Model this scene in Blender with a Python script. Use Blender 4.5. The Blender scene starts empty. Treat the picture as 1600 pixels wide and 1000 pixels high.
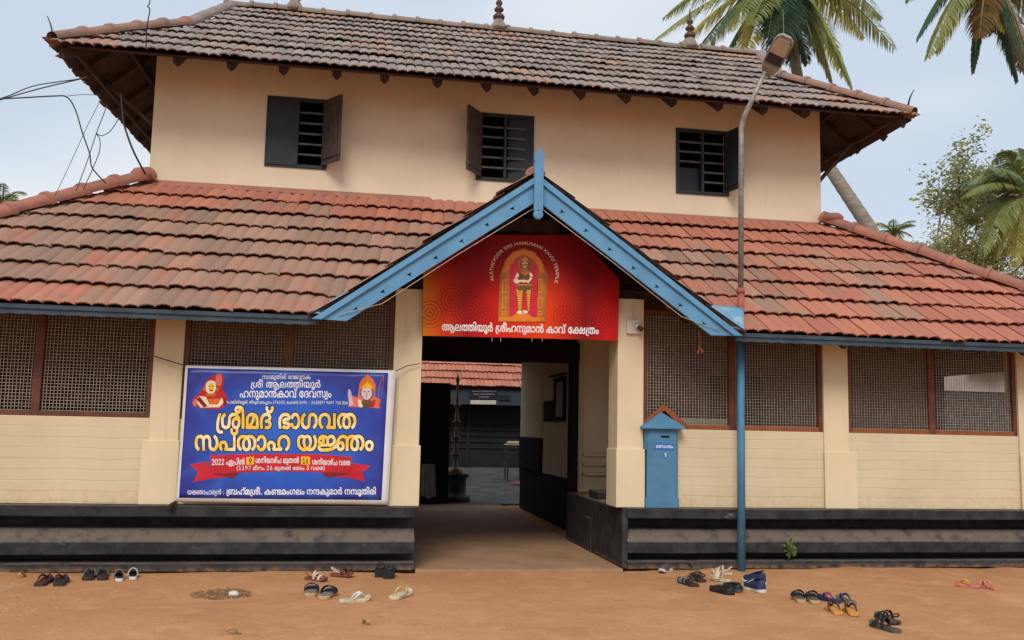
import bpy, bmesh, math, random
from mathutils import Vector, Matrix, noise
random.seed(7)
S = bpy.context.scene
C = S.collection
R = math.radians

# ------------------------------------------------------------------ camera, world, sun, exposure
CP = Vector((-1.331, -10.937, 1.63))
YAW, PITCH, ROLL, FPX = R(9.876), R(6.609), R(1.193), 1452.6
_f = Vector((math.sin(YAW)*math.cos(PITCH), math.cos(YAW)*math.cos(PITCH), math.sin(PITCH)))
_r = Vector((math.cos(YAW), -math.sin(YAW), 0)); _u = _r.cross(_f)
_r, _u = _r*math.cos(ROLL)+_u*math.sin(ROLL), _u*math.cos(ROLL)-_r*math.sin(ROLL)
cam = bpy.data.cameras.new('camera'); cam.sensor_width = 36; cam.lens = 36*FPX/1600
cam.clip_end = 4000; cam.clip_start = .05
co = bpy.data.objects.new('camera', cam); C.objects.link(co)
M = Matrix((_r, _u, -_f)).transposed().to_4x4(); M.translation = CP; co.matrix_world = M
S.camera = co

SUN_EL, SUN_AZ = R(43), R(198)          # azimuth clockwise from +Y (north): light from the front, slightly left
W = bpy.data.worlds.new('World'); S.world = W; W.use_nodes = True
nt = W.node_tree; nt.nodes.clear()
def N(t, typ, **k):
    n = t.nodes.new(typ)
    for a, b in k.items(): setattr(n, a, b)
    return n
out = N(nt, 'ShaderNodeOutputWorld'); bg = N(nt, 'ShaderNodeBackground'); bg.inputs[1].default_value = .1
sky = N(nt, 'ShaderNodeTexSky', sky_type='NISHITA', sun_disc=False, sun_elevation=SUN_EL, sun_rotation=SUN_AZ)
sky.dust_density = 3.0; sky.air_density = 1.0
tc = N(nt, 'ShaderNodeTexCoord'); mp = N(nt, 'ShaderNodeMapping'); mp.inputs['Scale'].default_value = (1.2, 1.2, 3.2)
nz = N(nt, 'ShaderNodeTexNoise'); nz.inputs['Scale'].default_value = 1.7; nz.inputs['Detail'].default_value = 2.5; nz.inputs['Roughness'].default_value = .5
rp = N(nt, 'ShaderNodeValToRGB'); rp.color_ramp.elements[0].position = .40; rp.color_ramp.elements[1].position = .64
rp.color_ramp.elements[0].color = (.0,)*3+(1,); rp.color_ramp.elements[1].color = (1,)*3+(1,)
mx = N(nt, 'ShaderNodeMix', data_type='RGBA'); mx.inputs[7].default_value = (7.6, 7.95, 8.3, 1)
L = nt.links.new
L(tc.outputs['Generated'], mp.inputs[0]); L(mp.outputs[0], nz.inputs[0]); L(nz.outputs[0], rp.inputs[0]); L(rp.outputs[0], mx.inputs[0])
hz = N(nt, 'ShaderNodeMix', data_type='RGBA'); hz.inputs[0].default_value = .88; hz.inputs[7].default_value = (6.0, 6.9, 8.15, 1)      # thin bluish overcast
L(sky.outputs[0], hz.inputs[6]); L(hz.outputs[2], mx.inputs[6]); L(mx.outputs[2], bg.inputs[0]); L(bg.outputs[0], out.inputs[0])

sl = bpy.data.lights.new('sun', 'SUN'); sl.energy = 2.15; sl.angle = R(24); sl.color = (1, .93, .82)
so = bpy.data.objects.new('sun', sl); C.objects.link(so)
_d = Vector((math.sin(SUN_AZ)*math.cos(SUN_EL), math.cos(SUN_AZ)*math.cos(SUN_EL), math.sin(SUN_EL)))
so.rotation_euler = _d.to_track_quat('Z', 'Y').to_euler(); so.location = (0, -20, 30)

S.view_settings.view_transform = 'Standard'; S.view_settings.look = 'None'
S.view_settings.exposure = .12; S.view_settings.gamma = 1
S.cycles.max_bounces = 8

# ------------------------------------------------------------------ helpers
def at(u, v, Y):
    """3-D point of the plane y = Y that a pixel of the 1600 px photograph looks at."""
    d = _f*FPX + _r*(u-800) + _u*(500-v)
    return CP + d*((Y-CP.y)/d.y)
def gnd(u, v, z=0.0):
    d = _f*FPX + _r*(u-800) + _u*(500-v)
    return CP + d*((z-CP.z)/d.z)

class MB:
    def __init__(s): s.v = []; s.f = []; s.t = []; s.sm = []
    def add(s, vs, fs, tint=None, smooth=False):
        o = len(s.v); s.v += [tuple(p) for p in vs]
        for f in fs: s.f.append([o+i for i in f]); s.t.append(tint); s.sm.append(smooth)
    def box(s, x0, x1, y0, y1, z0, z1, m=None, tint=None):
        vs = [Vector((x, y, z)) for x in (x0, x1) for y in (y0, y1) for z in (z0, z1)]
        if m is not None: vs = [m @ p for p in vs]
        s.add(vs, [(0,1,3,2), (4,6,7,5), (0,4,5,1), (2,3,7,6), (0,2,6,4), (1,5,7,3)], tint)
        return s
    def bar(s, a, b, w, h=None, up=(0,0,1)):
        a, b = Vector(a), Vector(b); h = h or w; d = (b-a).normalized()
        x = d.cross(Vector(up)); x = (x if x.length > 1e-4 else d.cross(Vector((0,1,0)))).normalized(); y = x.cross(d)
        vs = [p + x*i*w/2 + y*j*h/2 for p in (a, b) for i, j in ((-1,-1), (1,-1), (1,1), (-1,1))]
        s.add(vs, [(3,2,1,0), (4,5,6,7), (0,1,5,4), (1,2,6,5), (2,3,7,6), (3,0,4,7)])
        return s
    def tube(s, pts, r, n=8, r2=None, cap=True):
        pts = [Vector(p) for p in pts]; k = len(pts); vs = []; fs = []
        prev = None
        for i, p in enumerate(pts):
            d = (pts[min(i+1, k-1)]-pts[max(i-1, 0)]).normalized()
            if prev is None: x = d.orthogonal().normalized()
            else: x = (prev - d*prev.dot(d)).normalized()
            prev = x; y = d.cross(x)
            rr = (r[i] if isinstance(r, (list, tuple)) else r + ((r2 if r2 is not None else r)-r)*i/max(k-1, 1))
            vs += [p + (x*math.cos(2*math.pi*j/n) + y*math.sin(2*math.pi*j/n))*rr for j in range(n)]
        for i in range(k-1):
            for j in range(n): fs.append((i*n+j, i*n+(j+1) % n, (i+1)*n+(j+1) % n, (i+1)*n+j))
        if cap: fs += [tuple(range(n-1, -1, -1)), tuple((k-1)*n+j for j in range(n))]
        s.add(vs, fs, smooth=True); return s
    def lathe(s, prof, c, n=20):
        c = Vector(c); vs = []; fs = []
        for r, z in prof: vs += [c + Vector((r*math.cos(2*math.pi*j/n), r*math.sin(2*math.pi*j/n), z)) for j in range(n)]
        for i in range(len(prof)-1):
            for j in range(n): fs.append((i*n+j, i*n+(j+1) % n, (i+1)*n+(j+1) % n, (i+1)*n+j))
        fs += [tuple(range(n-1, -1, -1)), tuple((len(prof)-1)*n+j for j in range(n))]
        s.add(vs, fs, smooth=True); return s
    def prism(s, poly, mapf, d):
        """closed polygon in 2-D, mapf(a,b,t) -> world, t in 0..d"""
        n = len(poly)
        vs = [mapf(a, b, 0) for a, b in poly] + [mapf(a, b, d) for a, b in poly]
        fs = [tuple(range(n)), tuple(range(2*n-1, n-1, -1))] + [(i, n+i, n+(i+1) % n, (i+1) % n) for i in range(n)]
        s.add(vs, fs); return s
    def build(s, name, mat, parent=None, bevel=0, fix=True, seg=2):
        me = bpy.data.meshes.new(name); me.from_pydata(s.v, [], s.f)
        if any(t is not None for t in s.t):
            ca = me.attributes.new('tile', 'FLOAT_COLOR', 'CORNER'); i = 0
            for p, t in zip(me.polygons, s.t):
                for _ in p.loop_indices:
                    ca.data[i].color = tuple(t or (0, 0, 0))+(1,); i += 1
        for p, q in zip(me.polygons, s.sm): p.use_smooth = q
        if fix:
            b = bmesh.new(); b.from_mesh(me); bmesh.ops.recalc_face_normals(b, faces=b.faces); b.to_mesh(me); b.free()
        return link(name, me, mat, parent, bevel, seg)
def link(name, me, mat, parent=None, bevel=0, seg=2):
    o = bpy.data.objects.new(name, me); C.objects.link(o)
    if mat: me.materials.append(mat)
    if parent:
        o.parent = parent; o.matrix_parent_inverse = WM(parent).inverted()
    if bevel:
        m = o.modifiers.new('bevel', 'BEVEL'); m.width = bevel; m.segments = seg; m.limit_method = 'ANGLE'
    return o
def WM(o):
    m = Matrix.LocRotScale(o.location, o.rotation_euler, o.scale)
    return (WM(o.parent) @ o.matrix_parent_inverse @ m) if o.parent else m
def tag(o, label, cat, group=None):
    o['label'] = label; o['category'] = cat
    if group: o['group'] = group
    return o
def thing(name, label, cat, loc=(0, 0, 0), rz=0, group=None):
    o = bpy.data.objects.new(name, None); C.objects.link(o); o.empty_display_size = .1
    o.location = loc; o.rotation_euler = (0, 0, rz)
    return tag(o, label, cat, group)
def structure(o): o['kind'] = 'structure'; return o

# ------------------------------------------------------------------ materials
def newmat(name):
    m = bpy.data.materials.new(name); m.use_nodes = True; t = m.node_tree
    return m, t, t.nodes['Principled BSDF']
def mixc(t, fac, a, b):
    n = N(t, 'ShaderNodeMix', data_type='RGBA')
    for i, v in ((0, fac), (6, a), (7, b)):
        if isinstance(v, (int, float)): n.inputs[i].default_value = v
        elif isinstance(v, tuple): n.inputs[i].default_value = v+(1,) if len(v) == 3 else v
        else: t.links.new(v, n.inputs[i])
    return n.outputs[2]
def noi(t, scale, detail=5, rough=.55, vec=None, sc=None, dist=0):
    n = N(t, 'ShaderNodeTexNoise'); n.inputs['Scale'].default_value = scale
    n.inputs['Detail'].default_value = detail; n.inputs['Roughness'].default_value = rough; n.inputs['Distortion'].default_value = dist
    if vec is None:
        vec = t.nodes.get('TC') or N(t, 'ShaderNodeTexCoord', name='TC'); vec = vec.outputs['Object']
    if sc:
        mm = N(t, 'ShaderNodeMapping'); mm.inputs['Scale'].default_value = sc; t.links.new(vec, mm.inputs[0]); vec = mm.outputs[0]
    t.links.new(vec, n.inputs['Vector']); return n.outputs[0]
def ramp(t, x, lo, hi, a=0., b=1.):
    n = N(t, 'ShaderNodeMapRange', interpolation_type='SMOOTHSTEP'); t.links.new(x, n.inputs[0])
    for i, v in zip((1, 2, 3, 4), (lo, hi, a, b)): n.inputs[i].default_value = v
    return n.outputs[0]
def math_(t, op, a, b=0.):
    n = N(t, 'ShaderNodeMath', operation=op)
    for i, v in enumerate((a, b)):
        if isinstance(v, (int, float)): n.inputs[i].default_value = v
        else: t.links.new(v, n.inputs[i])
    return n.outputs[0]
def bump(t, b, h, strength=.3, dist=.01):
    n = N(t, 'ShaderNodeBump'); n.inputs['Strength'].default_value = strength; n.inputs['Distance'].default_value = dist
    t.links.new(h, n.inputs['Height']); t.links.new(n.outputs[0], b.inputs['Normal'])
MATS = {}
def mat(name, c1, c2=None, scale=4, lo=.35, hi=.68, rough=.75, bmp=0, bs=60, bd=.004, spec=.35, metal=0, c3=None, s3=25, l3=(.58, .72), sc=None):
    if name in MATS: return MATS[name]
    m, t, b = newmat(name); MATS[name] = m
    b.inputs['Roughness'].default_value = rough; b.inputs['Specular IOR Level'].default_value = spec; b.inputs['Metallic'].default_value = metal
    if c2 is None: c2 = tuple(x*.72 for x in c1)
    col = mixc(t, ramp(t, noi(t, scale, sc=sc), lo, hi), c1, c2)
    if c3: col = mixc(t, ramp(t, noi(t, s3, 6, .65), *l3), col, c3)
    t.links.new(col, b.inputs['Base Color'])
    if bmp: bump(t, b, noi(t, bs, 6), bmp, bd)
    return m
def sep_z(t, geo=False):
    tc = t.nodes.get('TC') or N(t, 'ShaderNodeTexCoord', name='TC')
    s = N(t, 'ShaderNodeSeparateXYZ'); t.links.new(tc.outputs['Object'], s.inputs[0]); return s.outputs
# outlines of the letters used on the signs: advance, then closed outlines as x, y steps of 4/500 em
GLYPH = {
635910:(324,[33,-2,-6,2,-6,3,-7,8,-4,8,-3,13,0,28,5,17,5,6,5,6,6,3,8,2,9,0,9,-2,3,-2,11,-12,5,-15,1,-7,0,-21,-1,-8,-5,-14,-10,-11,-10,-5],[36,12,8,0,5,2,4,3,4,10,2,12,0,14,-3,14,-3,6,-5,5,-7,2,-5,-1,-7,-5,-3,-6,-4,-11,0,-23,2,-5,2,-6,3,-6,4,-4]),
635904:(324,[37,-2,-15,6,-8,10,-5,14,-1,27,4,17,10,14,12,6,12,0,10,-4,10,-11,5,-13,2,-22,-3,-20,-7,-13,-11,-9],[37,10,9,0,7,5,7,18,-1,30,-4,10,-7,7,-4,1,-11,-1,-5,-5,-6,-14,-2,-8,0,-16,4,-14,7,-11]),
636004:(324,[15,0,-2,2,1,8,23,2,0,66,-2,0,-18,-14,-2,2,0,10,20,16,14,0,1,-80,19,-2,1,-10]),
636008:(324,[15,-2,-3,2,1,11,22,1,1,0,0,64,-1,1,-19,-13,-2,2,0,12,20,14,16,0,1,-2,0,-78,1,0,18,-1,1,-11,-3,-2]),
636110:(324,[12,-2,-2,2,0,10,38,40,6,11,1,5,0,4,-4,6,-5,3,-10,1,-6,-3,-2,-1,-3,-8,0,-4,-1,-1,-12,0,-2,2,0,6,2,7,8,10,8,4,12,2,12,-2,8,-4,7,-8,3,-9,0,-10,-3,-8,-5,-9,-12,-14,-18,-17,38,-1,2,-2,0,-11,-2,-1]),
636104:(324,[13,0,-2,0,0,8,39,42,6,12,0,8,-2,6,-9,5,-9,0,-7,-3,-4,-4,-2,-10,-12,2,2,10,7,10,10,6,20,0,8,-4,6,-6,4,-10,0,-12,-7,-14,-33,-34,41,-2,1,-10]),
636410:(324,[32,-2,-7,2,-5,2,-6,6,-4,9,0,7,2,1,11,0,4,-8,4,-3,6,-3,7,1,6,3,3,3,3,7,0,8,-3,7,-7,6,-5,1,-6,0,-12,-5,-9,2,-3,1,-1,5,6,42,2,1,48,0,1,-3,0,-9,-1,-3,-36,0,-3,-18,1,-2,7,3,13,0,10,-4,8,-8,5,-12,0,-15,-1,-5,-4,-8,-10,-9,-9,-3]),
636604:(324,[20,0,-2,2,38,78,-44,0,-2,10,60,2,0,-12,-40,-80]),
636704:(324,[36,-2,-9,2,-9,5,-8,11,0,16,4,7,11,8,-11,11,-2,11,3,10,7,8,12,5,14,0,10,-4,10,-12,0,-16,-5,-8,-6,-5,11,-9,4,-14,-3,-13,-7,-7,-10,-5],[34,10,12,0,6,2,6,5,2,10,-2,6,-5,5,-7,3,-10,0,-12,-7,-2,-5,0,-10,6,-7],[35,53,10,-1,9,7,3,7,-1,7,-7,7,-14,1,-9,-7,-1,-12,4,-6]),
637104:(324,[33,-2,-17,7,-6,7,-3,10,12,1,7,-11,9,-3,14,3,7,5,2,9,-5,12,-7,4,-17,1,-1,2,0,9,22,25,-37,1,-1,10,54,1,1,-9,-25,-29,14,-4,11,-10,3,-9,-1,-14,-11,-13,-9,-4]),
637204:(324,[52,0,-2,0,-1,18,-40,0,-2,2,1,10,32,56,5,6,9,0,1,-2,-34,-60,28,0,1,26,12,0,0,-26,12,-2,0,-10,-11,0,-1,-18]),
637304:(324,[37,-2,-12,4,-10,10,-4,13,1,12,7,16,24,36,2,2,11,0,1,-2,-23,-33,14,0,11,-5,10,-13,1,-15,-4,-11,-7,-8,-13,-6],[35,10,9,-1,5,3,8,9,0,14,-3,5,-8,6,-11,0,-7,-4,-4,-7,-1,-9,2,-8,5,-6]),
637308:(324,[37,-3,-13,5,-10,9,-4,13,1,13,7,17,24,36,3,2,11,0,2,-1,0,-3,-21,-31,16,-1,6,-3,7,-7,4,-8,1,-15,-4,-12,-7,-7,-14,-7],[36,11,7,-1,5,2,4,3,4,7,1,7,-2,7,-5,6,-5,3,-9,0,-4,-2,-4,-3,-3,-6,-1,-7,2,-8,4,-5]),
637404:(324,[25,0,-2,0,24,34,-13,0,-13,6,-9,14,-1,14,4,10,8,10,12,4,11,0,12,-4,8,-10,4,-12,-1,-12,-6,-14,-25,-38,-2,-2],[34,46,12,-1,10,9,2,6,-1,10,-3,6,-6,4,-15,0,-8,-8,-2,-8,1,-8,3,-6]),
637408:(324,[25,-2,-3,2,0,2,22,32,-14,0,-10,6,-5,4,-4,8,-1,16,4,12,8,8,13,6,11,0,13,-6,8,-8,4,-12,-1,-14,-6,-16,-25,-38,-3,-2],[34,46,11,0,5,2,5,6,2,8,-1,6,-4,8,-5,3,-4,1,-9,-1,-4,-2,-4,-5,-2,-8,1,-6,4,-8]),
637504:(134,[8,-22,-2,2,5,32,13,2,-8,-36]),
637612:(134,[15,-3,-6,3,-3,5,0,5,3,5,2,1,3,2,7,0,6,-6,0,-9,-6,-6]),
637704:(134,[15,-1,-5,3,-2,7,4,6,8,1,5,-5,0,-7,-5,-5],[14,49,-5,4,-1,6,5,6,8,0,4,-5,0,-6,-5,-5]),
638004:(195,[32,-18,-8,14,-6,16,-3,18,0,16,5,26,5,14,6,10,9,0,2,-2,-12,-32,-3,-28,4,-24,11,-26]),
638104:(195,[8,-18,-2,2,7,14,8,30,0,20,-2,12,-5,18,-8,18,10,0,3,-2,5,-10,8,-26,1,-32,-6,-24,-8,-18,-2,-2]),
639204:(324,[22,33,-2,2,1,9,40,-1,-1,-10]),
516106:(372,[11,-1,0,92,11,1,2,-2,0,-38,44,0,2,2,0,37,13,0,0,-92,-12,-1,-1,2,-1,40,-44,0,-1,-1,0,-39,-2,-2]),
523406:(220,[6,-1,0,12,15,1,0,66,-1,2,-14,0,0,11,44,0,0,-11,-15,-1,0,-66,1,-1,14,-1,0,-12]),
527106:(336,[11,-1,0,92,11,1,2,-2,0,-42,40,43,16,0,0,-2,-5,-6,-29,-32,34,-48,1,-4,-15,0,-31,43,-11,-13,-1,-30]),
528106:(283,[11,-1,-1,91,2,2,10,0,2,-3,0,-77,40,0,2,-2,0,-10,-3,-2]),
529206:(452,[11,-1,0,92,16,1,2,-2,28,-72,27,72,2,2,17,-1,0,-92,-12,-1,-1,2,-1,68,-27,-69,-9,-1,-2,1,-2,4,-26,67,1,-70,-2,-2]),
500206:(345,[3,-1,0,3,3,9,29,80,15,0,34,-89,-1,-3,-13,0,-10,25,-34,0,-1,0,-9,-25],[30,37,26,0,-13,39,-1,-1]),
530006:(377,[11,-1,0,92,14,1,2,-2,43,-68,0,68,2,2,12,-1,0,-92,-14,-1,-2,2,-45,72,1,-72,-2,-2]),
532106:(382,[38,-1,-14,6,-10,12,-7,18,0,22,3,9,4,8,8,11,16,7,14,1,10,-2,8,-4,10,-10,4,-7,4,-11,1,-22,-5,-18,-12,-13,-8,-5,-8,-3],[46,11,8,0,12,6,7,12,3,11,0,12,-4,14,-7,8,-5,3,-8,3,-8,0,-11,-4,-9,-12,-4,-11,0,-15,6,-15,8,-8]),
537506:(319,[11,-1,0,92,40,1,11,-5,6,-5,6,-11,0,-9,0,-9,-3,-6,-6,-8,-10,-5,-13,-2,-18,0,-1,-33],[24,44,24,0,7,4,5,10,0,8,-3,8,-10,6,-23,0]),
538406:(322,[11,-1,0,92,40,1,11,-5,7,-6,3,-7,2,-19,-5,-10,-11,-9,17,-30,3,-5,-1,-2,-13,-1,-2,2,-18,34,-19,0,-1,-1,-1,-34],[24,47,22,-1,9,4,3,3,2,6,0,8,-2,6,-3,3,-8,4,-23,0]),
539706:(321,[29,-2,-12,6,-6,6,-5,8,1,6,13,0,2,-6,4,-4,10,-4,8,0,5,1,9,5,2,6,0,6,-4,6,-7,3,-18,5,-12,6,-7,6,-2,4,-2,12,4,10,8,8,14,5,14,0,14,-5,7,-8,3,-8,0,-4,-12,0,-5,8,-11,5,-7,0,-9,-3,-4,-5,-2,-3,0,-6,5,-6,9,-4,21,-6,8,-4,5,-6,4,-6,0,-14,-4,-8,-7,-6,-8,-4,-5,-2]),
541106:(323,[34,-1,0,80,-28,1,0,11,69,0,0,-11,-27,-1,0,-79,-2,-2]),
542406:(372,[37,-2,-7,2,-7,4,-9,10,-4,10,1,68,11,0,2,-2,0,-60,0,-6,8,-10,7,-3,10,-1,12,4,5,6,2,4,2,6,0,60,1,2,12,0,1,-60,-3,-14,-6,-8,-5,-6,-7,-4,-8,-2]),
545606:(345,[36,-1,-31,84,-2,8,13,0,27,-77,26,76,2,2,12,-1,1,-2,-33,-89,-2,-2]),
547206:(339,[36,-1,0,37,-32,51,-1,4,13,1,3,-3,23,-39,24,40,2,2,13,-1,-1,-5,-30,-49,-1,-38]),
509506:(301,[11,-1,0,92,56,0,1,-10,-2,-1,-42,-1,0,-27,39,0,1,-2,0,-8,-1,-2,-39,0,0,-27,1,-1,42,0,1,-2,0,-11]),
1011:(824,[153,-27,-11,3,-2,2,4,11,4,0,11,-3,10,0,8,3,4,2,3,3,3,5,2,7,0,11,-1,5,-3,6,-3,2,-1,-12,-3,-8,-6,-8,-6,-4,-11,-2,-11,1,-7,4,-5,5,-4,8,-1,7,1,9,3,7,6,6,8,4,8,3,8,0,-4,5,-11,4,-11,0,-8,-3,-4,-4,-3,-9,-1,-43,-2,-2,-10,0,-2,1,-1,2,0,40,-1,6,-4,8,-7,4,-6,1,4,-8,0,-11,-5,-9,6,-8,1,-7,-1,-7,-3,-6,-6,-5,-5,-2,-11,-1,-9,1,-8,4,-8,9,-4,9,-1,7,0,10,1,5,4,10,7,9,-9,-1,-9,-3,-5,-4,-5,-9,-2,-5,0,-8,2,-5,4,-8,9,-8,1,-2,-3,-5,-6,-5,-7,4,-6,6,-7,12,-2,6,0,19,5,12,4,5,6,5,9,4,9,2,21,0,8,-2,8,2,20,0,10,-3,9,-7,8,6,12,4,19,0,14,-6,8,-7,6,-11,3,-1,8,-4,10,-11,4,-13,0,-15,-2,-8,-3,-7,-7,-8,-4,-3,-15,-5],[63,10,9,0,5,5,0,5,-3,3,-7,2,-5,0,-2,2,1,11,8,0,5,3,2,5,-1,5,-2,3,-6,2,-5,-2,-6,-7,-4,-12,0,-11,1,-5,7,-8],[151,10,5,0,3,1,3,2,3,4,2,7,0,9,-1,4,-7,0,-8,-2,-6,-5,-3,-7,1,-4,2,-5]),
1007:(824,[153,-26,-11,4,3,10,2,0,11,-2,12,0,7,2,7,5,4,6,2,7,0,11,-1,5,-4,7,-4,4,-1,-14,-2,-7,-3,-6,-7,-6,-6,-2,-7,-1,-10,1,-7,4,-6,5,-4,13,2,13,2,4,5,5,8,4,8,2,10,1,-2,3,-4,4,-10,4,-12,0,-8,-3,-5,-4,-2,-5,-2,-5,0,-42,-1,-2,-10,0,-2,2,0,40,-2,9,-3,5,-4,3,-8,3,-4,0,5,-9,1,-10,-2,-4,-5,-6,7,-8,2,-7,-2,-6,-3,-6,-5,-5,-6,-2,-8,-1,-10,1,-8,4,-8,9,-4,9,-1,15,1,6,4,10,9,10,-13,-1,-6,-2,-7,-5,-5,-5,-2,-9,0,-9,0,-5,5,-9,9,-9,-2,-5,-5,-4,-6,4,-7,6,-6,11,-2,7,0,17,6,13,5,7,4,2,8,4,9,3,21,0,8,-2,8,2,20,0,10,-4,9,-8,8,7,12,5,18,0,15,-7,7,-7,6,-11,11,-5,10,-11,5,-13,0,-14,-3,-8,-3,-6,-2,-4,-8,-6,-15,-6],[62,9,10,-1,3,3,3,4,0,5,-3,3,-7,3,-6,0,-1,2,1,9,8,1,4,2,3,5,-1,6,-2,3,-7,4,-6,-4,-6,-7,-5,-12,0,-11,2,-5,7,-9],[150,9,7,-1,4,2,5,7,2,6,0,10,-2,5,-8,0,-7,-2,-7,-6,-2,-6,0,-5,2,-6]),
11604:(760,[28,-2,-10,3,-6,6,-5,8,-2,10,2,21,7,12,8,7,12,5,18,1,10,-3,9,-8,10,9,18,2,8,-3,9,-8,6,6,9,4,19,1,8,-2,2,2,4,7,0,8,-5,3,-12,-1,-3,7,1,3,19,1,10,-6,3,-7,0,-6,-3,-8,-7,-8,14,-15,5,-19,-2,-16,-10,-13,-10,-3,-13,1,-8,5,-4,5,-4,10,0,15,6,15,9,11,-13,1,-11,-5,-5,-9,-1,-47,-11,-1,-1,51,-6,9,-5,2,-8,0,-9,-6,-3,-9,0,-46,-11,-1,-2,51,-7,9,-17,2,-12,-5,-8,-9,-3,-8,20,2,5,-2,8,-8,2,-14,-3,-9,-5,-6,-6,-3],[24,9,10,-1,6,6,0,11,-6,6,-10,0,-8,-5,2,-10],[154,9,9,-1,5,2,4,8,2,7,-4,20,-9,11,-9,-9,-5,-15,1,-16]),
11711:(531,[95,-3,-8,3,-5,5,-4,6,-2,7,0,16,1,5,6,12,6,8,-7,1,-5,-2,-4,-2,-5,-5,-4,-12,0,-39,0,-2,-2,0,-10,0,-3,1,0,47,-2,7,-5,5,-4,2,-10,-3,-5,-5,-2,-4,-3,-7,0,-10,6,-14,8,-8,0,-3,0,-2,-6,-6,-3,0,-2,0,-9,9,-7,12,-2,7,0,20,2,6,6,10,8,7,7,3,6,1,10,0,5,-1,5,-3,6,-6,10,7,11,3,13,0,9,-2,4,6,1,6,-5,5,-10,-2,-3,1,-3,6,0,5,2,2,6,1,14,0,7,-3,6,-8,2,-7,-2,-8,-7,-11,8,-8,6,-12,3,-15,-1,-12,-3,-9,-8,-8,-8,-4],[100,10,6,0,3,1,3,3,2,7,0,12,-1,5,-5,10,-5,5,-7,-9,-4,-12,0,-11,1,-5,4,-5]),
11704:(531,[100,-2,-6,1,-10,6,-6,15,2,21,12,20,-18,-1,-7,-7,-5,-15,0,-37,-2,-2,-8,1,-2,50,-4,7,-6,4,-8,0,-6,-2,-5,-6,-5,-11,0,-11,5,-13,10,-11,-9,-8,-8,9,-8,12,-2,10,2,18,6,12,8,7,10,4,18,-2,10,-9,16,10,18,1,10,-2,5,9,-1,8,-4,3,-12,-1,-4,9,6,2,14,0,8,-4,6,-8,0,-7,-4,-8,-6,-8,14,-15,4,-17,0,-10,-4,-14,-6,-6,-10,-4],[98,9,12,0,4,6,2,10,-4,20,-8,11,-10,-11,-4,-13,1,-16]),
11709:(531,[101,-4,-7,2,-7,3,-8,9,-2,7,-1,8,1,12,4,11,3,5,6,6,-2,1,-10,-1,-5,-1,-5,-5,-2,-5,-2,-5,0,-42,-2,-3,-10,0,-2,3,0,42,-1,7,-2,4,-7,5,-9,0,-5,-2,-5,-7,-2,-6,-1,-9,1,-7,3,-8,10,-13,-8,-9,-2,0,-13,14,-4,8,-1,6,-1,8,1,13,2,7,5,8,8,7,8,3,16,0,8,-3,7,-7,5,5,14,5,18,0,5,-2,6,8,0,6,-1,2,-8,2,-9,-1,-2,5,-1,6,5,2,11,1,12,-3,5,-5,2,-4,0,-10,-3,-8,-5,-7,9,-9,5,-9,4,-11,0,-15,-6,-13,-6,-6,-7,-3],[100,10,5,-1,5,3,4,6,1,6,0,8,-2,8,-5,9,-5,5,-4,-3,-5,-9,-4,-12,2,-12,3,-6]),
11811:(368,[24,-3,-4,2,-9,9,-6,10,-2,9,0,15,2,8,4,7,8,8,8,5,14,3,12,0,8,-2,4,3,2,5,-1,6,-4,3,-10,-2,-3,1,-3,7,1,5,6,2,14,0,7,-2,6,-6,2,-8,-1,-10,-7,-11,10,-10,6,-15,2,-15,-4,-14,-8,-10,-9,-4,-15,1,-6,2,-7,6,-6,13,0,15,5,15,8,11,-7,1,-12,-5,-6,-6,-5,-10,0,-10,3,-7,4,-7,8,-7,1,-2,-7,-9],[59,10,7,0,5,4,2,5,1,7,-2,13,-4,8,-4,5,-2,1,-8,-11,-4,-11,0,-10,2,-4,2,-4]),
11812:(368,[58,-4,-10,3,-8,7,-2,4,-4,12,0,9,3,10,3,8,7,9,-1,1,-8,0,-8,-3,-6,-6,-4,-8,-2,-11,3,-8,3,-6,8,-8,2,-2,-1,-3,-5,-6,-4,-1,-2,1,-10,8,-7,13,-3,8,0,14,3,8,4,9,7,7,10,6,10,2,16,0,8,-2,2,3,2,5,0,6,-4,2,-12,-1,-2,2,-2,10,2,2,4,1,18,0,6,-4,5,-5,1,-5,0,-9,-7,-14,10,-12,3,-6,4,-12,0,-14,-3,-8,-3,-6,-6,-6,-6,-3,-6,-1],[58,11,6,-1,4,1,4,6,2,6,0,8,-3,9,-5,9,-4,4,-2,-1,-4,-6,-3,-7,-3,-9,0,-7,2,-5,2,-4]),
11804:(368,[58,-2,-10,3,-6,6,-6,16,2,17,14,21,-14,0,-10,-3,-9,-12,-3,-9,2,-12,4,-9,10,-9,-6,-8,-8,4,-8,9,-6,16,2,20,4,8,8,8,18,7,16,0,8,-2,4,4,2,5,-1,9,-3,2,-14,0,-2,8,6,2,14,0,6,-3,6,-6,0,-12,-9,-14,13,-13,6,-18,0,-13,-6,-13,-12,-8],[56,9,12,0,6,7,2,6,-3,19,-11,15,-7,-8,-7,-17,2,-14]),
11807:(368,[24,-2,-12,11,-6,12,-2,5,0,15,2,9,4,6,4,5,4,3,7,4,15,4,11,0,9,-2,3,3,3,5,0,5,-1,3,-4,2,-13,0,-3,7,1,3,5,2,14,0,7,-2,6,-8,2,-4,0,-6,-4,-9,-6,-7,11,-11,5,-10,2,-5,0,-14,-3,-14,-8,-9,-8,-3,-15,0,-5,2,-7,6,-6,13,0,14,6,15,8,11,0,1,-10,0,-12,-4,-6,-6,-4,-10,0,-12,2,-6,4,-8,8,-8,-6,-8],[58,9,8,0,5,4,3,5,1,8,-2,13,-5,9,-3,5,-3,1,-10,-12,-2,-11,0,-10,0,-4,3,-5]),
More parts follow.
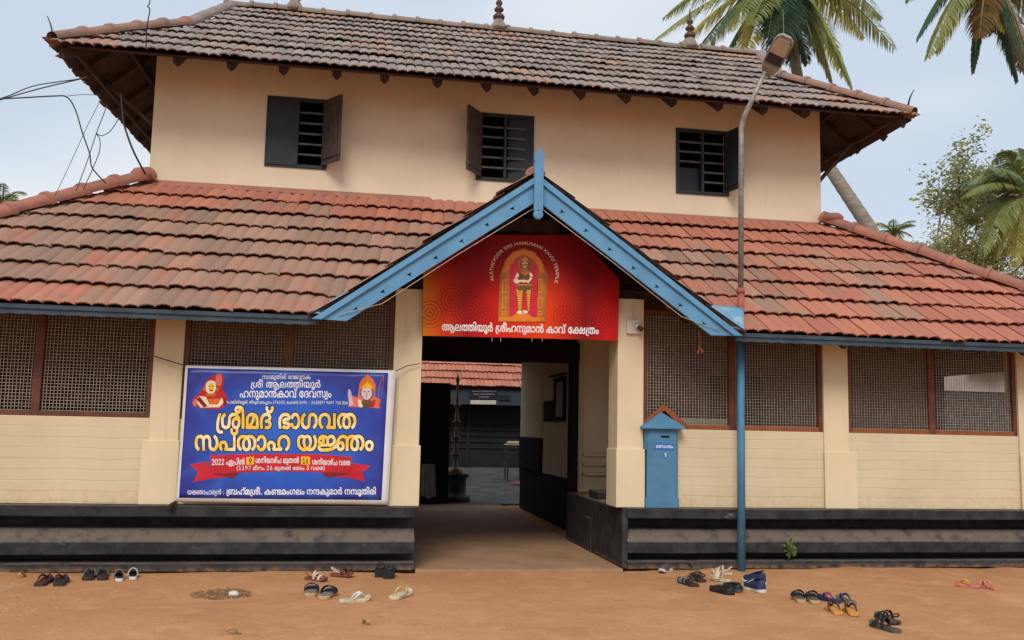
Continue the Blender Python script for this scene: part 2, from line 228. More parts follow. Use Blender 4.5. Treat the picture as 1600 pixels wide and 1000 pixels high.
11910:(599,[24,-3,-6,3,-6,7,-6,11,-2,8,0,18,2,6,3,7,9,9,11,5,13,2,13,-1,10,-4,11,4,8,1,23,-1,9,-3,3,3,3,6,1,4,-1,2,-2,3,-4,1,-11,-1,-2,5,-1,6,8,3,11,0,8,-2,5,-4,4,-7,0,-4,0,-6,-4,-8,-6,-8,10,-8,3,-4,4,-10,3,-12,-2,-10,-2,-6,-3,-6,-5,-6,-9,-3,-15,0,-6,2,-7,6,-3,5,-2,8,0,18,2,8,8,12,0,2,-15,2,-11,-2,7,-8,3,-6,2,-8,2,-8,-2,-10,-2,-6,-3,-6,-5,-5,-9,-4,-15,0,-8,3,-8,10,-4,8,1,20,5,12,8,10,-8,0,-6,-1,-8,-3,-7,-9,-2,-7,-1,-12,3,-6,3,-6,10,-10,-7,-8],[62,10,8,2,3,2,3,8,0,10,-3,8,-5,10,-3,3,-5,-3,-4,-5,-3,-5,-1,-6,0,-12,1,-6,3,-4],[120,10,4,0,4,4,3,8,1,10,-2,6,-4,8,-2,4,-5,3,-5,-6,-3,-7,-3,-6,0,-12,3,-8,5,-4]),
11904:(599,[62,-2,-14,5,-8,8,-2,9,0,14,2,10,14,16,-16,1,-8,-2,-11,-13,-3,-8,2,-13,4,-9,10,-9,-6,-8,-12,8,-8,16,-2,18,6,15,12,10,14,5,16,0,12,-5,18,5,20,0,14,-4,8,11,0,6,-4,5,-14,-1,-2,9,4,2,16,0,8,-4,4,-8,0,-7,-2,-8,-8,-9,12,-12,6,-13,2,-16,-6,-14,-6,-7,-10,-3,-14,1,-8,6,-8,14,0,14,6,16,8,10,-6,2,-20,0,-6,-3,12,-17,2,-10,-2,-14,-8,-14,-8,-4],[58,9,12,0,4,4,4,9,-3,19,-9,14,-6,-2,-6,-8,-4,-12,0,-11,2,-7],[114,9,12,0,5,6,3,10,-5,19,-5,7,-6,4,-7,-10,-5,-13,2,-16]),
13916:(320,[46,-5,-8,1,-2,2,-1,5,3,7,3,2,7,-1,7,1,4,2,2,5,-3,4,-4,3,-13,0,-3,1,-1,3,0,9,3,3,8,0,9,3,2,3,-1,6,-2,2,-5,2,-9,0,-10,-4,-5,-5,-5,-12,-1,-7,0,-9,3,-21,-2,-2,-9,-2,-4,0,-3,4,-3,19,0,16,3,14,5,9,5,6,6,4,15,6,12,0,0,1,-5,6,-4,9,0,8,2,7,4,1,6,-1,4,-2,1,-3,1,-10,3,-3,6,-1,6,2,1,1,2,7,-1,4,1,3,10,3,3,0,3,-4,1,-8,-1,-7,-4,-7,-4,-4,-5,-4,-5,-1,-7,0,-1,-1,4,-2,3,-4,4,-8,0,-11,-3,-5,-4,-5,6,-6,3,-9,0,-3,-3,-10,-4,-6,-6,-3,-10,-3]),
13936:(320,[46,-10,-11,2,-6,8,-2,-5,-5,-3,-12,-1,-6,3,-4,9,-2,16,0,17,4,14,5,11,11,11,20,7,-3,11,0,8,2,8,3,4,7,1,12,-4,3,-4,0,-10,4,-2,4,1,0,11,3,4,7,3,10,0,4,-2,2,-4,2,-10,-2,-9,-4,-9,-14,-10,4,-10,0,-13,-5,-8,5,-8,2,-7,-2,-14,-7,-9,-7,-4,-11,-3],[29,5,1,-1,3,8,4,4,18,1,0,2,-3,2,-15,1,-3,3,-2,5,0,9,2,5,4,2,15,2,1,2,-1,2,-8,1,-6,-1,-5,-3,-4,-4,-4,-16]),
14216:(448,[14,-4,-6,6,-6,8,-2,6,0,8,2,6,6,10,6,4,8,2,14,0,12,-5,4,-5,4,-8,2,-6,-2,-10,32,0,2,2,0,56,-11,6,-4,6,-3,6,1,14,3,3,2,1,10,-2,1,-2,0,-8,1,-5,4,-3,8,0,4,2,1,4,1,4,-2,4,2,4,8,2,4,-1,2,-1,2,-6,0,-6,-1,-6,-3,-7,-4,-3,-10,-6,0,-68,-1,-4,-3,-2,-62,1,-3,3,-3,6,1,4,5,8,-2,6,-2,4,-4,2,-6,0,-2,0,-4,-3,-2,-5,2,-8,5,-6,0,-4,-7,-8,-2,0]),
14236:(448,[12,-8,-12,12,-4,12,1,16,7,11,6,5,10,3,18,0,12,-5,6,-7,5,-9,1,-12,22,0,0,50,-8,5,-6,9,-2,6,0,16,8,6,14,-2,4,-4,1,-12,5,0,2,2,0,8,4,6,12,2,8,-2,4,-8,-2,-16,-5,-8,-11,-10,0,-66,-3,-6,-7,-2,-60,0,-6,2,-6,8,-10,-10],[29,12,3,2,2,6,-2,4,-4,2,-4,-2,0,-4,0,-4]),
15210:(327,[24,-3,-6,2,-6,3,0,4,4,6,2,2,8,-4,12,0,4,3,0,3,-10,1,-8,2,-10,5,-8,10,-3,8,0,14,3,10,3,6,1,1,2,0,9,-5,0,-4,-3,-8,0,-10,2,-7,6,-6,8,-3,2,0,-5,14,0,12,2,6,7,7,6,3,11,2,-8,4,-5,8,-1,10,1,7,4,1,8,-1,2,-3,-1,-8,2,-4,5,-3,8,0,4,3,2,2,1,4,-1,4,0,4,8,2,4,0,2,-2,1,-8,-2,-10,-3,-5,-6,-4,-6,-3,-12,0,6,-3,6,-6,2,-5,1,-4,0,-8,-4,-14,-7,-8,-4,-3,-7,-3,-2,-12,-5,-5,-8,-4],[52,32,8,4,4,8,0,10,-2,4,-4,2,-8,-1,-4,-5,0,-10,2,-6]),
15311:(479,[24,-3,-6,4,-6,6,-7,12,-2,7,0,17,2,8,5,8,7,7,9,4,9,2,18,0,7,-2,7,-3,6,-5,4,-6,5,-14,0,-13,-2,-6,-5,-12,22,-1,1,2,0,58,2,2,12,0,1,-1,1,-69,-1,-3,-56,0,-5,7,0,3,8,7,4,7,2,7,-1,13,-4,8,-5,5,-8,3,-10,0,-9,-3,-5,-5,-3,-5,-3,-7,0,-9,2,-5,4,-8,9,-8,1,-2,-3,-5,-4,-4],[98,72,-8,4,-5,5,-3,5,-1,5,0,8,2,5,4,0,7,-1,1,-2,1,-8,1,-4,2,-2,7,-3,6,2,3,3,1,3,0,9,2,2,7,1,4,0,1,-4,0,-11,-4,-10,-5,-4,-7,-3]),
15309:(479,[23,-2,-5,3,-9,10,-5,13,-1,7,0,6,2,12,4,8,8,8,7,4,13,3,11,0,9,-2,8,-3,6,-5,4,-5,5,-10,2,-10,-2,-15,-3,-6,-3,-5,22,-1,2,2,0,56,2,2,10,0,2,-1,0,-68,-1,-3,-53,0,-3,3,-3,6,8,8,5,8,1,5,0,13,-3,7,-7,8,-6,3,-9,1,-9,-2,-5,-3,-6,-8,-2,-6,-1,-8,2,-10,4,-8,8,-8,0,-2,-5,-6],[103,72,-10,2,-9,8,-2,6,0,14,2,2,4,0,6,-2,2,-2,-1,-6,2,-7,5,-2,7,-1,4,2,3,3,1,4,-1,7,1,2,5,2,6,-1,2,-6,0,-5,-2,-9,-3,-4,-7,-5,-9,-2]),
15712:(595,[14,-3,-6,5,-5,10,-1,12,1,6,2,4,5,6,6,3,6,3,14,0,10,-5,6,-5,3,-8,1,-6,-2,-10,2,0,16,0,1,0,-3,6,-2,8,0,18,1,4,6,12,9,7,8,4,12,3,14,-2,12,-4,6,-4,4,-6,4,-8,2,-12,0,-8,-2,-10,-7,-14,-7,-6,-6,-3,-3,1,-5,8,0,2,6,5,4,5,2,4,2,12,-1,8,-2,6,-7,7,-6,3,-6,1,-8,-1,-6,-3,-6,-5,-4,-10,0,-12,1,-4,3,-6,9,-8,1,-2,-6,-10,-4,0,-48,0,-2,2,-2,6,0,2,3,6,1,4,-1,8,-2,2,-3,3,-8,1,-4,-2,-3,-4,-1,-2,0,-6,1,-4,5,-6,0,-2,-6,-9,-2,-1],[130,72,-10,3,-4,3,-3,4,-3,10,0,6,1,6,5,0,8,-1,2,-3,-2,-6,2,-6,6,-2,6,0,3,0,3,4,2,4,-2,6,2,3,6,1,6,0,1,-2,1,-8,-2,-10,-3,-6,-5,-3,-8,-3]),
16004:(122,[2,-34,-12,4,-4,5,-4,10,0,7,10,0,4,-12,4,-4,10,0,6,5,2,14,-12,29,0,22,8,23,12,1,-8,-22,0,-17,12,-35,0,-15,-4,-6,-6,-6,-8,-3]),
16109:(114,[-23,-22,-2,2,0,8,1,2,31,1,0,77,2,2,11,0,2,-3,-1,-88,-3,-1]),
16210:(122,[32,-25,-10,1,-7,3,-7,8,-4,12,0,23,2,13,7,24,4,10,3,3,12,-1,1,-3,-8,-20,-4,-14,-2,-13,0,-21,3,-7,2,-2,6,-3,13,0,2,-9,-1,-3]),
16211:(122,[23,-25,-8,4,-6,6,-3,6,-2,9,0,20,5,26,9,24,2,2,11,0,2,-1,1,-3,-6,-12,-8,-29,-1,-7,0,-18,2,-7,4,-4,5,-3,13,0,2,-10,-1,-2,-2,-1]),
16212:(122,[28,-26,-8,2,-6,3,-4,5,-5,8,-2,10,0,16,2,14,8,28,5,10,2,2,11,0,2,-2,1,-2,-9,-22,-5,-20,-1,-22,1,-6,4,-6,6,-3,11,1,2,-1,2,-7,0,-6,-2,-1]),
16216:(122,[28,-26,-8,1,-6,3,-5,5,-5,7,-2,12,0,16,1,8,5,22,8,20,2,4,2,0,12,0,2,-1,1,-3,-9,-22,-5,-20,-1,-10,0,-12,1,-6,4,-6,5,-2,13,0,1,-2,2,-6,0,-6,-2,-2]),
16236:(122,[28,-32,-10,2,-8,4,-5,6,-5,10,-3,12,1,24,6,24,8,24,4,2,4,2,15,-2,3,-2,2,-6,-12,-34,-3,-18,1,-16,2,-4,4,-1,9,1,5,-2,3,-4,2,-8,-1,-8,-3,-4,-5,-2]),
16207:(122,[23,-24,-7,4,-6,6,-3,5,-3,9,0,20,6,26,9,24,12,0,1,0,0,-2,-5,-12,-8,-28,-1,-8,0,-19,2,-6,5,-5,4,-2,13,-1,2,-9,-2,-2]),
16711:(848,[19,-3,-8,3,-6,6,-2,3,-1,4,0,11,2,6,7,7,7,4,10,2,6,0,3,12,5,7,6,6,5,3,9,2,10,0,7,-2,4,-3,9,-11,5,-14,15,-2,7,-4,6,-6,3,-9,-1,-6,-1,-5,1,0,20,0,1,1,0,15,-6,1,-13,5,-4,4,-4,7,-1,7,1,8,3,5,5,5,10,4,9,0,7,-3,7,-9,2,-19,7,3,10,9,10,16,12,1,2,-2,1,-68,-1,-2,-1,-1,-99,0,-3,2,-1,9,10,6,1,6,-3,5,-4,2,-7,2,-2,-1,-2,-12,-3,-8,-5,-6,-7,-4,-7,-3,-13,0,-12,5,-12,-4],[23,10,9,0,6,2,-4,18,-5,0,-4,-2,-6,-4,-1,-3,0,-6,2,-3],[61,10,8,0,5,2,3,3,3,6,1,8,-31,1,1,-9,3,-6,3,-3],[164,11,26,0,0,33,-10,-10,-16,-7],[144,41,4,0,0,12,-2,5,-5,2,-3,-2,-2,-3,0,-4,2,-6],[50,43,31,0,-1,6,-3,5,-3,3,-6,3,-5,0,-6,-3,-3,-3,-3,-6]),
17916:(1186,[27,-7,-8,1,-9,4,-7,7,-2,6,1,9,3,6,5,4,-3,2,-2,4,-3,6,1,14,2,4,8,8,6,4,8,2,20,0,5,-2,12,-6,5,4,8,4,17,0,10,-4,7,-8,4,-6,1,-7,-1,-11,-3,-7,-8,-8,-5,-3,-17,-3,-58,0,-5,-2,1,-3,5,-2,8,-1,13,0,4,1,15,0,9,1,17,4,13,6,12,9,4,16,3,8,3,4,8,8,3,2,10,4,7,2,14,0,6,-1,7,-3,6,-5,8,5,12,4,16,0,11,-3,11,3,19,0,8,-2,10,-6,8,-9,4,-11,1,-15,-3,-15,-7,-11,-8,-7,-4,-2,-4,1,-6,7,-1,2,1,4,7,6,4,4,2,7,1,6,-1,8,-2,5,-4,6,-4,3,-7,3,-7,0,0,-1,8,-13,2,-13,-1,-15,-3,-8,-6,-7,-4,-3,-6,-2,-7,-1,-11,1,-8,4,-6,6,-2,3,-4,11,0,15,3,8,4,8,5,6,-2,1,-5,0,-8,-4,-3,-4,-3,-9,0,-42,-3,-3,-10,0,-3,1,-2,3,0,44,-1,6,-3,4,-3,2,-5,2,-8,0,-11,-4,-4,-4,-3,-5,0,-1,16,0,7,-4,6,-6,2,-8,0,-12,-2,-7,-3,-3,-7,-6,-9,-3,-7,0,-6,1,-6,3,-6,7,-4,6,-6,-4,-14,-8,-15,-4,-23,-3],[142,12,5,-1,3,1,2,3,1,4,-1,4,-1,3,-3,2,-7,0,-5,-3,-1,-3,3,-7],[228,12,6,-1,5,2,3,4,2,9,-1,9,-1,6,-4,6,-5,5,-6,-7,-5,-13,0,-9,3,-8],[42,33,2,-1,10,0,1,1,0,8,-1,9,-4,5,-7,3,0,-1,3,-8,0,-7,-1,-5],[72,34,1,-1,9,0,12,4,2,3,2,6,0,3,-4,6,-6,3,-7,0,-5,-3,-2,-2,-2,-8],[21,42,3,-1,4,2,1,3,-1,3,-3,1,-6,-1,-1,-4,1,-2]),
17936:(1186,[27,-12,-10,2,-11,4,-7,8,-3,9,1,10,5,9,-5,12,1,16,3,6,9,8,16,7,21,0,16,-7,14,7,18,0,13,-6,7,-7,4,-8,16,15,18,6,22,-1,12,-6,12,6,8,1,16,0,11,-3,11,3,19,0,10,-3,11,-6,9,-11,5,-12,1,-16,-4,-17,-8,-13,-8,-7,-6,-3,-7,1,-8,8,-15,-8,-9,-2,-13,2,-10,4,-6,6,-5,10,-2,-16,-3,-4,-4,-1,-15,1,-4,4,-2,7,-7,-8,-4,-2,-10,-3,-9,0,-13,4,-10,10,-17,-8,-21,-6,-18,-2],[143,17,5,0,-2,6,-5,-1],[230,17,3,-1,3,1,3,10,-2,11,-4,6,-4,-6,-2,-8,1,-6],[267,21,4,7,0,12,-3,6,-6,5,4,-12],[171,38,1,4,-1,6,-4,4,-9,1,-8,-3,13,-5],[77,39,3,-1,11,3,2,5,-2,5,-4,2,-8,-2]),
17904:(1186,[27,-4,-16,5,-6,6,-1,10,5,8,8,4,-8,6,-3,5,-1,14,10,12,13,5,22,-1,14,-9,7,7,7,3,15,0,9,-4,6,-6,5,-13,-1,-9,-3,-6,-8,-8,-7,-3,-13,-2,-63,-1,-2,-4,1,-5,15,-4,43,2,15,3,16,7,14,11,2,16,6,11,11,10,15,5,19,-1,14,-10,10,8,10,3,16,0,10,-4,12,4,18,0,17,-8,7,-8,4,-10,1,-13,-3,-14,-7,-11,-10,-8,-7,8,11,11,4,17,-4,15,-8,8,-8,3,-16,-1,13,-18,2,-12,-1,-13,-8,-13,-6,-4,-9,-2,-17,4,-8,9,-3,9,0,14,2,7,6,11,8,8,-15,1,-9,-4,-5,-7,-2,-8,0,-42,-10,-1,-2,2,-1,50,-3,5,-6,4,-15,1,-12,-5,-7,-8,-4,-9,21,2,12,-9,2,-17,-2,-6,-7,-8,-10,-3,-15,3,-7,7,-5,9,-23,-14,-14,-4,-23,-3],[141,9,8,-1,6,5,0,12,-5,6,-11,0,-7,-5,4,-13],[227,9,13,0,5,6,2,10,-2,16,-4,8,-7,7,-10,-9,-5,-14,0,-11,3,-7],[31,30,39,-1,19,2,9,5,3,7,0,7,-4,7,-6,4,-12,0,-7,-6,-3,-22,-10,-1,-2,18,-4,7,-11,5,-11,0,0,-2,8,-4,4,-8,-1,-9,-4,-5],[20,39,7,-1,5,4,1,4,-3,6,-10,1,-4,-2,0,-8]),
18708:(1004,[28,-3,-11,3,-9,10,-4,14,0,14,2,9,8,13,7,6,13,5,19,1,10,-3,8,-7,9,8,7,2,14,0,6,-2,8,-7,6,6,8,3,12,0,5,-1,10,-8,2,-5,3,-9,1,-29,4,-8,7,-3,4,0,5,3,4,8,3,51,11,-1,2,-50,4,-7,4,-3,7,-1,8,3,4,4,3,9,2,9,-2,11,-5,9,-8,8,0,2,7,7,3,1,9,-10,6,-8,3,-10,1,-13,-2,-9,-4,-10,-9,-11,-12,-4,-10,0,-10,3,-7,6,-9,-7,-8,-2,-9,0,-9,3,-7,7,-3,6,-2,12,0,23,-3,8,-6,4,-7,0,-5,-3,-2,-3,-3,-9,-1,-46,-11,-1,-2,3,-1,48,-1,5,-4,4,-4,2,-8,0,-7,-5,-4,-10,0,-46,-12,-1,-2,3,0,42,-2,6,-3,7,-3,2,-7,2,-9,0,-11,-5,-5,-5,-5,-9,19,1,8,-4,6,-9,1,-12,-3,-8,-5,-8,-7,-3],[25,10,8,-1,4,3,1,3,0,9,-2,4,-3,2,-8,0,-8,-5,3,-10]),
1810:(636,[128,-31,-8,1,-1,2,2,10,2,1,5,-1,6,1,4,2,4,7,-1,8,-3,6,-3,3,-5,2,-5,0,-1,3,0,9,10,5,3,2,3,8,0,8,-2,5,-5,5,-7,3,-8,1,-15,-3,-5,-3,-5,-5,-5,-11,-4,-16,0,-10,20,-1,1,41,3,1,9,0,2,-1,1,-58,-2,-10,-3,-8,-4,-4,-6,-2,-11,0,-8,4,-10,10,-5,14,-31,0,-4,8,4,10,0,8,-3,5,-4,3,-8,0,-6,-4,-2,-6,0,-4,3,-6,4,-6,-6,-8,-3,-1,-8,8,-4,7,-1,16,4,6,6,7,9,4,16,0,7,-3,4,-4,5,-6,3,-8,0,-6,-2,-6,15,-1,1,17,4,16,6,12,8,8,8,5,6,2,14,2,14,-1,13,-5,8,-9,5,-10,0,-12,-3,-6,-2,-5,-7,-7,10,-8,1,-4,3,-10,-2,-8,-3,-8,-4,-5,-10,-5],[98,-18,2,0,3,2,1,14,-17,0,0,-2,3,-8,4,-4]),
19112:(731,[28,-4,-11,3,-7,7,-5,8,-2,11,0,13,2,9,4,8,8,9,10,6,12,3,14,0,10,-3,8,-6,8,6,7,3,14,0,11,-5,7,-7,7,6,10,5,6,1,18,0,6,-1,8,-4,5,-5,2,-5,0,-11,-1,-3,-5,-5,-4,-2,-20,-1,-3,-2,1,-2,5,-1,12,0,8,-2,5,-4,2,-5,1,-10,-3,-6,-3,-3,-6,-3,-7,-2,-14,0,-5,1,-11,3,-2,3,4,9,2,2,16,-4,8,0,4,2,1,2,-2,3,-17,1,-8,3,-4,4,-2,6,0,8,5,6,4,3,8,2,14,0,2,3,-1,2,-1,2,-7,2,-11,0,-10,-3,-8,-7,-4,-9,-1,-8,0,-33,-3,-2,-9,0,-3,1,-1,2,0,47,-2,5,-3,5,-4,2,-7,0,-4,-1,-4,-4,-3,-10,-1,-45,-2,-2,-9,0,-3,1,-1,2,0,43,-3,9,-4,5,-7,2,-8,0,-5,-1,-7,-4,-5,-5,-3,-6,1,-1,3,1,13,0,9,-5,4,-5,1,-4,2,-5,0,-7,-3,-9,-5,-7,-7,-4],[25,11,3,-1,5,0,3,2,2,3,0,4,0,5,-2,3,-3,2,-4,1,-4,-1,-7,-4,3,-9]),
19611:(880,[24,-3,-4,2,-9,9,-6,10,-2,8,0,16,2,8,4,7,8,8,11,6,11,2,12,0,13,-4,13,4,12,0,11,-3,11,-8,6,6,6,3,9,2,13,0,12,-3,14,3,13,0,10,-2,13,-8,4,-5,4,-9,3,-11,0,-6,-4,-15,-6,-11,-5,-5,-6,-3,-3,0,-5,4,-2,5,1,2,8,7,4,7,2,11,-3,13,-3,4,-7,6,-6,3,-11,-1,10,-17,2,-11,-1,-14,-3,-9,-7,-8,-10,-3,-11,-1,-8,3,-7,4,-6,9,-2,7,0,16,2,7,4,8,7,9,-8,1,-4,-2,-7,-4,-5,-8,0,-7,-1,-40,-2,-1,-10,0,-2,0,-1,2,0,41,-1,6,-3,6,-3,3,-8,4,-8,0,1,-4,5,-6,4,-9,3,-12,-2,-12,-3,-9,-7,-8,-10,-3,-11,-1,-8,3,-7,4,-6,9,-2,7,0,17,5,13,8,10,-11,0,-8,-3,-5,-4,-7,-13,0,-10,3,-7,4,-7,8,-7,1,-2,-7,-9],[60,10,6,0,5,2,3,4,2,10,-1,8,-2,7,-4,7,-5,5,-2,-1,-6,-7,-4,-12,0,-11,1,-5,2,-4],[153,10,6,0,5,2,3,4,2,10,-2,14,-5,9,-5,5,-7,-8,-6,-13,0,-11,2,-5,2,-3]),
19607:(880,[24,-2,-12,11,-6,9,-2,8,0,16,2,8,4,7,8,7,11,6,10,2,12,0,13,-4,13,4,12,0,13,-4,8,-8,7,6,6,4,9,2,13,0,12,-3,14,3,13,0,10,-2,12,-8,4,-5,4,-9,2,-15,-3,-16,-6,-10,-5,-5,-7,-4,-5,5,-2,4,8,8,5,8,2,11,-3,13,-7,8,-4,3,-6,2,-14,0,6,-7,6,-11,3,-11,-2,-13,-3,-9,-7,-8,-10,-3,-10,0,-8,2,-7,5,-5,7,-2,7,0,15,2,8,4,8,9,10,-11,0,-4,0,-8,-5,-4,-8,-2,-7,0,-41,-11,-1,-2,2,0,41,-2,8,-5,7,-5,4,-4,0,-12,0,7,-8,6,-11,2,-12,0,-11,-4,-9,-7,-8,-10,-3,-10,0,-8,2,-6,4,-5,8,-3,7,0,16,1,4,4,10,10,11,-14,0,-8,-2,-6,-5,-6,-13,0,-12,2,-6,4,-8,8,-8,-6,-8],[60,9,7,0,4,2,4,5,2,10,-1,9,-2,6,-5,8,-5,6,-6,-5,-4,-5,-4,-12,0,-11,2,-5,2,-5],[152,9,8,0,4,2,4,5,2,9,-2,15,-5,10,-5,5,-3,-1,-4,-4,-5,-10,-2,-6,0,-12,0,-5,3,-3]),
20112:(477,[86,-4,-6,1,-2,2,0,3,2,8,4,1,10,-1,4,1,2,3,0,6,-2,4,-4,3,-14,1,0,2,0,8,2,3,12,1,4,4,2,4,-4,7,-6,2,-8,0,-4,-1,-4,-2,-6,-7,-2,-7,-2,-8,0,-34,0,-2,-4,-1,-8,0,-2,2,0,41,-3,12,-4,5,-3,2,-8,0,-4,-2,-5,-5,-2,-4,-3,-7,0,-9,5,-13,3,-5,7,-5,1,-2,-1,-2,-7,-7,-4,-1,-2,1,-8,8,-4,6,-3,7,-3,10,0,13,2,7,6,13,8,6,6,4,6,1,12,0,8,-2,10,-9,8,7,12,4,14,0,12,-5,7,-6,3,-8,0,-7,-2,-4,-7,-8,7,-6,2,-5,0,-13,-4,-8,-6,-4,-10,-3]),
20804:(448,[52,-40,-4,6,3,12,-5,5,-8,0,-5,-3,0,-8,5,-6,-6,-6,-6,6,-4,4,0,10,6,8,10,6,12,-2,6,-2,4,-6,2,-14,30,0,0,28,-50,2,-4,6,4,10,0,6,-3,8,-5,4,-10,-1,-7,-5,-1,-12,6,-10,-6,-7,-12,13,0,16,6,10,6,4,8,2,12,0,8,-4,6,-6,4,-12,-2,-12,40,0,0,58,10,2,2,-110]),
21612:(598,[22,-3,-13,13,-4,10,-3,8,0,14,4,12,3,6,7,8,10,4,10,2,12,-3,8,-6,8,5,12,4,12,-2,8,-4,8,-7,3,-5,5,-16,-2,-16,-4,-12,20,0,2,0,0,58,2,2,10,0,3,-2,1,-2,0,-66,-2,-4,-2,0,-50,0,-3,0,-4,6,-1,4,6,6,5,10,3,8,0,8,-3,8,-3,6,-6,4,-6,1,-8,-3,-4,-6,-2,-10,0,-40,-2,-2,-12,0,0,4,0,38,-2,8,-2,6,-4,3,-6,2,-6,-1,-6,-4,-6,-14,0,-8,3,-8,4,-8,8,-8,1,-2,-1,-2,-7,-7,-2,-1]),
22804:(520,[50,-42,-12,4,-6,8,-2,16,4,12,-14,4,-8,6,-4,8,-4,10,0,14,6,16,14,14,7,-6,-12,-16,-3,-8,0,-12,5,-12,5,-5,4,-3,10,0,8,8,4,34,8,14,8,4,16,4,12,-2,12,-4,12,-12,6,-16,-2,-24,-12,-12,8,-16,0,-14,-2,-6,-6,-6,-6,-2,-12,0,-8,6,-2,6,0,8,4,10,8,4,12,0,-8,5,-14,1,-6,-3,-3,-3,-3,-20,-4,-8,-8,-6],[50,-32,6,-1,6,3,4,24,6,8,8,4,-6,12,0,14,2,6,8,8,8,4,12,0,6,-2,-1,2,-5,6,-10,4,-12,2,-12,-5,-3,-3,-5,-12,-2,-30,-13,-14,-6,-10,0,-12,3,-6],[96,-32,8,-2,4,2,2,6,0,7,-4,3,-10,-2,-2,-10],[94,8,6,0,6,2,6,8,2,14,-6,7,-8,3,-6,-2,-7,-8,0,-16]),
2311:(519,[19,-3,-8,3,-6,6,-2,3,-1,4,0,11,2,6,7,7,7,4,10,2,6,0,3,12,5,7,6,6,8,4,6,1,10,0,8,-3,3,-2,9,-10,2,-5,3,-10,12,-1,10,-4,5,-5,3,-7,1,-14,-2,-4,-5,-7,-9,-4,-17,-1,-4,2,-2,2,2,9,-9,-9,-9,-3,-15,0,-10,4,-13,-4],[23,10,9,0,6,2,-4,18,-5,0,-4,-2,-4,-2,-3,-3,0,-8,2,-3],[61,10,8,0,5,2,3,3,3,6,1,8,-31,1,1,-9,3,-6,3,-3],[97,10,9,0,4,2,2,2,1,6,-1,3,-3,3,-9,4,-4,-1,-2,-12,-2,-6],[50,43,31,0,-1,6,-3,5,-3,3,-6,3,-6,0,-5,-3,-3,-3,-3,-6]),
2312:(519,[22,-4,-10,4,-7,6,-2,4,-1,7,0,5,2,8,6,7,10,5,14,1,3,11,4,8,7,6,6,4,6,1,12,0,12,-5,6,-6,3,-6,5,-13,6,0,12,-3,8,-8,3,-5,1,-11,-2,-8,-6,-7,-8,-5,-16,0,-4,1,-2,3,0,6,0,1,-4,-4,-4,-3,-6,-3,-6,-1,-10,0,-12,5,-6,-3,-10,-2],[22,11,10,-1,6,3,-6,16,-8,-1,-5,-4,-1,-3,0,-5,2,-4],[60,11,8,-1,6,2,2,3,3,6,1,8,0,1,-30,0,0,-1,1,-7,3,-7,2,-2],[92,11,14,-1,4,2,2,6,-2,7,-8,4,-4,0,-2,-1,0,-4,-2,-8],[50,44,2,-1,28,0,0,1,-4,11,-2,2,-6,2,-6,0,-6,-2,-4,-6]),
2304:(519,[22,-2,-8,3,-8,6,-2,10,2,12,6,7,8,4,16,1,6,19,14,10,16,1,10,-4,10,-12,4,-14,8,0,10,-3,12,-12,0,-9,-2,-8,-6,-7,-8,-4,-12,0,-6,2,2,9,14,-1,5,5,1,4,0,5,-4,6,-14,4,-6,-21,-6,-7,-10,-5,-14,-1,-12,6,-16,-6],[21,9,11,-1,8,4,-6,20,-10,-2,-7,-5,-1,-10],[59,9,11,-1,6,3,5,9,1,12,-34,0,1,-11,4,-8],[48,42,34,-1,0,4,-6,14,-6,2,-10,0,-8,-6]),
2309:(519,[24,-4,-10,3,-10,9,-2,10,1,9,2,4,7,7,8,3,14,2,3,11,4,7,7,7,9,4,16,0,8,-3,9,-9,3,-6,3,-11,10,-1,13,-5,6,-7,3,-6,0,-10,-3,-6,-5,-6,-8,-4,-14,-2,-6,2,-2,2,0,3,3,7,10,-1,5,1,5,5,0,7,-4,5,-6,2,-7,1,-2,-10,-2,-7,-3,-5,-5,-5,-9,-5,-12,-2,-10,3,-6,3,-11,-4],[23,10,8,-1,7,4,-2,6,-2,11,-11,-2,-5,-4,-2,-6,2,-4],[62,10,4,-1,5,1,6,5,3,5,2,8,-1,2,-32,0,2,-10,2,-5,4,-4],[50,44,30,-1,1,4,-3,7,-3,3,-5,2,-5,1,-5,-1,-7,-4,-2,-5]),
2512:(448,[32,-4,-8,1,-8,4,-9,10,-3,9,-2,7,0,13,3,10,7,12,10,10,2,1,3,-1,6,-8,0,-3,-7,-6,-4,-6,-4,-11,0,-8,2,-7,3,-7,5,-4,8,-2,6,1,4,7,2,4,0,15,2,17,2,7,4,5,8,5,6,2,12,0,6,-1,12,-7,5,-8,3,-8,2,-6,0,-15,-5,-13,-9,-12,-6,-5,-2,-1,-3,1,-6,7,0,3,8,8,4,7,3,8,0,11,-4,10,-4,5,-6,2,-6,0,-5,-3,-3,-5,-2,-5,0,-27,-2,-5,-3,-7,-11,-9,-8,-2]),
2516:(448,[32,-5,-8,1,-8,4,-8,8,-2,3,-3,9,-1,7,0,13,2,11,7,12,10,10,3,1,3,-1,7,-8,0,-4,-7,-6,-5,-7,-2,-10,0,-8,2,-9,2,-5,4,-3,8,-2,6,2,4,6,0,4,0,14,3,18,2,6,5,6,6,5,8,2,12,0,8,-2,10,-6,6,-8,3,-9,1,-6,0,-15,-4,-14,-9,-12,-7,-6,-2,0,-3,1,-7,7,0,4,8,9,4,6,2,8,0,10,-2,9,-4,5,-6,3,-6,0,-5,-3,-3,-5,0,-5,-2,-26,-1,-6,-3,-6,-7,-7,-3,-2,-10,-3]),
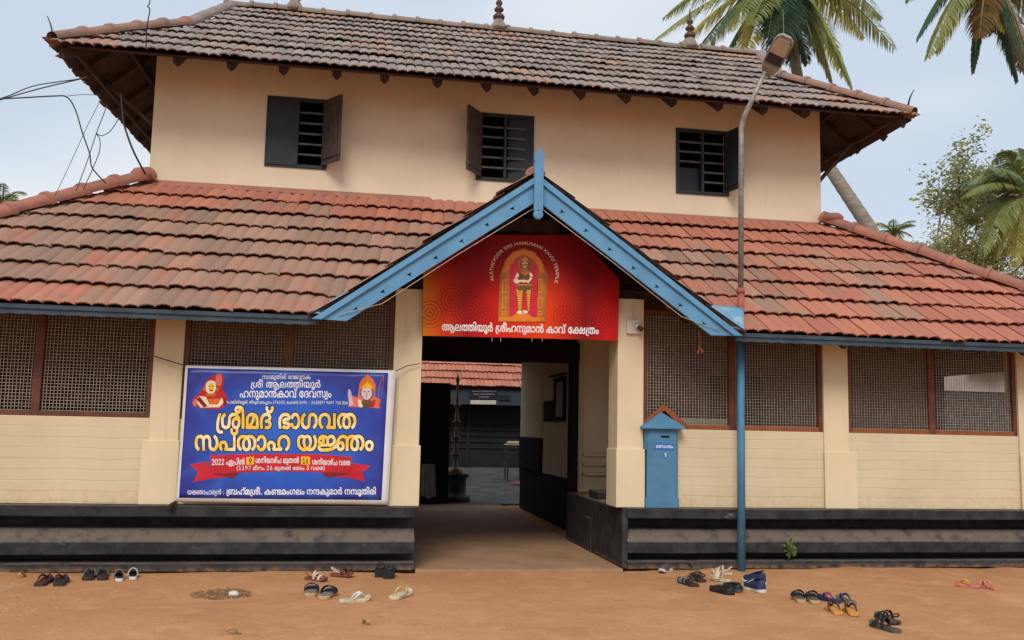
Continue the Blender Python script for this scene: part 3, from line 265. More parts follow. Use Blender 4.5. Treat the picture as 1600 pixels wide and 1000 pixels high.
2536:(448,[32,-10,-10,2,-8,4,-10,8,-4,8,-4,14,0,15,4,12,7,13,11,11,6,2,6,-2,8,-10,0,-8,-11,-13,-3,-10,4,-16,2,-2,6,-2,4,2,1,5,3,34,3,7,6,7,7,5,8,2,16,1,8,-2,12,-7,6,-10,4,-9,2,-23,-6,-16,-9,-13,-9,-7,-6,-1,-4,2,-8,9,0,8,10,13,4,10,-1,8,-3,8,-4,3,-4,1,-2,-1,-2,-3,-2,-31,-6,-15,-12,-10,-10,-3]),
2810:(466,[2,-2,-2,3,0,7,2,2,48,1,4,7,0,8,-2,6,-4,2,-8,0,-4,-2,-2,-4,0,-9,-2,-2,-3,-1,-8,0,-2,1,-1,13,3,6,7,7,10,5,12,0,5,-2,5,-3,5,-5,2,-3,3,-8,0,-8,-3,-8,28,-1,1,60,2,2,9,0,2,-2,1,-69,-2,-3]),
2804:(466,[4,0,-2,2,0,8,50,0,3,6,1,8,-3,8,-7,4,-8,-1,-4,-3,-4,-14,-10,0,0,8,2,10,8,6,8,4,14,0,12,-10,4,-8,-2,-18,30,0,0,58,12,0,0,-68]),
3004:(470,[20,-2,-10,4,-6,10,0,6,3,5,10,6,-8,6,-4,9,0,10,10,12,13,5,17,0,13,-5,6,-5,7,7,7,3,14,0,10,-4,7,-7,4,-14,-3,-11,-8,-8,5,-4,2,-5,-1,-11,-5,-6,-9,-3,-12,1,-8,6,-3,8,-26,-12,-13,-3],[21,8,17,1,24,10,-41,1,-4,-2,-2,-4,2,-4],[86,8,8,-1,3,2,2,7,-2,4,-9,2,-6,-3,0,-7],[31,30,39,-1,19,2,9,5,3,7,0,7,-4,7,-6,4,-12,0,-7,-6,-3,-22,-10,-1,-2,18,-4,7,-11,5,-11,0,0,-2,8,-4,4,-8,-1,-9,-4,-5],[20,39,7,-1,5,4,1,4,-3,6,-10,1,-4,-2,0,-8]),
3304:(282,[28,-2,-13,3,-12,6,5,9,16,-7,17,-1,11,4,3,9,-2,5,-5,3,-22,1,-15,5,-7,10,0,9,3,7,5,5,14,5,19,0,21,-7,0,-4,-5,-6,-19,7,-16,0,-9,-6,-1,-7,3,-5,12,-3,15,0,8,-2,5,-3,7,-9,0,-12,-7,-10,-11,-5]),
3810:(507,[24,-3,-6,3,-6,7,-6,11,-2,8,0,18,2,6,3,7,9,9,11,5,13,2,13,-1,8,-3,16,4,8,0,13,-2,7,-3,5,-4,6,-8,3,-6,3,-8,0,-16,-2,-4,-4,-10,-4,-6,-12,-9,-5,4,-3,5,9,10,3,6,2,6,0,12,-6,14,-7,4,-7,2,-11,0,8,-10,4,-10,3,-12,-2,-10,-2,-6,-3,-6,-8,-7,-6,-2,-15,0,-8,3,-6,6,-2,4,-4,8,1,20,5,12,8,10,-9,0,-12,-4,-7,-8,-4,-8,0,-12,3,-6,3,-6,10,-10,-7,-8],[62,10,8,2,3,2,3,8,0,10,-3,8,-5,10,-4,4,-2,-1,-6,-7,-4,-12,0,-12,1,-6,3,-4]),
3811:(507,[24,-3,-4,2,-9,9,-6,10,-2,8,0,16,2,8,4,7,11,10,8,4,11,2,13,0,11,-4,14,4,13,0,11,-2,8,-4,9,-9,4,-10,2,-10,-1,-14,-6,-15,-10,-10,-5,-3,-2,1,-5,6,-1,4,1,2,8,7,4,7,1,5,0,12,-3,8,-7,8,-8,4,-12,-1,7,-9,4,-9,3,-12,-2,-12,-3,-8,-5,-7,-8,-4,-6,-2,-11,1,-9,3,-5,4,-5,7,-2,6,0,18,1,5,5,10,7,9,-10,1,-9,-4,-7,-7,-5,-10,0,-10,3,-7,4,-7,8,-7,1,-2,-7,-9],[60,10,6,0,5,2,3,4,2,10,-1,8,-2,7,-4,7,-5,5,-2,-1,-6,-7,-4,-12,0,-11,1,-5,2,-4]),
3812:(507,[62,-4,-8,1,-8,4,-7,9,-3,10,0,15,2,8,6,11,4,4,0,1,-10,0,-8,-3,-7,-7,-3,-7,-2,-11,3,-8,3,-6,9,-8,1,-2,-1,-3,-5,-6,-4,-1,-6,4,-6,5,-7,13,-3,8,0,14,3,8,4,9,11,9,6,4,10,2,16,0,12,-3,12,3,18,0,8,-2,10,-6,7,-8,3,-6,2,-12,0,-9,-2,-10,-5,-11,-11,-10,-4,-2,-2,1,-6,6,0,2,0,3,9,8,3,6,2,10,-1,9,-5,10,-4,4,-8,3,-10,0,-1,-1,6,-8,5,-12,2,-7,0,-9,-2,-6,-3,-8,-5,-6,-10,-5],[58,11,6,-1,6,1,2,3,4,9,0,7,-3,10,-3,6,-6,7,-6,-5,-4,-8,-2,-8,0,-10,3,-8]),
3816:(507,[62,-5,-8,1,-8,4,-6,6,-4,9,-2,5,1,16,3,10,8,11,-2,1,-8,-1,-6,-2,-4,-3,-4,-6,-2,-9,0,-6,2,-9,3,-5,9,-8,0,-5,-6,-7,-4,-1,-7,4,-5,6,-4,4,-4,8,-2,9,0,15,2,8,4,8,8,8,4,2,6,4,10,2,16,0,12,-4,12,4,18,0,8,-2,10,-6,8,-8,3,-7,3,-12,0,-9,-3,-10,-5,-12,-11,-10,-3,-2,-5,1,-5,7,-2,2,1,3,9,8,4,7,2,9,-2,8,-2,7,-4,5,-10,5,-8,0,-1,-1,5,-6,4,-8,2,-10,0,-11,-1,-7,-3,-7,-6,-8,-10,-4],[59,12,5,-1,6,2,3,4,1,6,0,7,-2,10,-2,5,-6,7,-6,-5,-3,-7,-3,-8,0,-9,3,-8]),
3836:(507,[62,-10,-14,3,-10,7,-8,-8,-8,-1,-8,5,-6,6,-8,14,-4,11,1,16,7,17,14,13,16,6,18,0,12,-3,12,3,18,0,16,-6,6,-3,8,-9,5,-14,1,-18,-6,-19,-14,-16,-4,-2,-8,0,-8,8,-12,-8],[60,17,6,0,4,8,-3,13,-3,6,-4,-5,-2,-9,0,-6],[28,22,2,0,0,15,4,14,-6,-6,-3,-9],[98,22,0,-1,3,7,0,12,-3,8,-6,4,6,-19]),
3804:(507,[62,-2,-14,5,-8,8,-2,9,0,14,2,8,6,10,8,8,-16,1,-8,-2,-6,-5,-5,-8,-3,-8,2,-13,4,-9,10,-9,-6,-8,-12,8,-8,16,-2,18,6,15,12,10,14,5,16,0,12,-4,12,4,16,0,18,-7,8,-9,4,-17,-2,-17,-4,-10,-12,-11,-2,-1,-2,2,-4,6,9,9,5,10,0,9,-3,13,-5,7,-8,5,-20,1,0,-1,10,-11,4,-8,2,-10,-2,-14,-8,-14,-8,-4],[58,9,12,0,4,4,4,9,-3,19,-11,15,-8,-7,-6,-16,0,-11,2,-7]),
310:(154,),
311:(154,),
312:(154,),
316:(154,),
336:(154,),
304:(154,),
306:(154,),
307:(154,),
309:(154,),
4009:(320,[48,-4,-8,2,-3,2,-1,2,3,7,2,1,10,-1,6,1,3,2,2,4,0,5,-3,5,-8,2,-10,0,-3,3,0,7,2,2,14,1,6,4,1,5,-1,4,-2,3,-5,2,-12,1,-5,-2,-6,-3,-5,-5,-4,-9,-2,-12,1,-17,2,-7,0,-3,-1,-2,-2,-2,-9,0,-2,5,-2,10,-2,9,2,17,1,6,4,9,5,7,7,6,14,5,19,0,5,-1,6,-3,6,-6,3,-9,-1,-7,-2,-5,-6,-6,7,-6,3,-8,0,-6,-3,-9,-4,-4,-6,-3,-10,-3]),
4210:(456,[22,-2,-10,10,-4,6,-4,12,0,20,2,7,4,7,8,8,12,4,12,0,5,-1,10,-7,7,5,7,3,13,0,12,-4,8,-8,4,-7,2,-8,0,-19,-2,-7,-5,-9,-9,-10,-4,-2,-2,0,-2,2,-4,6,0,2,8,9,4,8,2,5,-1,13,-4,10,-3,4,-5,2,-8,0,-5,-2,-4,-6,-2,-5,0,-46,0,-2,-3,0,-9,0,-2,1,0,46,-3,8,-5,5,-4,2,-6,-1,-6,-3,-3,-3,-4,-10,0,-14,3,-9,2,-4,10,-9,-8,-9]),
4211:(456,[22,-3,-9,9,-4,6,-4,7,-2,9,0,19,5,11,9,10,10,4,16,0,9,-3,5,-5,7,6,7,2,15,0,9,-3,8,-6,6,-12,3,-12,0,-6,-3,-12,-4,-8,-5,-8,-5,-5,-4,-3,-2,0,-7,7,-1,2,1,3,10,11,3,9,1,7,-3,14,-6,7,-5,2,-7,0,-5,-2,-3,-4,-3,-8,0,-45,-2,-2,-10,0,-2,1,-1,2,0,47,-3,7,-3,3,-4,1,-7,0,-5,-2,-3,-3,-3,-5,-3,-7,0,-11,4,-10,4,-6,7,-6,1,-2,-1,-2,-7,-7]),
4212:(456,[22,-3,-13,13,-4,10,-3,8,0,14,4,12,3,6,7,8,10,4,12,2,10,-3,10,-6,6,5,6,2,10,2,8,-2,8,-4,9,-8,3,-6,2,-8,2,-6,-1,-12,-2,-8,-5,-10,-9,-10,-5,-4,-6,4,-4,6,1,2,10,12,5,12,0,8,-3,8,-5,8,-4,2,-6,1,-4,-1,-5,-2,-3,-6,-2,-10,0,-40,-2,-2,-8,0,-4,0,0,2,0,40,-3,12,-5,5,-6,2,-6,-1,-4,-2,-2,-2,-3,-6,-3,-8,0,-8,5,-12,10,-12,1,-2,-1,-2,-7,-7,-2,-1]),
4204:(456,[22,0,-12,12,-6,18,0,12,4,12,10,12,8,4,12,2,10,-4,10,-7,8,7,14,4,8,-2,8,-4,8,-8,4,-12,2,-16,-6,-16,-14,-15,-7,7,11,14,4,12,0,10,-3,8,-5,8,-12,4,-11,-6,-5,-14,0,-42,-8,0,-2,2,0,40,-3,10,-5,7,-6,2,-12,-3,-7,-10,-3,-16,5,-14,10,-12]),
4209:(456,[23,-3,-10,9,-3,4,-5,11,-2,12,1,14,2,6,4,7,8,8,8,4,15,0,9,-3,7,-6,9,7,8,2,8,0,7,-1,6,-3,8,-7,4,-6,3,-12,0,-15,-3,-11,-4,-7,-8,-9,-5,-3,-2,0,-7,8,10,11,5,13,0,12,-4,10,-5,5,-7,3,-5,0,-7,-4,-2,-5,-2,-4,0,-47,-1,-2,-2,0,-9,0,-2,2,0,42,-2,10,-4,5,-6,3,-5,0,-8,-4,-5,-9,-2,-13,2,-10,2,-6,3,-4,7,-6,0,-2]),
4410:(448,[14,-2,-6,6,-5,9,-1,14,3,6,4,5,4,3,8,3,9,2,8,-2,5,-2,7,-6,3,-4,3,-7,0,-8,-2,-7,36,0,1,60,2,2,10,0,2,-2,1,-69,-2,-3,-63,0,-3,3,-2,5,0,2,4,7,0,9,-4,6,-8,2,-6,-2,-5,-7,1,-8,5,-7,1,-2,-2,-4,-4,-4]),
4404:(448,[14,0,-10,12,0,12,6,14,12,6,14,0,8,-4,6,-6,4,-12,-2,-12,40,0,0,58,12,0,-2,-68,-60,0,-4,6,4,10,-1,10,-7,7,-10,1,-8,-8,1,-14,5,-6,-6,-6]),
4504:(564,[14,0,-10,12,0,12,2,8,10,10,18,2,10,-4,10,-12,0,-6,-2,-12,18,0,2,42,4,6,8,8,16,6,16,-2,8,-6,8,-10,2,-10,-2,-44,-90,0,-4,6,4,10,-1,10,-7,7,-10,1,-8,-8,1,-14,5,-6,-6,-6],[84,10,38,0,-1,34,-3,10,-4,4,-8,3,-6,1,-13,-8,-3,-8]),
4612:(653,[28,-4,-11,3,-7,7,-5,8,-2,10,0,14,2,9,7,13,8,6,7,4,12,3,14,0,5,-1,6,-3,7,-5,6,5,9,4,12,0,8,-2,5,-3,7,-7,4,-8,3,-7,0,-19,-3,-8,-3,-7,1,-1,20,0,1,1,0,58,3,2,10,0,2,-1,1,-3,0,-67,-1,-3,-3,-1,-49,0,-3,1,-5,6,0,3,6,8,6,10,1,5,0,13,-5,10,-3,4,-5,2,-5,0,-5,-1,-3,-2,-3,-5,-1,-5,-1,-47,-2,-2,-11,0,-2,3,0,43,-1,6,-4,6,-3,2,-5,2,-8,0,-6,-1,-6,-3,-6,-6,-3,-6,1,-1,3,1,13,0,9,-5,4,-5,1,-4,2,-5,0,-7,-3,-9,-5,-7,-7,-4],[25,11,3,-1,5,0,3,2,2,3,0,4,0,5,-2,3,-3,2,-4,1,-4,-1,-7,-4,3,-9]),
4716:(327,[48,-5,-11,2,-8,3,-1,5,4,7,4,3,15,-4,7,0,5,2,0,2,-10,2,-9,0,-8,3,-4,4,-2,4,0,11,2,4,7,5,9,3,13,0,2,1,-1,3,-7,3,-11,0,-11,-4,-6,-6,-3,-5,-3,-12,0,-10,3,-19,0,-3,-3,-2,-10,-1,-3,1,-2,3,-3,19,0,16,2,10,3,8,4,5,6,7,12,7,9,2,19,0,9,-2,7,-4,3,-4,3,-3,1,-5,0,-7,-3,-7,-7,-6,-12,-1,-9,0,-3,-1,5,-2,13,0,9,-4,6,-6,1,-4,0,-8,-3,-6,-4,-4,-4,-2,-8,-3]),
4736:(327,[48,-10,-21,5,-4,-3,-10,-1,-8,2,-3,6,-3,11,-1,26,6,19,4,7,7,7,13,7,9,2,22,1,17,-7,8,-10,2,-7,0,-8,-4,-7,-6,-7,8,-9,2,-15,-4,-9,-6,-5,-13,-5],[28,16,2,3,-3,4]),
4708:(327,[48,-3,-18,5,0,3,4,7,2,1,14,-4,10,0,5,3,0,4,-3,2,-18,1,-6,2,-6,7,0,10,2,4,6,5,8,2,16,1,1,3,-1,3,-8,4,-13,0,-11,-4,-6,-6,-4,-6,-3,-13,0,-11,3,-18,-1,-3,-10,-1,-3,3,-3,18,0,16,5,17,10,12,11,6,9,2,18,0,8,-2,9,-6,4,-9,0,-6,-2,-5,-7,-6,-22,-1,-3,-2,0,-2,6,-3,13,0,9,-3,5,-5,1,-12,-3,-6,-7,-5,-7,-2]),
4810:(362,[8,-2,-2,2,0,45,5,13,8,8,7,4,10,2,18,0,14,-4,10,-8,5,-9,2,-12,0,-39,-1,-2],[40,11,30,0,0,27,-1,6,-5,10,-4,2,1,-11,-3,-11,-10,-14],[20,13,4,2,10,10,9,12,3,9,0,7,-2,3,-2,3,-8,0,-6,-4,-4,-4,-4,-16]),
4811:(362,[7,-2,-1,3,0,43,4,12,8,10,8,4,7,2,22,0,8,-2,6,-3,9,-7,5,-8,2,-11,0,-39,-1,-3],[41,11,29,0,0,29,-4,10,-4,5,-1,0,0,-13,-2,-6,-8,-13],[21,15,3,1,10,10,8,11,4,9,0,7,-2,4,-2,2,-4,1,-7,-2,-4,-3,-3,-5,-3,-10]),
4812:(362,[9,-2,-3,0,-1,2,0,42,4,14,9,10,10,5,13,3,7,0,14,-3,9,-4,7,-6,5,-9,2,-8,1,-12,0,-30,-1,-4,-3,0],[42,12,2,0,25,0,1,0,-1,28,-3,10,-4,5,-1,-1,0,-12,-1,-4,-6,-12],[21,16,1,-1,2,1,10,10,8,12,4,14,-1,4,-3,2,-4,2,-6,-2,-5,-4,-3,-6,-3,-10]),
4816:(362,[9,-4,-3,2,-2,2,0,42,4,14,10,10,10,6,13,2,7,0,15,-2,8,-4,8,-7,5,-9,2,-8,1,-12,0,-30,-1,-4,-4,-2],[45,14,2,-2,21,0,1,2,-1,26,-3,10,-2,2,-1,-2,0,-8,-2,-6,-5,-10],[23,16,10,10,8,12,4,14,-2,4,-2,2,-3,0,-6,-1,-4,-3,-3,-6,-3,-10,0,-20]),
4836:(362,[9,-8,-7,2,-3,6,0,42,3,14,5,8,7,6,11,6,16,4,23,-3,15,-9,5,-6,7,-18,1,-44,-2,-6,-7,-2],[56,18,8,0,-1,12],[28,28,9,13,2,12,-5,-1,-4,-6,-3,-10]),
4804:(362,[9,0,-2,2,0,40,4,12,8,10,10,6,18,2,14,-2,15,-10,7,-18,0,-42],[36,10,36,0,-2,36,-5,10,-6,3,-2,-1,2,-4,-1,-16,-5,-10],[19,10,6,4,11,10,9,14,3,14,-5,8,-6,2,-7,-3,-5,-3,-4,-8,-2,-8]),
4809:(362,[8,-2,-2,1,0,2,0,37,0,7,4,10,10,11,8,4,9,2,16,0,10,-2,6,-3,10,-9,4,-9,2,-13,0,-35,-1,-3],[40,11,30,0,0,27,-4,13,-4,5,-2,-1,1,-8,-3,-13,-9,-14],[20,13,1,-1,4,3,10,10,8,13,2,5,1,10,-2,5,-3,2,-6,0,-4,-2,-4,-3,-4,-6,-3,-11]),
4910:(518,[36,-3,-9,3,-9,6,-8,10,-5,10,-1,6,0,20,4,8,8,8,7,4,10,1,8,-1,8,-4,8,4,10,1,13,-3,6,-4,5,-10,3,-8,0,-12,-2,-8,-3,-8,-8,-10,5,-1,13,4,8,9,3,8,2,10,-3,12,-6,12,0,2,8,6,3,0,3,-3,6,-11,2,-8,1,-20,-3,-8,-3,-6,-10,-12,-9,-5,-9,-2,-19,0,-7,2,-9,-2],[42,10,7,0,-6,8,-5,14,0,18,2,8,-5,2,-6,0,-5,-2,-4,-6,-2,-10,1,-8,2,-6,5,-8,6,-7],[64,14,2,0,5,4,5,10,2,8,0,10,-1,6,-5,6,-5,2,-4,0,-5,-2,-3,-4,-3,-6,0,-12,2,-6,4,-8]),
4911:(518,[37,-3,-13,5,-9,6,-5,6,-6,13,-1,5,0,18,4,9,8,9,8,4,7,1,12,-1,7,-4,12,5,9,0,12,-4,8,-9,4,-10,-1,-18,-4,-12,-8,-11,3,0,15,4,8,9,3,8,1,14,-2,8,-7,11,0,3,10,7,2,0,2,-2,6,-11,3,-9,1,-16,-2,-12,-4,-8,-10,-12,-7,-3,-11,-4,-17,0,-9,3,-10,-3],[46,9,3,0,-5,7,-4,7,-3,11,0,14,3,9,-5,3,-6,-1,-4,-2,-3,-3,-4,-8,0,-11,3,-7,5,-9,5,-5,9,-4],[64,15,1,-1,3,1,5,6,5,12,1,8,-2,11,-4,5,-5,3,-4,0,-5,-3,-4,-4,-3,-7,0,-10,3,-8,4,-8]),
4916:(518,[42,-5,-8,1,-12,6,-6,4,-8,9,-3,6,-3,13,0,13,1,6,2,6,3,4,6,7,6,2,6,2,12,0,8,-2,2,-2,12,4,10,0,12,-4,6,-4,4,-7,2,-7,2,-8,-2,-14,-3,-9,-5,-9,2,-1,6,1,4,3,6,5,2,4,4,9,0,12,-3,9,-6,9,0,3,1,2,8,6,2,0,4,-1,6,-9,3,-8,3,-10,0,-15,-3,-9,-3,-7,-6,-7,-6,-6,-6,-4,-10,-2,-6,-1,-12,0,-10,3,-12,-3],[39,12,5,-1,2,1,-6,8,-4,16,0,12,2,8,0,1,-2,1,-6,0,-5,-2,-3,-3,-2,-4,0,-3,0,-7,0,-6,2,-6,4,-6,6,-6],[64,16,3,0,5,6,4,8,2,10,-2,8,-2,7,-6,3,-6,0,-2,-2,-4,-3,-2,-8,0,-7,2,-11,4,-7]),
4936:(518,[42,-10,-10,2,-12,5,-10,8,-6,8,-7,18,-1,15,2,9,6,11,8,8,14,5,14,0,10,-3,10,3,12,0,12,-5,10,-10,4,7,8,6,6,2,6,-2,8,-11,6,-19,0,-16,-2,-11,-10,-16,-8,-7,-16,-6,-20,-1,-10,2,-10,-2],[34,21,-4,15,0,17,-4,-4,-2,-9,3,-11],[96,21,6,5,2,9,-1,13,-5,9,2,-17,-1,-11],[65,23,2,1,3,6,2,11,-2,10,-4,2,-5,-2,-3,-7,2,-12]),
4904:(518,[42,-2,-18,6,-14,13,-6,17,2,18,4,9,6,6,12,4,10,0,10,-5,12,5,10,0,14,-6,6,-8,2,-16,-4,-18,-10,-14,4,-2,12,2,6,3,9,10,3,10,0,14,-2,8,-6,11,10,5,6,-8,4,-16,-2,-23,-8,-13,-6,-6,-14,-5,-16,-1,-14,3,-10,-3],[46,8,4,-1,2,2,-10,13,-2,9,-2,16,4,10,-6,4,-12,-1,-4,-5,-4,-8,0,-10,4,-12,10,-13,6,-3],[62,13,4,-1,6,5,6,11,2,10,-2,15,-2,5,-6,3,-12,-1,-4,-5,-4,-8,0,-10,4,-12]),
4907:(518,[37,-2,-13,5,-9,6,-3,5,-6,13,-2,5,0,17,4,9,7,9,8,3,7,2,11,-1,8,-4,13,5,7,0,12,-4,8,-9,3,-10,0,-16,-1,-5,-3,-8,-9,-11,1,-1,4,0,7,1,8,3,6,5,4,7,3,11,0,10,-2,7,-7,13,9,7,3,-1,6,-11,3,-9,2,-16,-3,-12,-4,-8,-10,-11,-6,-3,-11,-3,-17,0,-9,2,-10,-2],[46,8,6,0,-8,9,-2,6,-4,11,0,14,3,9,-5,3,-7,0,-7,-4,-4,-6,0,-4,0,-12,4,-12,8,-8,7,-4],[64,13,2,0,3,2,5,6,5,12,1,8,-2,11,-4,6,-6,2,-5,0,-5,-2,-4,-5,-2,-7,0,-11,2,-7,4,-8]),
5010:(368,[24,-3,-6,3,-6,7,-6,11,-2,6,0,18,2,8,4,8,10,8,6,4,17,3,14,-1,8,-2,11,-8,7,-8,3,-6,2,-8,0,-20,-2,-8,-3,-5,-6,-6,-9,-4,-15,0,-7,3,-6,6,-3,6,-3,6,0,14,3,6,5,8,10,6,14,0,-4,4,-8,3,-8,1,-9,-1,-7,-3,-8,-6,-3,-10,-1,-12,3,-6,3,-6,10,-10,-7,-8],[60,10,5,0,4,2,4,8,1,4,0,10,-5,4,-7,2,-8,-2,-2,-4,-2,-4,0,-10,2,-6,2,-3]),
5012:(368,[58,-4,-12,3,-7,7,-2,4,-3,7,0,15,4,10,2,3,6,4,10,4,8,-1,0,2,-4,3,-8,2,-12,0,-10,-3,-7,-7,-5,-13,2,-10,4,-9,8,-8,2,-2,-1,-3,-5,-6,-4,-1,-7,4,-8,9,-4,9,-3,9,0,13,3,8,5,10,5,5,13,7,10,2,16,0,10,-2,13,-8,6,-7,4,-9,3,-9,0,-14,-4,-14,-4,-6,-6,-4,-6,-3],[56,11,2,-1,6,0,5,3,3,5,2,13,-1,3,-5,4,-4,1,-6,0,-3,-2,-4,-5,-1,-5,0,-7,3,-7]),
5004:(368,[58,-2,-10,3,-10,10,-2,7,0,14,6,11,8,6,8,2,14,-2,-12,10,-8,2,-14,0,-8,-3,-9,-8,-4,-12,0,-9,5,-13,10,-9,-6,-8,-12,8,-8,13,-2,8,2,20,10,14,12,7,10,2,16,0,8,-2,16,-10,8,-13,2,-22,-4,-12,-8,-10,-6,-3],[55,9,11,-1,6,4,2,5,2,16,-6,7,-12,1,-9,-8,-1,-14,3,-7]),
5008:(368,[58,-3,-12,3,-8,10,-2,7,0,15,3,9,7,8,10,3,12,-1,-2,3,-6,4,-8,2,-14,0,-8,-3,-8,-8,-4,-13,1,-10,4,-10,9,-9,-6,-9,-2,0,-6,4,-8,9,-4,8,-2,9,0,13,2,8,5,9,5,5,12,7,10,2,16,0,10,-2,12,-8,6,-7,4,-8,2,-9,0,-14,-3,-13,-4,-6,-5,-4,-6,-3],[56,10,8,-1,6,3,3,6,2,14,-2,4,-5,3,-4,1,-8,-1,-6,-7,-1,-12,3,-8]),
5104:(337,[24,0,-12,10,-8,16,0,16,6,14,8,8,14,6,20,0,14,-4,8,-10,6,-14,0,-16,-6,-12,-12,-14,-2,-1,-4,3,-3,4,9,10,5,12,1,12,-3,8,-9,10,-14,4,-8,-2,-6,-3,-6,-5,-6,-14,3,-16,5,-8,7,-8,-5,-6]),
5211:(430,[8,-2,-2,3,0,47,1,6,4,7,4,5,10,5,5,1,17,0,6,-1,9,-5,4,-5,2,-5,2,-12,0,-18,-49,-1,0,-15,64,0,1,2,0,58,3,2,11,-1,0,-69,0,-3],[20,39,34,-1,1,1,0,6,-3,9,-4,4,-9,2,-7,-1,-7,-4,-3,-8]),
5212:(430,[10,-2,-4,0,0,2,0,46,2,10,6,10,6,4,8,2,12,2,10,-2,13,-6,6,-12,1,-6,0,-20,0,-2,-4,0,-44,0,0,-2,0,-12,62,0,2,0,0,58,2,2,10,0,3,-2,1,-2,0,-66,-2,-4,-2,0],[22,40,0,-2,32,0,0,2,0,4,-1,6,-3,6,-4,2,-6,2,-6,0,-4,-2,-4,-2,-3,-4,-1,-6]),
5204:(430,[10,0,-2,2,0,44,2,8,6,10,12,6,12,2,12,-2,10,-6,6,-18,0,-18,-48,0,0,-18,66,0,2,58,12,0,-2,-68],[20,38,36,-2,-1,16,-3,6,-6,2,-16,0,-6,-2,-3,-6]),
5207:(430,[8,0,-1,48,1,6,4,6,4,5,9,5,5,2,17,0,6,-2,8,-5,4,-5,3,-5,2,-11,-1,-18,-49,0,0,-16,66,0,1,1,0,58,2,1,10,0,0,-70],[20,38,36,0,0,7,-1,5,-3,5,-4,4,-9,2,-8,-1,-7,-5,-4,-7]),
5510:(479,[23,-2,-12,10,-5,10,-2,7,0,18,1,5,5,10,6,7,10,5,9,2,16,0,8,-2,8,-4,9,-10,3,-6,3,-11,0,-10,-2,-5,-2,-6,-4,-7,23,-1,1,2,1,58,2,2,10,0,2,-2,1,-69,-2,-3,-54,0,-5,7,-1,3,8,8,4,7,2,10,-1,9,-3,7,-4,5,-5,3,-6,2,-7,1,-6,-2,-6,-3,-6,-7,-3,-7,-1,-12,2,-5,5,-10,7,-7,-1,-4,-4,-5]),
5516:(479,[22,-4,-3,2,-9,10,-5,8,-3,10,0,16,2,8,4,9,8,7,12,6,14,2,16,-2,10,-4,6,-7,3,-3,3,-6,2,-10,0,-14,-2,-10,-2,-4,0,-2,18,0,0,2,1,56,1,2,2,0,10,0,4,-1,0,-3,0,-66,-1,-4,-3,-2,-50,0,-4,2,-5,8,0,2,1,2,8,7,3,7,1,6,0,10,-2,8,-5,6,-9,4,-6,0,-6,0,-7,-4,-5,-4,-4,-8,0,-10,2,-10,5,-8,7,-5,0,-3,-2,-5,-5,-5,-3,0]),
5536:(479,[20,-8,-14,13,-6,9,-4,12,0,16,3,10,5,10,8,8,14,7,14,3,20,-3,10,-5,8,-8,7,-12,3,-10,0,-14,-3,-10,5,0,2,54,4,4,4,2,12,0,5,-4,3,-6,0,-66,-4,-8,-6,-2,-52,0,-5,2,-7,10,0,4,2,5,7,7,3,6,1,12,-5,11,-6,3,-6,1,-9,-3,-3,-2,-4,-6,-2,-8,4,-12,10,-12,1,-6,-9,-12,-6,-2]),
5504:(479,[24,0,-12,10,-8,18,0,12,2,8,4,8,8,8,10,6,14,2,14,-2,10,-4,8,-10,6,-14,-2,-18,-6,-14,26,0,2,58,12,0,-2,-68,-52,0,-4,8,8,8,4,8,1,18,-3,8,-6,6,-8,4,-8,2,-14,-5,-6,-5,-4,-8,-2,-14,3,-8,5,-8,7,-8,-5,-6]),
5509:(479,[23,-2,-5,3,-9,10,-5,13,-1,7,0,6,2,12,4,8,8,8,7,4,13,3,11,0,9,-2,8,-3,6,-5,4,-5,5,-10,2,-10,-2,-15,-3,-6,-3,-5,22,-1,2,2,0,56,2,2,10,0,2,-1,0,-68,-1,-3,-53,0,-3,3,-3,6,8,8,5,8,1,5,0,13,-3,7,-7,8,-6,3,-9,1,-9,-2,-5,-3,-6,-8,-2,-6,-1,-8,2,-10,4,-8,8,-8,0,-2,-5,-6]),
5610:(520,[26,-3,-9,4,-7,7,-4,8,-2,6,0,20,1,6,3,8,4,6,11,11,2,0,4,-4,3,-5,0,-2,-6,-6,-6,-10,-2,-6,0,-14,2,-4,3,-7,7,-5,9,0,3,2,3,2,3,10,0,16,3,12,3,7,11,10,9,3,8,1,19,-2,9,-5,11,-12,3,-6,2,-8,0,-20,-2,-8,-3,-4,-9,-9,-6,-2,-15,0,-7,3,-6,6,-3,6,-3,6,0,14,3,6,4,7,11,7,16,0,-9,6,-13,2,-11,-3,-6,-7,-3,-12,0,-16,-2,-6,-5,-11,-6,-5,-7,-3],[98,10,5,0,4,2,4,8,1,4,0,10,-5,4,-7,2,-8,-2,-2,-4,-2,-4,0,-10,2,-6,2,-3]),
5611:(520,[28,-3,-9,3,-8,6,-5,7,-3,10,0,18,2,9,7,12,10,10,4,0,7,-7,1,-2,-1,-2,-7,-6,-5,-8,-3,-8,0,-12,3,-8,2,-3,4,-4,5,-2,7,0,3,1,3,3,3,9,0,14,3,17,4,6,10,9,14,4,12,0,7,-1,13,-6,4,-3,6,-7,3,-7,2,-7,2,-19,-5,-14,-3,-4,-7,-6,-7,-3,-12,0,-5,2,-6,2,-4,4,-4,6,-3,10,0,7,2,10,5,8,5,4,6,3,7,1,7,-1,-1,2,-5,3,-10,3,-5,0,-10,-4,-5,-5,-2,-4,-2,-13,-1,-14,-2,-8,-2,-5,-7,-7,-5,-2,-5,-2],[95,10,7,0,3,1,4,3,2,4,1,5,0,10,-4,4,-4,2,-6,1,-5,-3,-3,-3,-2,-4,0,-10,1,-4,2,-3]),
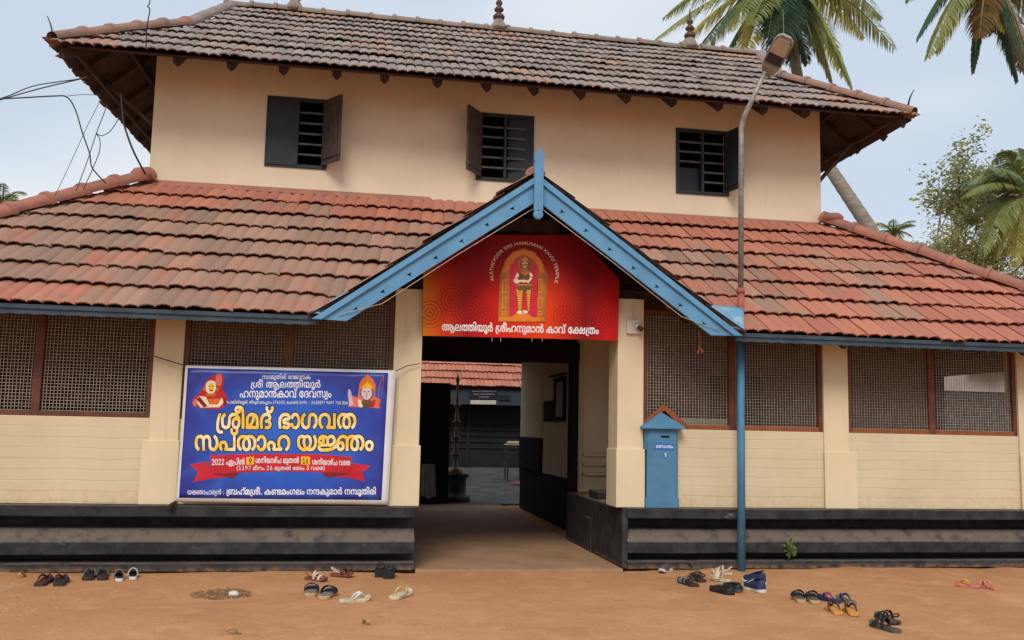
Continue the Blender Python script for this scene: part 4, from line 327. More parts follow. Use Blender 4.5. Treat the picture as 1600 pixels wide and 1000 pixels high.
5612:(520,[32,-4,-8,1,-6,3,-8,8,-4,6,-4,13,0,13,3,10,6,12,11,10,2,1,2,-1,8,-9,-2,-2,-6,-6,-4,-6,-4,-11,0,-9,5,-13,3,-3,8,-3,8,1,2,3,4,8,0,23,3,8,3,7,10,9,14,4,16,0,8,-2,10,-5,10,-11,3,-7,3,-9,0,-16,-4,-13,-4,-6,-4,-3,-8,-4,-6,-1,-12,1,-6,3,-9,9,-3,8,0,15,4,10,4,4,6,5,8,2,10,-1,0,1,-12,6,-10,0,-10,-3,-4,-5,-4,-10,0,-10,-2,-16,-3,-8,-11,-9,-8,-2],[94,11,2,-1,6,0,5,3,3,5,2,13,-1,3,-5,4,-4,1,-6,0,-3,-2,-4,-5,-1,-5,0,-7,3,-7]),
5616:(520,[32,-5,-8,1,-8,4,-7,7,-4,6,-3,14,0,13,2,11,6,11,12,12,2,0,3,-1,7,-9,0,-4,-7,-5,-5,-7,-2,-11,0,-8,3,-12,3,-3,8,-3,8,2,3,5,1,5,2,22,2,9,3,6,7,7,8,5,10,2,16,0,8,-2,10,-5,11,-12,3,-6,2,-10,0,-16,-3,-13,-5,-6,-4,-4,-6,-4,-8,-1,-6,0,-6,1,-7,3,-9,10,-2,8,0,15,3,10,3,4,6,4,6,3,8,1,0,1,-8,3,-8,0,-8,-3,-6,-5,-2,-9,0,-10,-3,-17,-3,-8,-10,-8,-10,-3],[94,12,4,-1,4,1,4,2,3,3,3,14,-2,3,-4,3,-4,1,-4,0,-4,-2,-4,-3,-2,-6,0,-6,3,-7]),
5636:(520,[32,-10,-10,2,-10,4,-10,12,-4,12,-2,20,3,12,7,14,12,11,4,2,6,-1,6,-5,5,-7,-1,-7,-11,-13,-3,-10,3,-15,3,-3,4,-2,4,1,3,4,1,25,4,10,4,8,12,10,14,5,18,0,10,-3,10,-4,10,-9,7,-13,3,-11,0,-15,-4,-16,-7,-9,-13,-8,-8,-1,-14,1,-8,4,-8,7,-4,8,-5,-7,-11,-10,-10,-3],[96,17,4,-1,4,3,2,11,-2,2,-6,1,-3,-3,-1,-7]),
5607:(520,[28,-2,-9,3,-7,6,-4,6,-4,10,0,18,2,9,6,11,11,11,2,-1,7,-8,-7,-7,-5,-9,-2,-8,0,-13,2,-7,2,-4,4,-3,5,-3,7,0,4,1,4,4,3,8,0,15,1,9,2,8,4,5,5,6,6,3,13,4,11,0,10,-2,13,-8,6,-7,3,-6,3,-8,0,-18,-4,-13,-2,-3,-8,-7,-6,-2,-12,0,-5,1,-5,2,-2,2,-6,9,-3,9,0,6,3,10,4,7,5,4,6,3,7,1,10,-2,-4,5,-6,3,-9,2,-6,0,-11,-3,-6,-8,-4,-14,0,-14,-2,-9,-2,-4,-7,-7,-4,-2,-5,-1],[94,9,9,0,4,2,2,2,3,5,1,5,0,10,-4,5,-5,2,-7,0,-4,-2,-4,-3,-3,-5,0,-10,2,-4,2,-3]),
5816:(612,[114,-5,-12,3,-10,10,-4,11,0,29,-4,7,-6,3,-4,0,-4,-2,-4,-7,0,-7,0,-42,-2,-3,-2,-1,-10,0,-3,3,-1,40,0,9,-3,6,-5,3,-6,1,-6,-2,-4,-4,-4,-11,0,-9,4,-13,4,-4,6,-5,0,-3,0,-3,-8,-7,-2,-1,-4,0,-9,10,-7,12,-1,5,-1,6,0,13,4,15,4,7,7,5,7,3,6,2,14,0,8,-4,4,-4,2,0,4,4,10,4,12,0,6,-2,10,-8,4,-8,2,-18,0,-16,2,-6,4,-3,4,-2,4,0,6,3,3,2,5,12,0,9,-2,8,-3,6,-3,4,-6,5,-1,4,3,6,4,4,4,0,2,-2,10,-8,4,-7,3,-7,3,-9,0,-13,-2,-7,-3,-10,-3,-3,-7,-8,-9,-4,-6,-1]),
5836:(612,[114,-10,-16,4,-10,12,-4,12,-2,29,-2,5,-2,1,-4,-1,-2,-4,-2,-48,-2,-7,-6,-2,-10,0,-4,1,-4,4,-2,51,-2,5,-6,1,-4,-2,-3,-4,-3,-13,4,-12,10,-11,1,-7,-11,-12,-6,-1,-5,2,-9,9,-6,8,-3,7,-3,11,2,22,4,9,4,8,10,7,12,5,16,0,12,-6,16,6,12,0,8,-2,12,-10,4,-8,2,-8,2,-28,2,-5,4,-2,7,4,3,9,0,7,-4,12,-10,11,0,7,5,7,5,5,6,1,6,-3,10,-10,9,-18,1,-20,-2,-13,-6,-11,-8,-8,-10,-5]),
5804:(612,[114,-2,-10,3,-10,9,-2,10,-2,30,-4,8,-6,3,-12,-2,-4,-8,-2,-50,-2,-2,-8,1,0,41,-5,15,-7,5,-8,0,-10,-7,-5,-11,0,-13,4,-12,10,-11,-9,-8,-8,9,-8,16,-2,17,4,14,12,12,10,4,16,-1,12,-9,6,7,8,3,16,-1,10,-8,4,-7,2,-34,2,-7,6,-5,8,-1,11,6,5,13,0,12,-2,8,-5,9,-7,7,6,7,2,0,10,-9,6,-13,2,-8,0,-18,-4,-9,-10,-11,-6,-3]),
5809:(612,[115,-4,-6,2,-8,3,-7,7,-4,12,0,22,-1,8,-3,6,-5,4,-8,-1,-4,-2,-4,-8,-1,-48,-2,-3,-10,0,-2,3,0,42,-1,7,-3,5,-4,3,-10,2,-5,-2,-4,-4,-2,-4,-3,-11,1,-11,3,-9,10,-12,-8,-9,-2,0,-11,11,-6,12,-2,18,1,8,3,9,4,6,7,6,5,3,5,1,15,0,6,-2,8,-7,7,7,7,2,14,0,4,-1,4,-2,6,-6,3,-7,2,-11,1,-23,1,-6,3,-4,4,-2,6,-1,4,1,6,4,6,13,0,13,-2,7,-5,8,-7,8,0,2,5,6,2,1,2,0,7,-6,8,-11,5,-13,0,-16,-5,-14,-10,-11,-8,-3]),
5911:(595,[15,-3,-8,8,-5,9,0,12,2,7,4,5,8,5,9,3,8,0,12,-4,5,-4,5,-10,1,-11,-2,-6,19,-1,1,1,-5,10,-2,9,1,16,5,11,3,4,7,6,7,3,7,2,20,0,8,-2,7,-3,7,-7,3,-6,3,-9,1,-8,-2,-16,-4,-9,-3,-5,-11,-10,-4,1,-7,9,1,2,7,5,6,10,1,4,0,12,-2,7,-4,6,-6,4,-7,2,-9,0,-8,-3,-7,-7,-3,-7,-2,-8,4,-13,3,-5,7,-7,0,-3,-4,-7,-52,-1,-5,9,5,9,1,4,-1,5,-5,6,-7,1,-5,-1,-5,-6,-1,-4,1,-5,5,-8,1,-2,-2,-4,-4,-4]),
5916:(595,[14,-4,-6,6,-6,8,-2,6,0,8,2,6,2,5,5,5,5,4,8,2,14,0,10,-4,6,-6,4,-8,2,-6,-2,-10,14,0,1,2,-5,12,1,18,1,6,6,10,8,8,6,3,10,3,10,0,10,-1,8,-2,10,-7,5,-6,4,-8,3,-12,0,-8,-3,-12,-4,-8,-3,-4,-7,-6,-5,-4,-2,0,-3,0,-5,6,-2,4,2,3,5,5,6,8,3,12,-2,6,-2,8,-6,6,-8,4,-4,0,-8,-1,-10,-5,-4,-6,-2,-6,0,-12,2,-6,2,-4,10,-8,0,-2,-3,-8,-3,-3,-52,0,-3,3,-3,6,1,4,5,8,-2,6,-2,4,-4,2,-6,0,-2,0,-4,-3,-2,-5,2,-8,5,-6,0,-4,-7,-8,-2,0]),
5936:(595,[12,-8,-8,7,-6,9,-2,16,4,14,6,6,6,4,10,4,14,0,6,-2,8,-5,6,-6,4,-7,3,18,8,14,8,8,7,4,18,4,16,-2,14,-6,8,-6,8,-14,2,-14,0,-10,-2,-10,-9,-16,-7,-6,-6,-4,-4,-2,-6,2,-8,12,0,6,12,14,2,10,-1,8,-3,6,-4,3,-8,2,-6,-1,-6,-2,-5,-6,-1,-6,1,-14,2,-4,9,-7,2,-5,-2,-4,-8,-11,-4,-1,-50,0,-4,2,-6,8,-10,-10],[29,12,3,2,2,6,-2,4,-4,2,-4,-2,0,-4,0,-4]),
5909:(595,[15,-2,-10,10,-2,5,-1,9,3,11,5,6,7,4,4,1,15,0,8,-3,5,-4,5,-9,2,-9,-2,-8,19,-1,2,1,-5,8,-2,8,0,15,5,14,4,5,6,5,8,4,11,2,10,0,10,-2,10,-5,6,-6,5,-9,3,-8,0,-15,-2,-5,-4,-10,-3,-4,-11,-10,-4,0,-6,7,0,2,1,2,5,3,7,10,2,8,0,7,-2,8,-5,8,-5,4,-5,2,-9,1,-11,-3,-5,-4,-4,-7,-2,-6,-1,-11,2,-5,5,-10,7,-7,-3,-6,-3,-3,-50,0,-4,8,5,10,0,7,-5,7,-8,3,-6,-2,-4,-5,-1,-9,1,-4,6,-7,-4,-5,-3,-3]),
6410:(252,[21,-3,-4,1,-5,3,-6,6,-5,11,0,4,3,2,10,1,4,-9,3,-4,8,-3,7,2,4,4,3,7,1,6,0,14,-1,6,-4,8,-4,3,-4,1,-3,0,-6,-3,-3,-3,-5,-10,-12,2,-1,2,0,2,5,11,8,8,7,3,7,1,11,-1,5,-2,4,-4,5,-4,4,-8,3,-10,0,-20,-2,-6,-4,-9,-5,-6,-4,-3,-8,-3]),
6411:(252,[22,-3,-4,1,-6,3,-7,7,-4,7,-1,6,3,3,11,1,5,-10,4,-4,4,-1,6,0,3,1,5,5,3,10,1,10,-2,12,-2,5,-4,4,-4,3,-5,0,-5,-3,-4,-4,-3,-7,-1,-1,-12,1,-2,1,0,5,6,10,7,7,10,4,12,0,7,-2,7,-5,4,-5,3,-7,3,-16,-1,-16,-2,-7,-3,-7,-3,-4,-5,-4,-10,-4]),
6412:(252,[24,-4,-10,3,-8,8,-5,9,-1,6,2,2,12,2,8,-14,4,-2,8,0,6,6,4,13,0,11,-2,9,-4,7,-6,3,-6,0,-2,-1,-4,-4,-6,-10,-10,1,-3,2,-1,3,4,9,8,9,12,5,12,0,8,-2,4,-3,6,-6,3,-7,3,-14,0,-20,-3,-8,-7,-10,-10,-6,-6,-1]),
6416:(252,[24,-5,-10,3,-9,8,-5,9,-1,7,3,3,12,2,2,-2,4,-10,2,-2,6,-2,4,0,4,2,4,4,4,12,0,11,-3,10,-3,5,-6,3,-6,0,-2,-2,-6,-6,-2,-6,-2,-1,-4,0,-6,1,-4,2,0,4,1,5,4,7,7,8,12,4,12,0,8,-2,4,-3,6,-7,4,-6,2,-7,2,-8,0,-13,-2,-7,-2,-8,-8,-11,-10,-6,-6,-1]),
6436:(252,[24,-10,-12,4,-11,9,-6,11,-1,9,4,6,16,3,6,-3,6,-12,4,-1,2,1,4,3,2,11,0,7,-2,10,-2,4,-6,1,-8,-13,-10,-2,-12,4,-3,4,-1,5,5,11,11,12,12,5,16,0,8,-3,6,-3,6,-7,4,-8,4,-17,0,-21,-4,-9,-9,-13,-11,-6]),
6404:(252,[24,-2,-8,3,-8,7,-6,13,10,3,8,-14,6,-2,8,0,4,2,4,5,4,13,-2,22,-4,8,-8,3,-10,-1,-6,-8,-2,-6,-8,1,-4,3,6,10,6,7,10,4,12,0,10,-5,10,-12,2,-14,0,-19,-2,-6,-8,-11,-10,-5]),
6408:(252,[24,-3,-10,3,-8,7,-4,9,-1,6,13,3,6,-13,6,-3,8,1,8,6,3,12,1,12,-3,9,-3,7,-8,4,-6,0,-4,-2,-5,-6,-3,-7,-10,1,-2,2,0,2,5,11,7,7,10,4,12,0,10,-4,7,-7,3,-6,4,-14,-2,-20,-2,-7,-8,-11,-10,-5]),
6409:(252,[26,-4,-9,3,-5,3,-7,7,-4,8,-1,5,2,1,10,2,3,-2,2,-5,5,-7,8,-2,7,3,6,8,2,8,0,14,-2,8,-3,5,-3,3,-7,2,-8,-2,-4,-4,-4,-9,-3,-1,-9,3,-1,3,5,11,8,8,9,3,14,0,7,-2,4,-3,6,-7,2,-4,4,-13,0,-16,-4,-13,-8,-11,-11,-5]),
6510:(114,[8,-2,-1,3,0,76,-2,12,-3,3,-4,2,-4,0,-5,-2,-2,-3,0,-9,-1,-2,-12,-2,-2,3,0,12,4,9,4,3,12,5,14,-2,6,-3,5,-5,3,-6,1,-6,1,-8,0,-78,-2,-2]),
6511:(114,[8,-2,-2,3,0,77,-1,9,-4,6,-7,1,-6,-3,-1,-3,0,-8,-2,-2,-10,-2,-3,3,0,10,2,8,5,6,10,4,12,1,9,-4,7,-6,4,-9,1,-9,0,-79,-2,-3]),
6512:(114,[11,-2,-3,0,-1,2,0,64,-1,4,0,14,-2,6,-1,4,-3,1,-7,1,-5,-4,-1,-10,-2,-2,-11,-2,-2,2,-1,4,1,10,4,8,6,5,8,3,14,0,8,-4,7,-8,3,-12,0,-84,-2,-2]),
6504:(114,[11,0,-2,2,0,64,-2,22,-6,7,-10,0,-5,-3,-2,-12,-9,-2,-2,4,1,10,3,6,7,6,6,2,14,0,6,-4,7,-8,3,-10,0,-82,-1,-2]),
6507:(114,[8,0,0,79,-2,8,-2,5,-3,2,-2,1,-6,0,-6,-4,-1,-2,0,-8,-2,-3,-9,-1,-3,3,0,9,3,7,5,6,10,4,11,0,9,-3,6,-6,4,-9,1,-8,0,-79,-2,-2]),
6611:(114,[9,-2,-2,3,0,71,-2,13,-3,4,-2,-8,-3,-6,-9,-5,-11,0,-8,4,-4,4,-3,6,0,10,3,5,4,4,7,3,5,2,13,0,10,-3,6,-3,7,-7,2,-5,3,-10,0,-79,-2,-3],[-21,84,5,0,3,1,1,5,-2,5,-3,0,-6,-4,0,-5]),
6612:(114,[10,-2,-2,0,-2,2,0,74,-1,8,-3,6,-2,-8,-2,-4,-8,-5,-10,-1,-10,2,-7,8,-1,6,0,4,2,8,4,5,6,3,6,2,16,0,12,-5,8,-7,5,-12,1,-18,0,-66,-2,-2],[-22,84,6,0,2,1,2,5,-2,4,-6,-1,-2,-1,-2,-4]),
6616:(114,[10,-4,-3,2,-1,2,0,74,-2,8,0,2,-2,-1,-1,-5,-3,-4,-4,-3,-4,-1,-10,-2,-10,4,-6,6,-2,2,-2,6,0,4,4,9,4,5,6,3,6,1,16,0,14,-4,7,-8,5,-12,0,-12,2,-6,0,-66,-2,-2,-2,-1],[-22,86,4,-2,4,2,0,4,0,3,-2,1,-5,-2,-1,-4]),
6636:(114,[10,-8,-6,2,-4,6,0,68,-16,-4,-12,1,-5,3,-7,6,-4,8,0,10,2,8,7,8,7,4,8,2,16,0,16,-6,9,-8,6,-14,1,-18,0,-68,-1,-4,-3,-4]),
6604:(114,[10,0,-2,2,-1,82,-7,10,0,-10,-6,-8,-12,-4,-10,2,-6,6,-2,10,2,6,10,8,24,0,8,-4,10,-12,2,-22,0,-64,0,-2],[-23,82,7,0,4,2,2,8,-2,4,-6,0,-6,-4,-2,-6]),
6607:(114,[9,0,-1,72,-2,13,-5,7,-2,-11,-3,-5,-3,-2,-6,-3,-8,0,-9,3,-6,7,-1,4,0,8,3,5,3,4,7,3,5,1,12,0,11,-2,4,-2,8,-8,2,-4,2,-11,0,-78,-1,-2],[-22,83,7,-1,3,3,1,6,-1,3,-2,2,-3,0,-4,-2,-3,-3,0,-5]),
6710:(166,[12,-30,-7,3,-6,5,-4,10,0,12,1,4,6,8,6,3,6,1,5,24,0,14,-1,3,-2,2,-4,1,-8,-1,-2,3,-2,8,2,2,6,1,14,-1,4,-2,7,-8,1,-4,0,-18,-5,-24,11,-8,3,-6,1,-6,-1,-10,-3,-7,-5,-5,-9,-4],[17,-18,4,0,5,2,3,6,0,6,-1,4,-4,4,-4,1,-6,-1,-4,-4,-1,-4,1,-8,3,-4]),
6711:(166,[12,-30,-6,2,-6,4,-3,5,-2,7,0,11,2,6,5,6,12,6,5,21,1,11,-2,8,-6,3,-8,-1,-2,1,-2,10,2,2,4,1,12,0,4,-1,6,-3,5,-7,2,-10,0,-6,-2,-15,-4,-15,9,-5,5,-9,1,-5,0,-7,-2,-8,-6,-8,-10,-4],[16,-17,4,-1,4,1,2,2,3,4,-1,9,-2,4,-6,2,-6,-1,-2,-2,-3,-8,3,-7]),
6712:(166,[16,-31,-9,2,-4,3,-6,7,-3,9,0,7,2,5,4,8,5,4,8,4,6,25,0,9,-3,6,-4,1,-8,-1,-2,2,-2,10,1,2,4,1,14,0,4,-1,3,-2,6,-6,3,-9,0,-13,-5,-26,6,-4,4,-3,4,-10,0,-12,-5,-9,-8,-7,-8,-2],[14,-16,2,-1,7,0,5,5,1,5,-1,6,-5,5,-7,0,-4,-3,-2,-3,0,-5,0,-4,2,-3]),
6704:(166,[16,-29,-8,2,-7,6,-5,12,1,10,4,7,14,8,6,26,0,11,-3,6,-4,2,-11,0,-1,8,4,2,16,-1,10,-11,1,-16,-6,-28,10,-7,5,-10,0,-10,-5,-9,-7,-6],[13,-18,11,-1,6,6,0,13,-6,6,-9,0,-7,-7,0,-11]),
6709:(166,[18,-30,-10,2,-7,5,-4,6,-2,9,2,12,4,6,5,4,7,2,1,2,6,23,0,13,-2,3,-3,2,-11,1,-2,1,-1,8,3,3,16,0,6,-2,5,-5,3,-9,0,-15,-6,-25,5,-2,7,-7,3,-7,0,-13,-3,-7,-6,-6,-4,-2],[15,-17,8,-1,3,3,2,3,2,4,-2,7,-1,3,-4,2,-7,0,-2,0,-4,-6,0,-9,2,-4]),
6811:(166,[12,-30,-6,2,-6,4,-3,5,-2,7,0,11,2,6,5,6,12,6,5,21,1,11,-2,8,-6,3,-8,-1,-2,1,-2,10,2,2,4,1,12,0,4,-1,6,-3,5,-7,2,-10,0,-6,-2,-15,-4,-15,9,-5,5,-9,1,-5,0,-7,-2,-8,-6,-8,-10,-4],[16,-18,4,0,4,1,5,4,-5,-1,-8,0,-6,2,-1,-1,3,-3],[16,-1,6,0,2,2,0,2,-2,1,-6,0,-2,-2,0,-2]),
6812:(166,[16,-31,-9,2,-4,3,-6,7,-3,9,0,7,2,5,4,8,5,4,8,4,6,25,0,9,-3,6,-4,1,-8,-1,-2,2,-2,10,1,2,4,1,14,0,4,-1,3,-2,6,-6,3,-9,0,-13,-5,-26,6,-4,4,-3,4,-10,0,-12,-5,-9,-8,-7,-8,-2],[15,-17,5,-1,5,2,3,2,-1,1,-10,-2,-8,2,1,-2],[16,0,1,-1,5,0,2,2,0,2,-2,1,-7,0,-1,-2]),
6804:(166,[16,-29,-8,2,-7,6,-5,12,1,10,4,7,14,8,6,26,0,11,-3,6,-4,2,-11,0,-1,8,4,2,16,-1,10,-11,1,-16,-6,-28,10,-7,5,-10,0,-10,-5,-9,-7,-6],[14,-19,6,-1,7,2,4,4,2,7,-1,1,-7,-6,-7,-1,-7,2,-5,6,2,-10],[14,-2,9,-1,3,3,0,4,-3,2,-9,0,-2,-5]),
6807:(166,[12,-29,-6,2,-4,4,-4,4,-2,7,0,11,2,6,4,5,13,6,5,21,1,12,-3,9,-6,2,-6,0,-3,0,-2,9,1,1,4,2,12,0,4,-2,5,-2,5,-6,2,-10,0,-6,-6,-31,9,-5,5,-8,1,-5,0,-7,-2,-8,-7,-7,-8,-5],[15,-19,7,0,4,2,4,3,2,4,-8,-4,-8,0,-6,3,-4,3,2,-6],[16,-2,6,0,4,3,0,2,-2,3,-8,0,-2,-2,-2,-2,1,-2]),
611:(226,[21,-3,-11,5,-5,6,-3,8,0,13,5,9,4,4,6,4,11,2,12,-2,6,-4,5,-5,2,-5,1,-4,0,-14,-5,-10,-6,-4,-8,-4],[24,10,9,0,5,4,2,4,0,6,-1,4,-1,2,-4,3,-5,1,-6,-1,-5,-6,-1,-5,1,-6,2,-3]),
612:(226,[26,-4,-8,1,-6,3,-6,6,-4,11,0,9,1,5,3,7,6,5,12,5,8,0,10,-3,7,-5,5,-10,2,-8,-2,-8,-2,-5,-4,-6,-10,-6],[23,11,3,-1,6,0,5,4,2,4,1,7,-2,4,-6,5,-8,0,-5,-5,-1,-4,0,-7,2,-4]),
616:(226,[26,-5,-8,1,-6,4,-6,6,-4,6,-1,5,-1,9,2,6,3,6,6,6,5,2,8,3,8,0,10,-3,8,-6,3,-4,2,-5,1,-9,-1,-8,-2,-6,-5,-6,-4,-4,-6,-2,-6,-1],[23,12,3,-1,6,0,4,3,2,4,0,6,0,4,-6,5,-8,-1,-4,-4,-2,-4,0,-6,2,-4]),
636:(226,[26,-10,-10,2,-6,3,-8,7,-6,13,0,12,4,13,8,8,14,6,12,0,12,-4,7,-6,7,-12,2,-11,-4,-15,-6,-8,-12,-6],[25,17,5,-1,2,2,2,4,-2,4,-4,2,-4,-2,0,-6]),
604:(226,[26,-2,-12,4,-6,6,-4,10,0,8,4,10,6,6,10,4,8,0,10,-3,8,-9,3,-12,-1,-7,-4,-9,-6,-5],[22,9,12,-1,7,9,-1,13,-6,6,-10,0,-7,-6,-1,-14]),
608:(226,[26,-3,-8,1,-6,3,-5,6,-5,11,0,8,5,11,5,6,12,4,8,0,10,-3,9,-9,3,-13,0,-7,-3,-6,-9,-9,-10,-3],[23,10,9,-1,6,4,2,5,-1,11,-7,6,-8,0,-6,-6,-1,-12,1,-4]),
609:(226,[26,-4,-12,4,-7,6,-4,9,-1,9,1,7,3,6,6,6,10,4,12,0,7,-2,10,-9,3,-6,0,-10,-2,-9,-6,-8,-4,-3,-6,-2],[25,10,6,-1,4,2,3,3,2,4,0,9,-3,5,-9,3,-7,-2,-3,-3,-1,-4,0,-8,1,-3,2,-3]),
7110:(358,[22,-3,-6,3,-6,5,-4,7,-2,6,0,20,2,8,4,9,11,11,11,5,12,2,18,-2,9,-4,5,-3,5,-8,3,-6,2,-8,0,-12,-2,-12,-6,-10,-12,-11,-2,1,-5,4,-2,4,0,2,10,10,3,8,2,10,-4,12,-6,8,-8,3,-7,1,-8,-1,-11,-5,-4,-5,-4,-7,7,1,9,0,10,-5,3,-4,3,-6,2,-8,-2,-8,-4,-8,-6,-5,-6,-2],[28,10,4,-1,2,1,4,8,0,4,-2,4,-5,4,-6,0,-7,-4,0,-2,0,-2,3,-8,3,-3]),
7104:(358,[26,-2,-14,7,-6,13,-2,16,6,17,12,14,16,6,18,0,14,-5,10,-11,4,-11,0,-18,-4,-13,-14,-14,-6,4,-2,4,8,7,6,13,1,7,-3,13,-4,7,-10,6,-20,0,-12,-9,-6,-12,18,2,8,-3,6,-7,2,-14,-2,-8,-6,-7,-10,-4],[24,9,10,-1,5,6,0,11,-5,6,-12,0,-6,-5,2,-10]),
7211:(298,[36,-3,-13,4,-7,4,-6,6,-5,8,-2,7,0,18,2,6,5,8,10,9,9,4,9,2,16,0,11,-5,5,-6,2,-4,0,-10,-3,-6,-5,-4,-6,-2,-11,0,-4,1,-8,6,-3,8,0,6,-1,0,-6,-4,-4,-6,-3,-7,1,-11,5,-11,5,-5,3,-1,1,12,5,6,8,4,11,0,8,-4,4,-4,2,-8,0,-6,-3,-8,-3,-3,-7,-3,-5,-2],[48,9,4,0,4,3,1,4,-3,5,-4,0,-3,-2,-1,-7],[50,48,5,0,3,5,-1,4,-6,3,-3,0,-2,-5,1,-4]),
7204:(298,[40,-2,-14,3,-14,10,-6,13,-2,16,6,16,10,9,18,6,16,0,10,-4,6,-8,0,-7,-4,-10,-10,-5,-8,0,-8,3,-6,9,0,12,-11,-7,-6,-15,1,-13,3,-7,11,-10,2,1,0,13,6,6,6,3,14,-1,8,-7,2,-4,0,-9,-6,-7,-12,-6],[46,8,6,-1,6,5,1,4,-3,6,-8,1,-3,-3,-1,-8],[48,47,6,-1,5,5,-1,7,-6,4,-6,0,-1,-3,0,-8]),
7209:(298,[42,-4,-16,4,-9,5,-8,8,-3,5,-2,7,-1,9,1,11,2,7,4,6,6,6,6,4,14,4,18,0,9,-3,7,-8,2,-4,0,-7,-3,-6,-4,-4,-3,-2,-8,-2,-4,0,-9,2,-7,8,-2,12,-8,-5,-5,-10,-1,-9,3,-12,3,-5,6,-5,2,1,0,6,3,8,6,5,12,2,8,-2,7,-6,2,-5,0,-9,-2,-6,-4,-4,-5,-3,-11,-3],[47,9,3,-1,6,4,2,4,-3,5,-7,0,-2,-1,-1,-3,-1,-3],[51,48,1,-1,4,2,2,3,0,5,-6,3,-4,1,-2,-4,0,-4,2,-4]),
}
# the lines of writing: weight, then the letters
TEXT = {
 'b1': (4, 58,64,48,68,38,65,50,65,3,50,64,30,64,55,23),
 'b2': (7, 162,56,66,3,10,52,196,65,49,68,118),
 'b3': (9, 59,42,67,48,64,117,23,64,153,3,72,40,55,58,161,6),
 'b4': (4, 71,44,64,49,65,52,65,72,228,50,65,6375,3,38,65,50,68,118,3,48,52,208,67,51,6,3,6373,6366,6373,6360,6359,6361,6375,3,72,45,64,116,3,6359,6372,6374,6372,3,6392,3,6361,6372,6371,6359,6367,6374,6366,3,6374,6372,6374,6366,3,6366,6360,6359,3,6367,6359,6372),
 'b5': (16, 162,56,66,48,139,3,47,64,25,55,38),
 'b6': (16, 58,142,38,64,59,3,49,179,6),
 'b7a': (10, 6361,6359,6361,6361,3,18,162,44,65,119),
 'b7n': (8, 6374),
 'b7b': (10, 56,42,65,49,64,152,28,3,48,67,38,119),
 'b7m': (8, 6360,6373),
 'b7c': (10, 56,42,65,49,64,152,28,3,55,71,50),
 'b8': (4, 6380,6360,6360,6374,6366,3,48,66,42,6,3,6361,6373,3,48,67,38,119,3,72,48,33,6,3,6371,3,55,71,50,6381),
 'b9a': (4, 49,179,64,28,64,50,160,117,3,6377),
 'b9b': (12, 162,46,157,48,162,56,66,6376,3,23,191,48,6,25,52,6,3,42,201,23,67,48,64,118,3,42,216,68,38,65,50,65),
 'r1': (11, 10,52,196,65,49,68,118,3,162,56,66,59,42,67,48,64,117,3,23,64,153,3,72,167,162,38,6),
 'r2': (6, 5002,5281,5002,5411,5161,5234,5472,5321,5321,5384,3,5397,5384,5234,3,5161,5002,5300,5424,5292,5002,5300,3,5271,5002,5456,5424,3,5411,5095,5292,5375,5281,5095),
 'o1': (8, 47,187,64,50,6),
 'o2': (10, 6364),
}
# walls ------------------------------------------------------------
def wall_mat(name, lines=False, ca=(.675, .57, .39), cb=(.615, .51, .345)):
    m, t, b = newmat(name); b.inputs['Roughness'].default_value = .85; b.inputs['Specular IOR Level'].default_value = .2
    col = mixc(t, ramp(t, noi(t, 1.1, 5), .3, .75), ca, cb)
    col = mixc(t, ramp(t, noi(t, 9, 6, .65, sc=(1, 1, .45)), .60, .80, 0, .35), col, (.52, .36, .20))
    st = math_(t, 'MULTIPLY', ramp(t, noi(t, 5, 5, .6, sc=(1.6, 1.6, .10)), .56, .74), ramp(t, noi(t, 1.6, 3), .40, .65, 0, .30)); col = mixc(t, st, col, (.40, .29, .18))
    o = sep_z(t)
    low = math_(t, 'MULTIPLY', ramp(t, o[2], .70, 1.05, 1, 0), ramp(t, noi(t, 14, 6, .7), .40, .66, 0, .65))   # splashed dirt near the foot of the wall
    if lines: col = mixc(t, low, col, (.55, .36, .19))
    h = noi(t, 55, 6)
    if lines:
        zz = math_(t, 'ADD', math_(t, 'MULTIPLY', o[2], 8.6), math_(t, 'MULTIPLY', noi(t, 2.2, 3), .45))
        fr = math_(t, 'ABSOLUTE', math_(t, 'SUBTRACT', math_(t, 'FRACT', zz), .5))
        crack = math_(t, 'MULTIPLY', math_(t, 'MULTIPLY', ramp(t, fr, 0, .055, 1, 0), ramp(t, o[2], 1.46, 1.50, 1, 0)), ramp(t, noi(t, 1.3, 4, .6, sc=(1, 1, 5)), .42, .62))
        col = mixc(t, math_(t, 'MULTIPLY', crack, .62), col, (.36, .25, .15))
        h = math_(t, 'SUBTRACT', math_(t, 'MULTIPLY', h, .35), math_(t, 'MULTIPLY', ramp(t, fr, 0, .08, 1, 0), .9))
    t.links.new(col, b.inputs['Base Color']); bump(t, b, h, .35, .006)
    return m
WALL = wall_mat('cream_limewash'); COURSED = wall_mat('cream_coursed_wall', True, (.62, .53, .36), (.56, .47, .315)); UPWALL = wall_mat('cream_upper_wall', False, (.70, .60, .45), (.645, .54, .40))

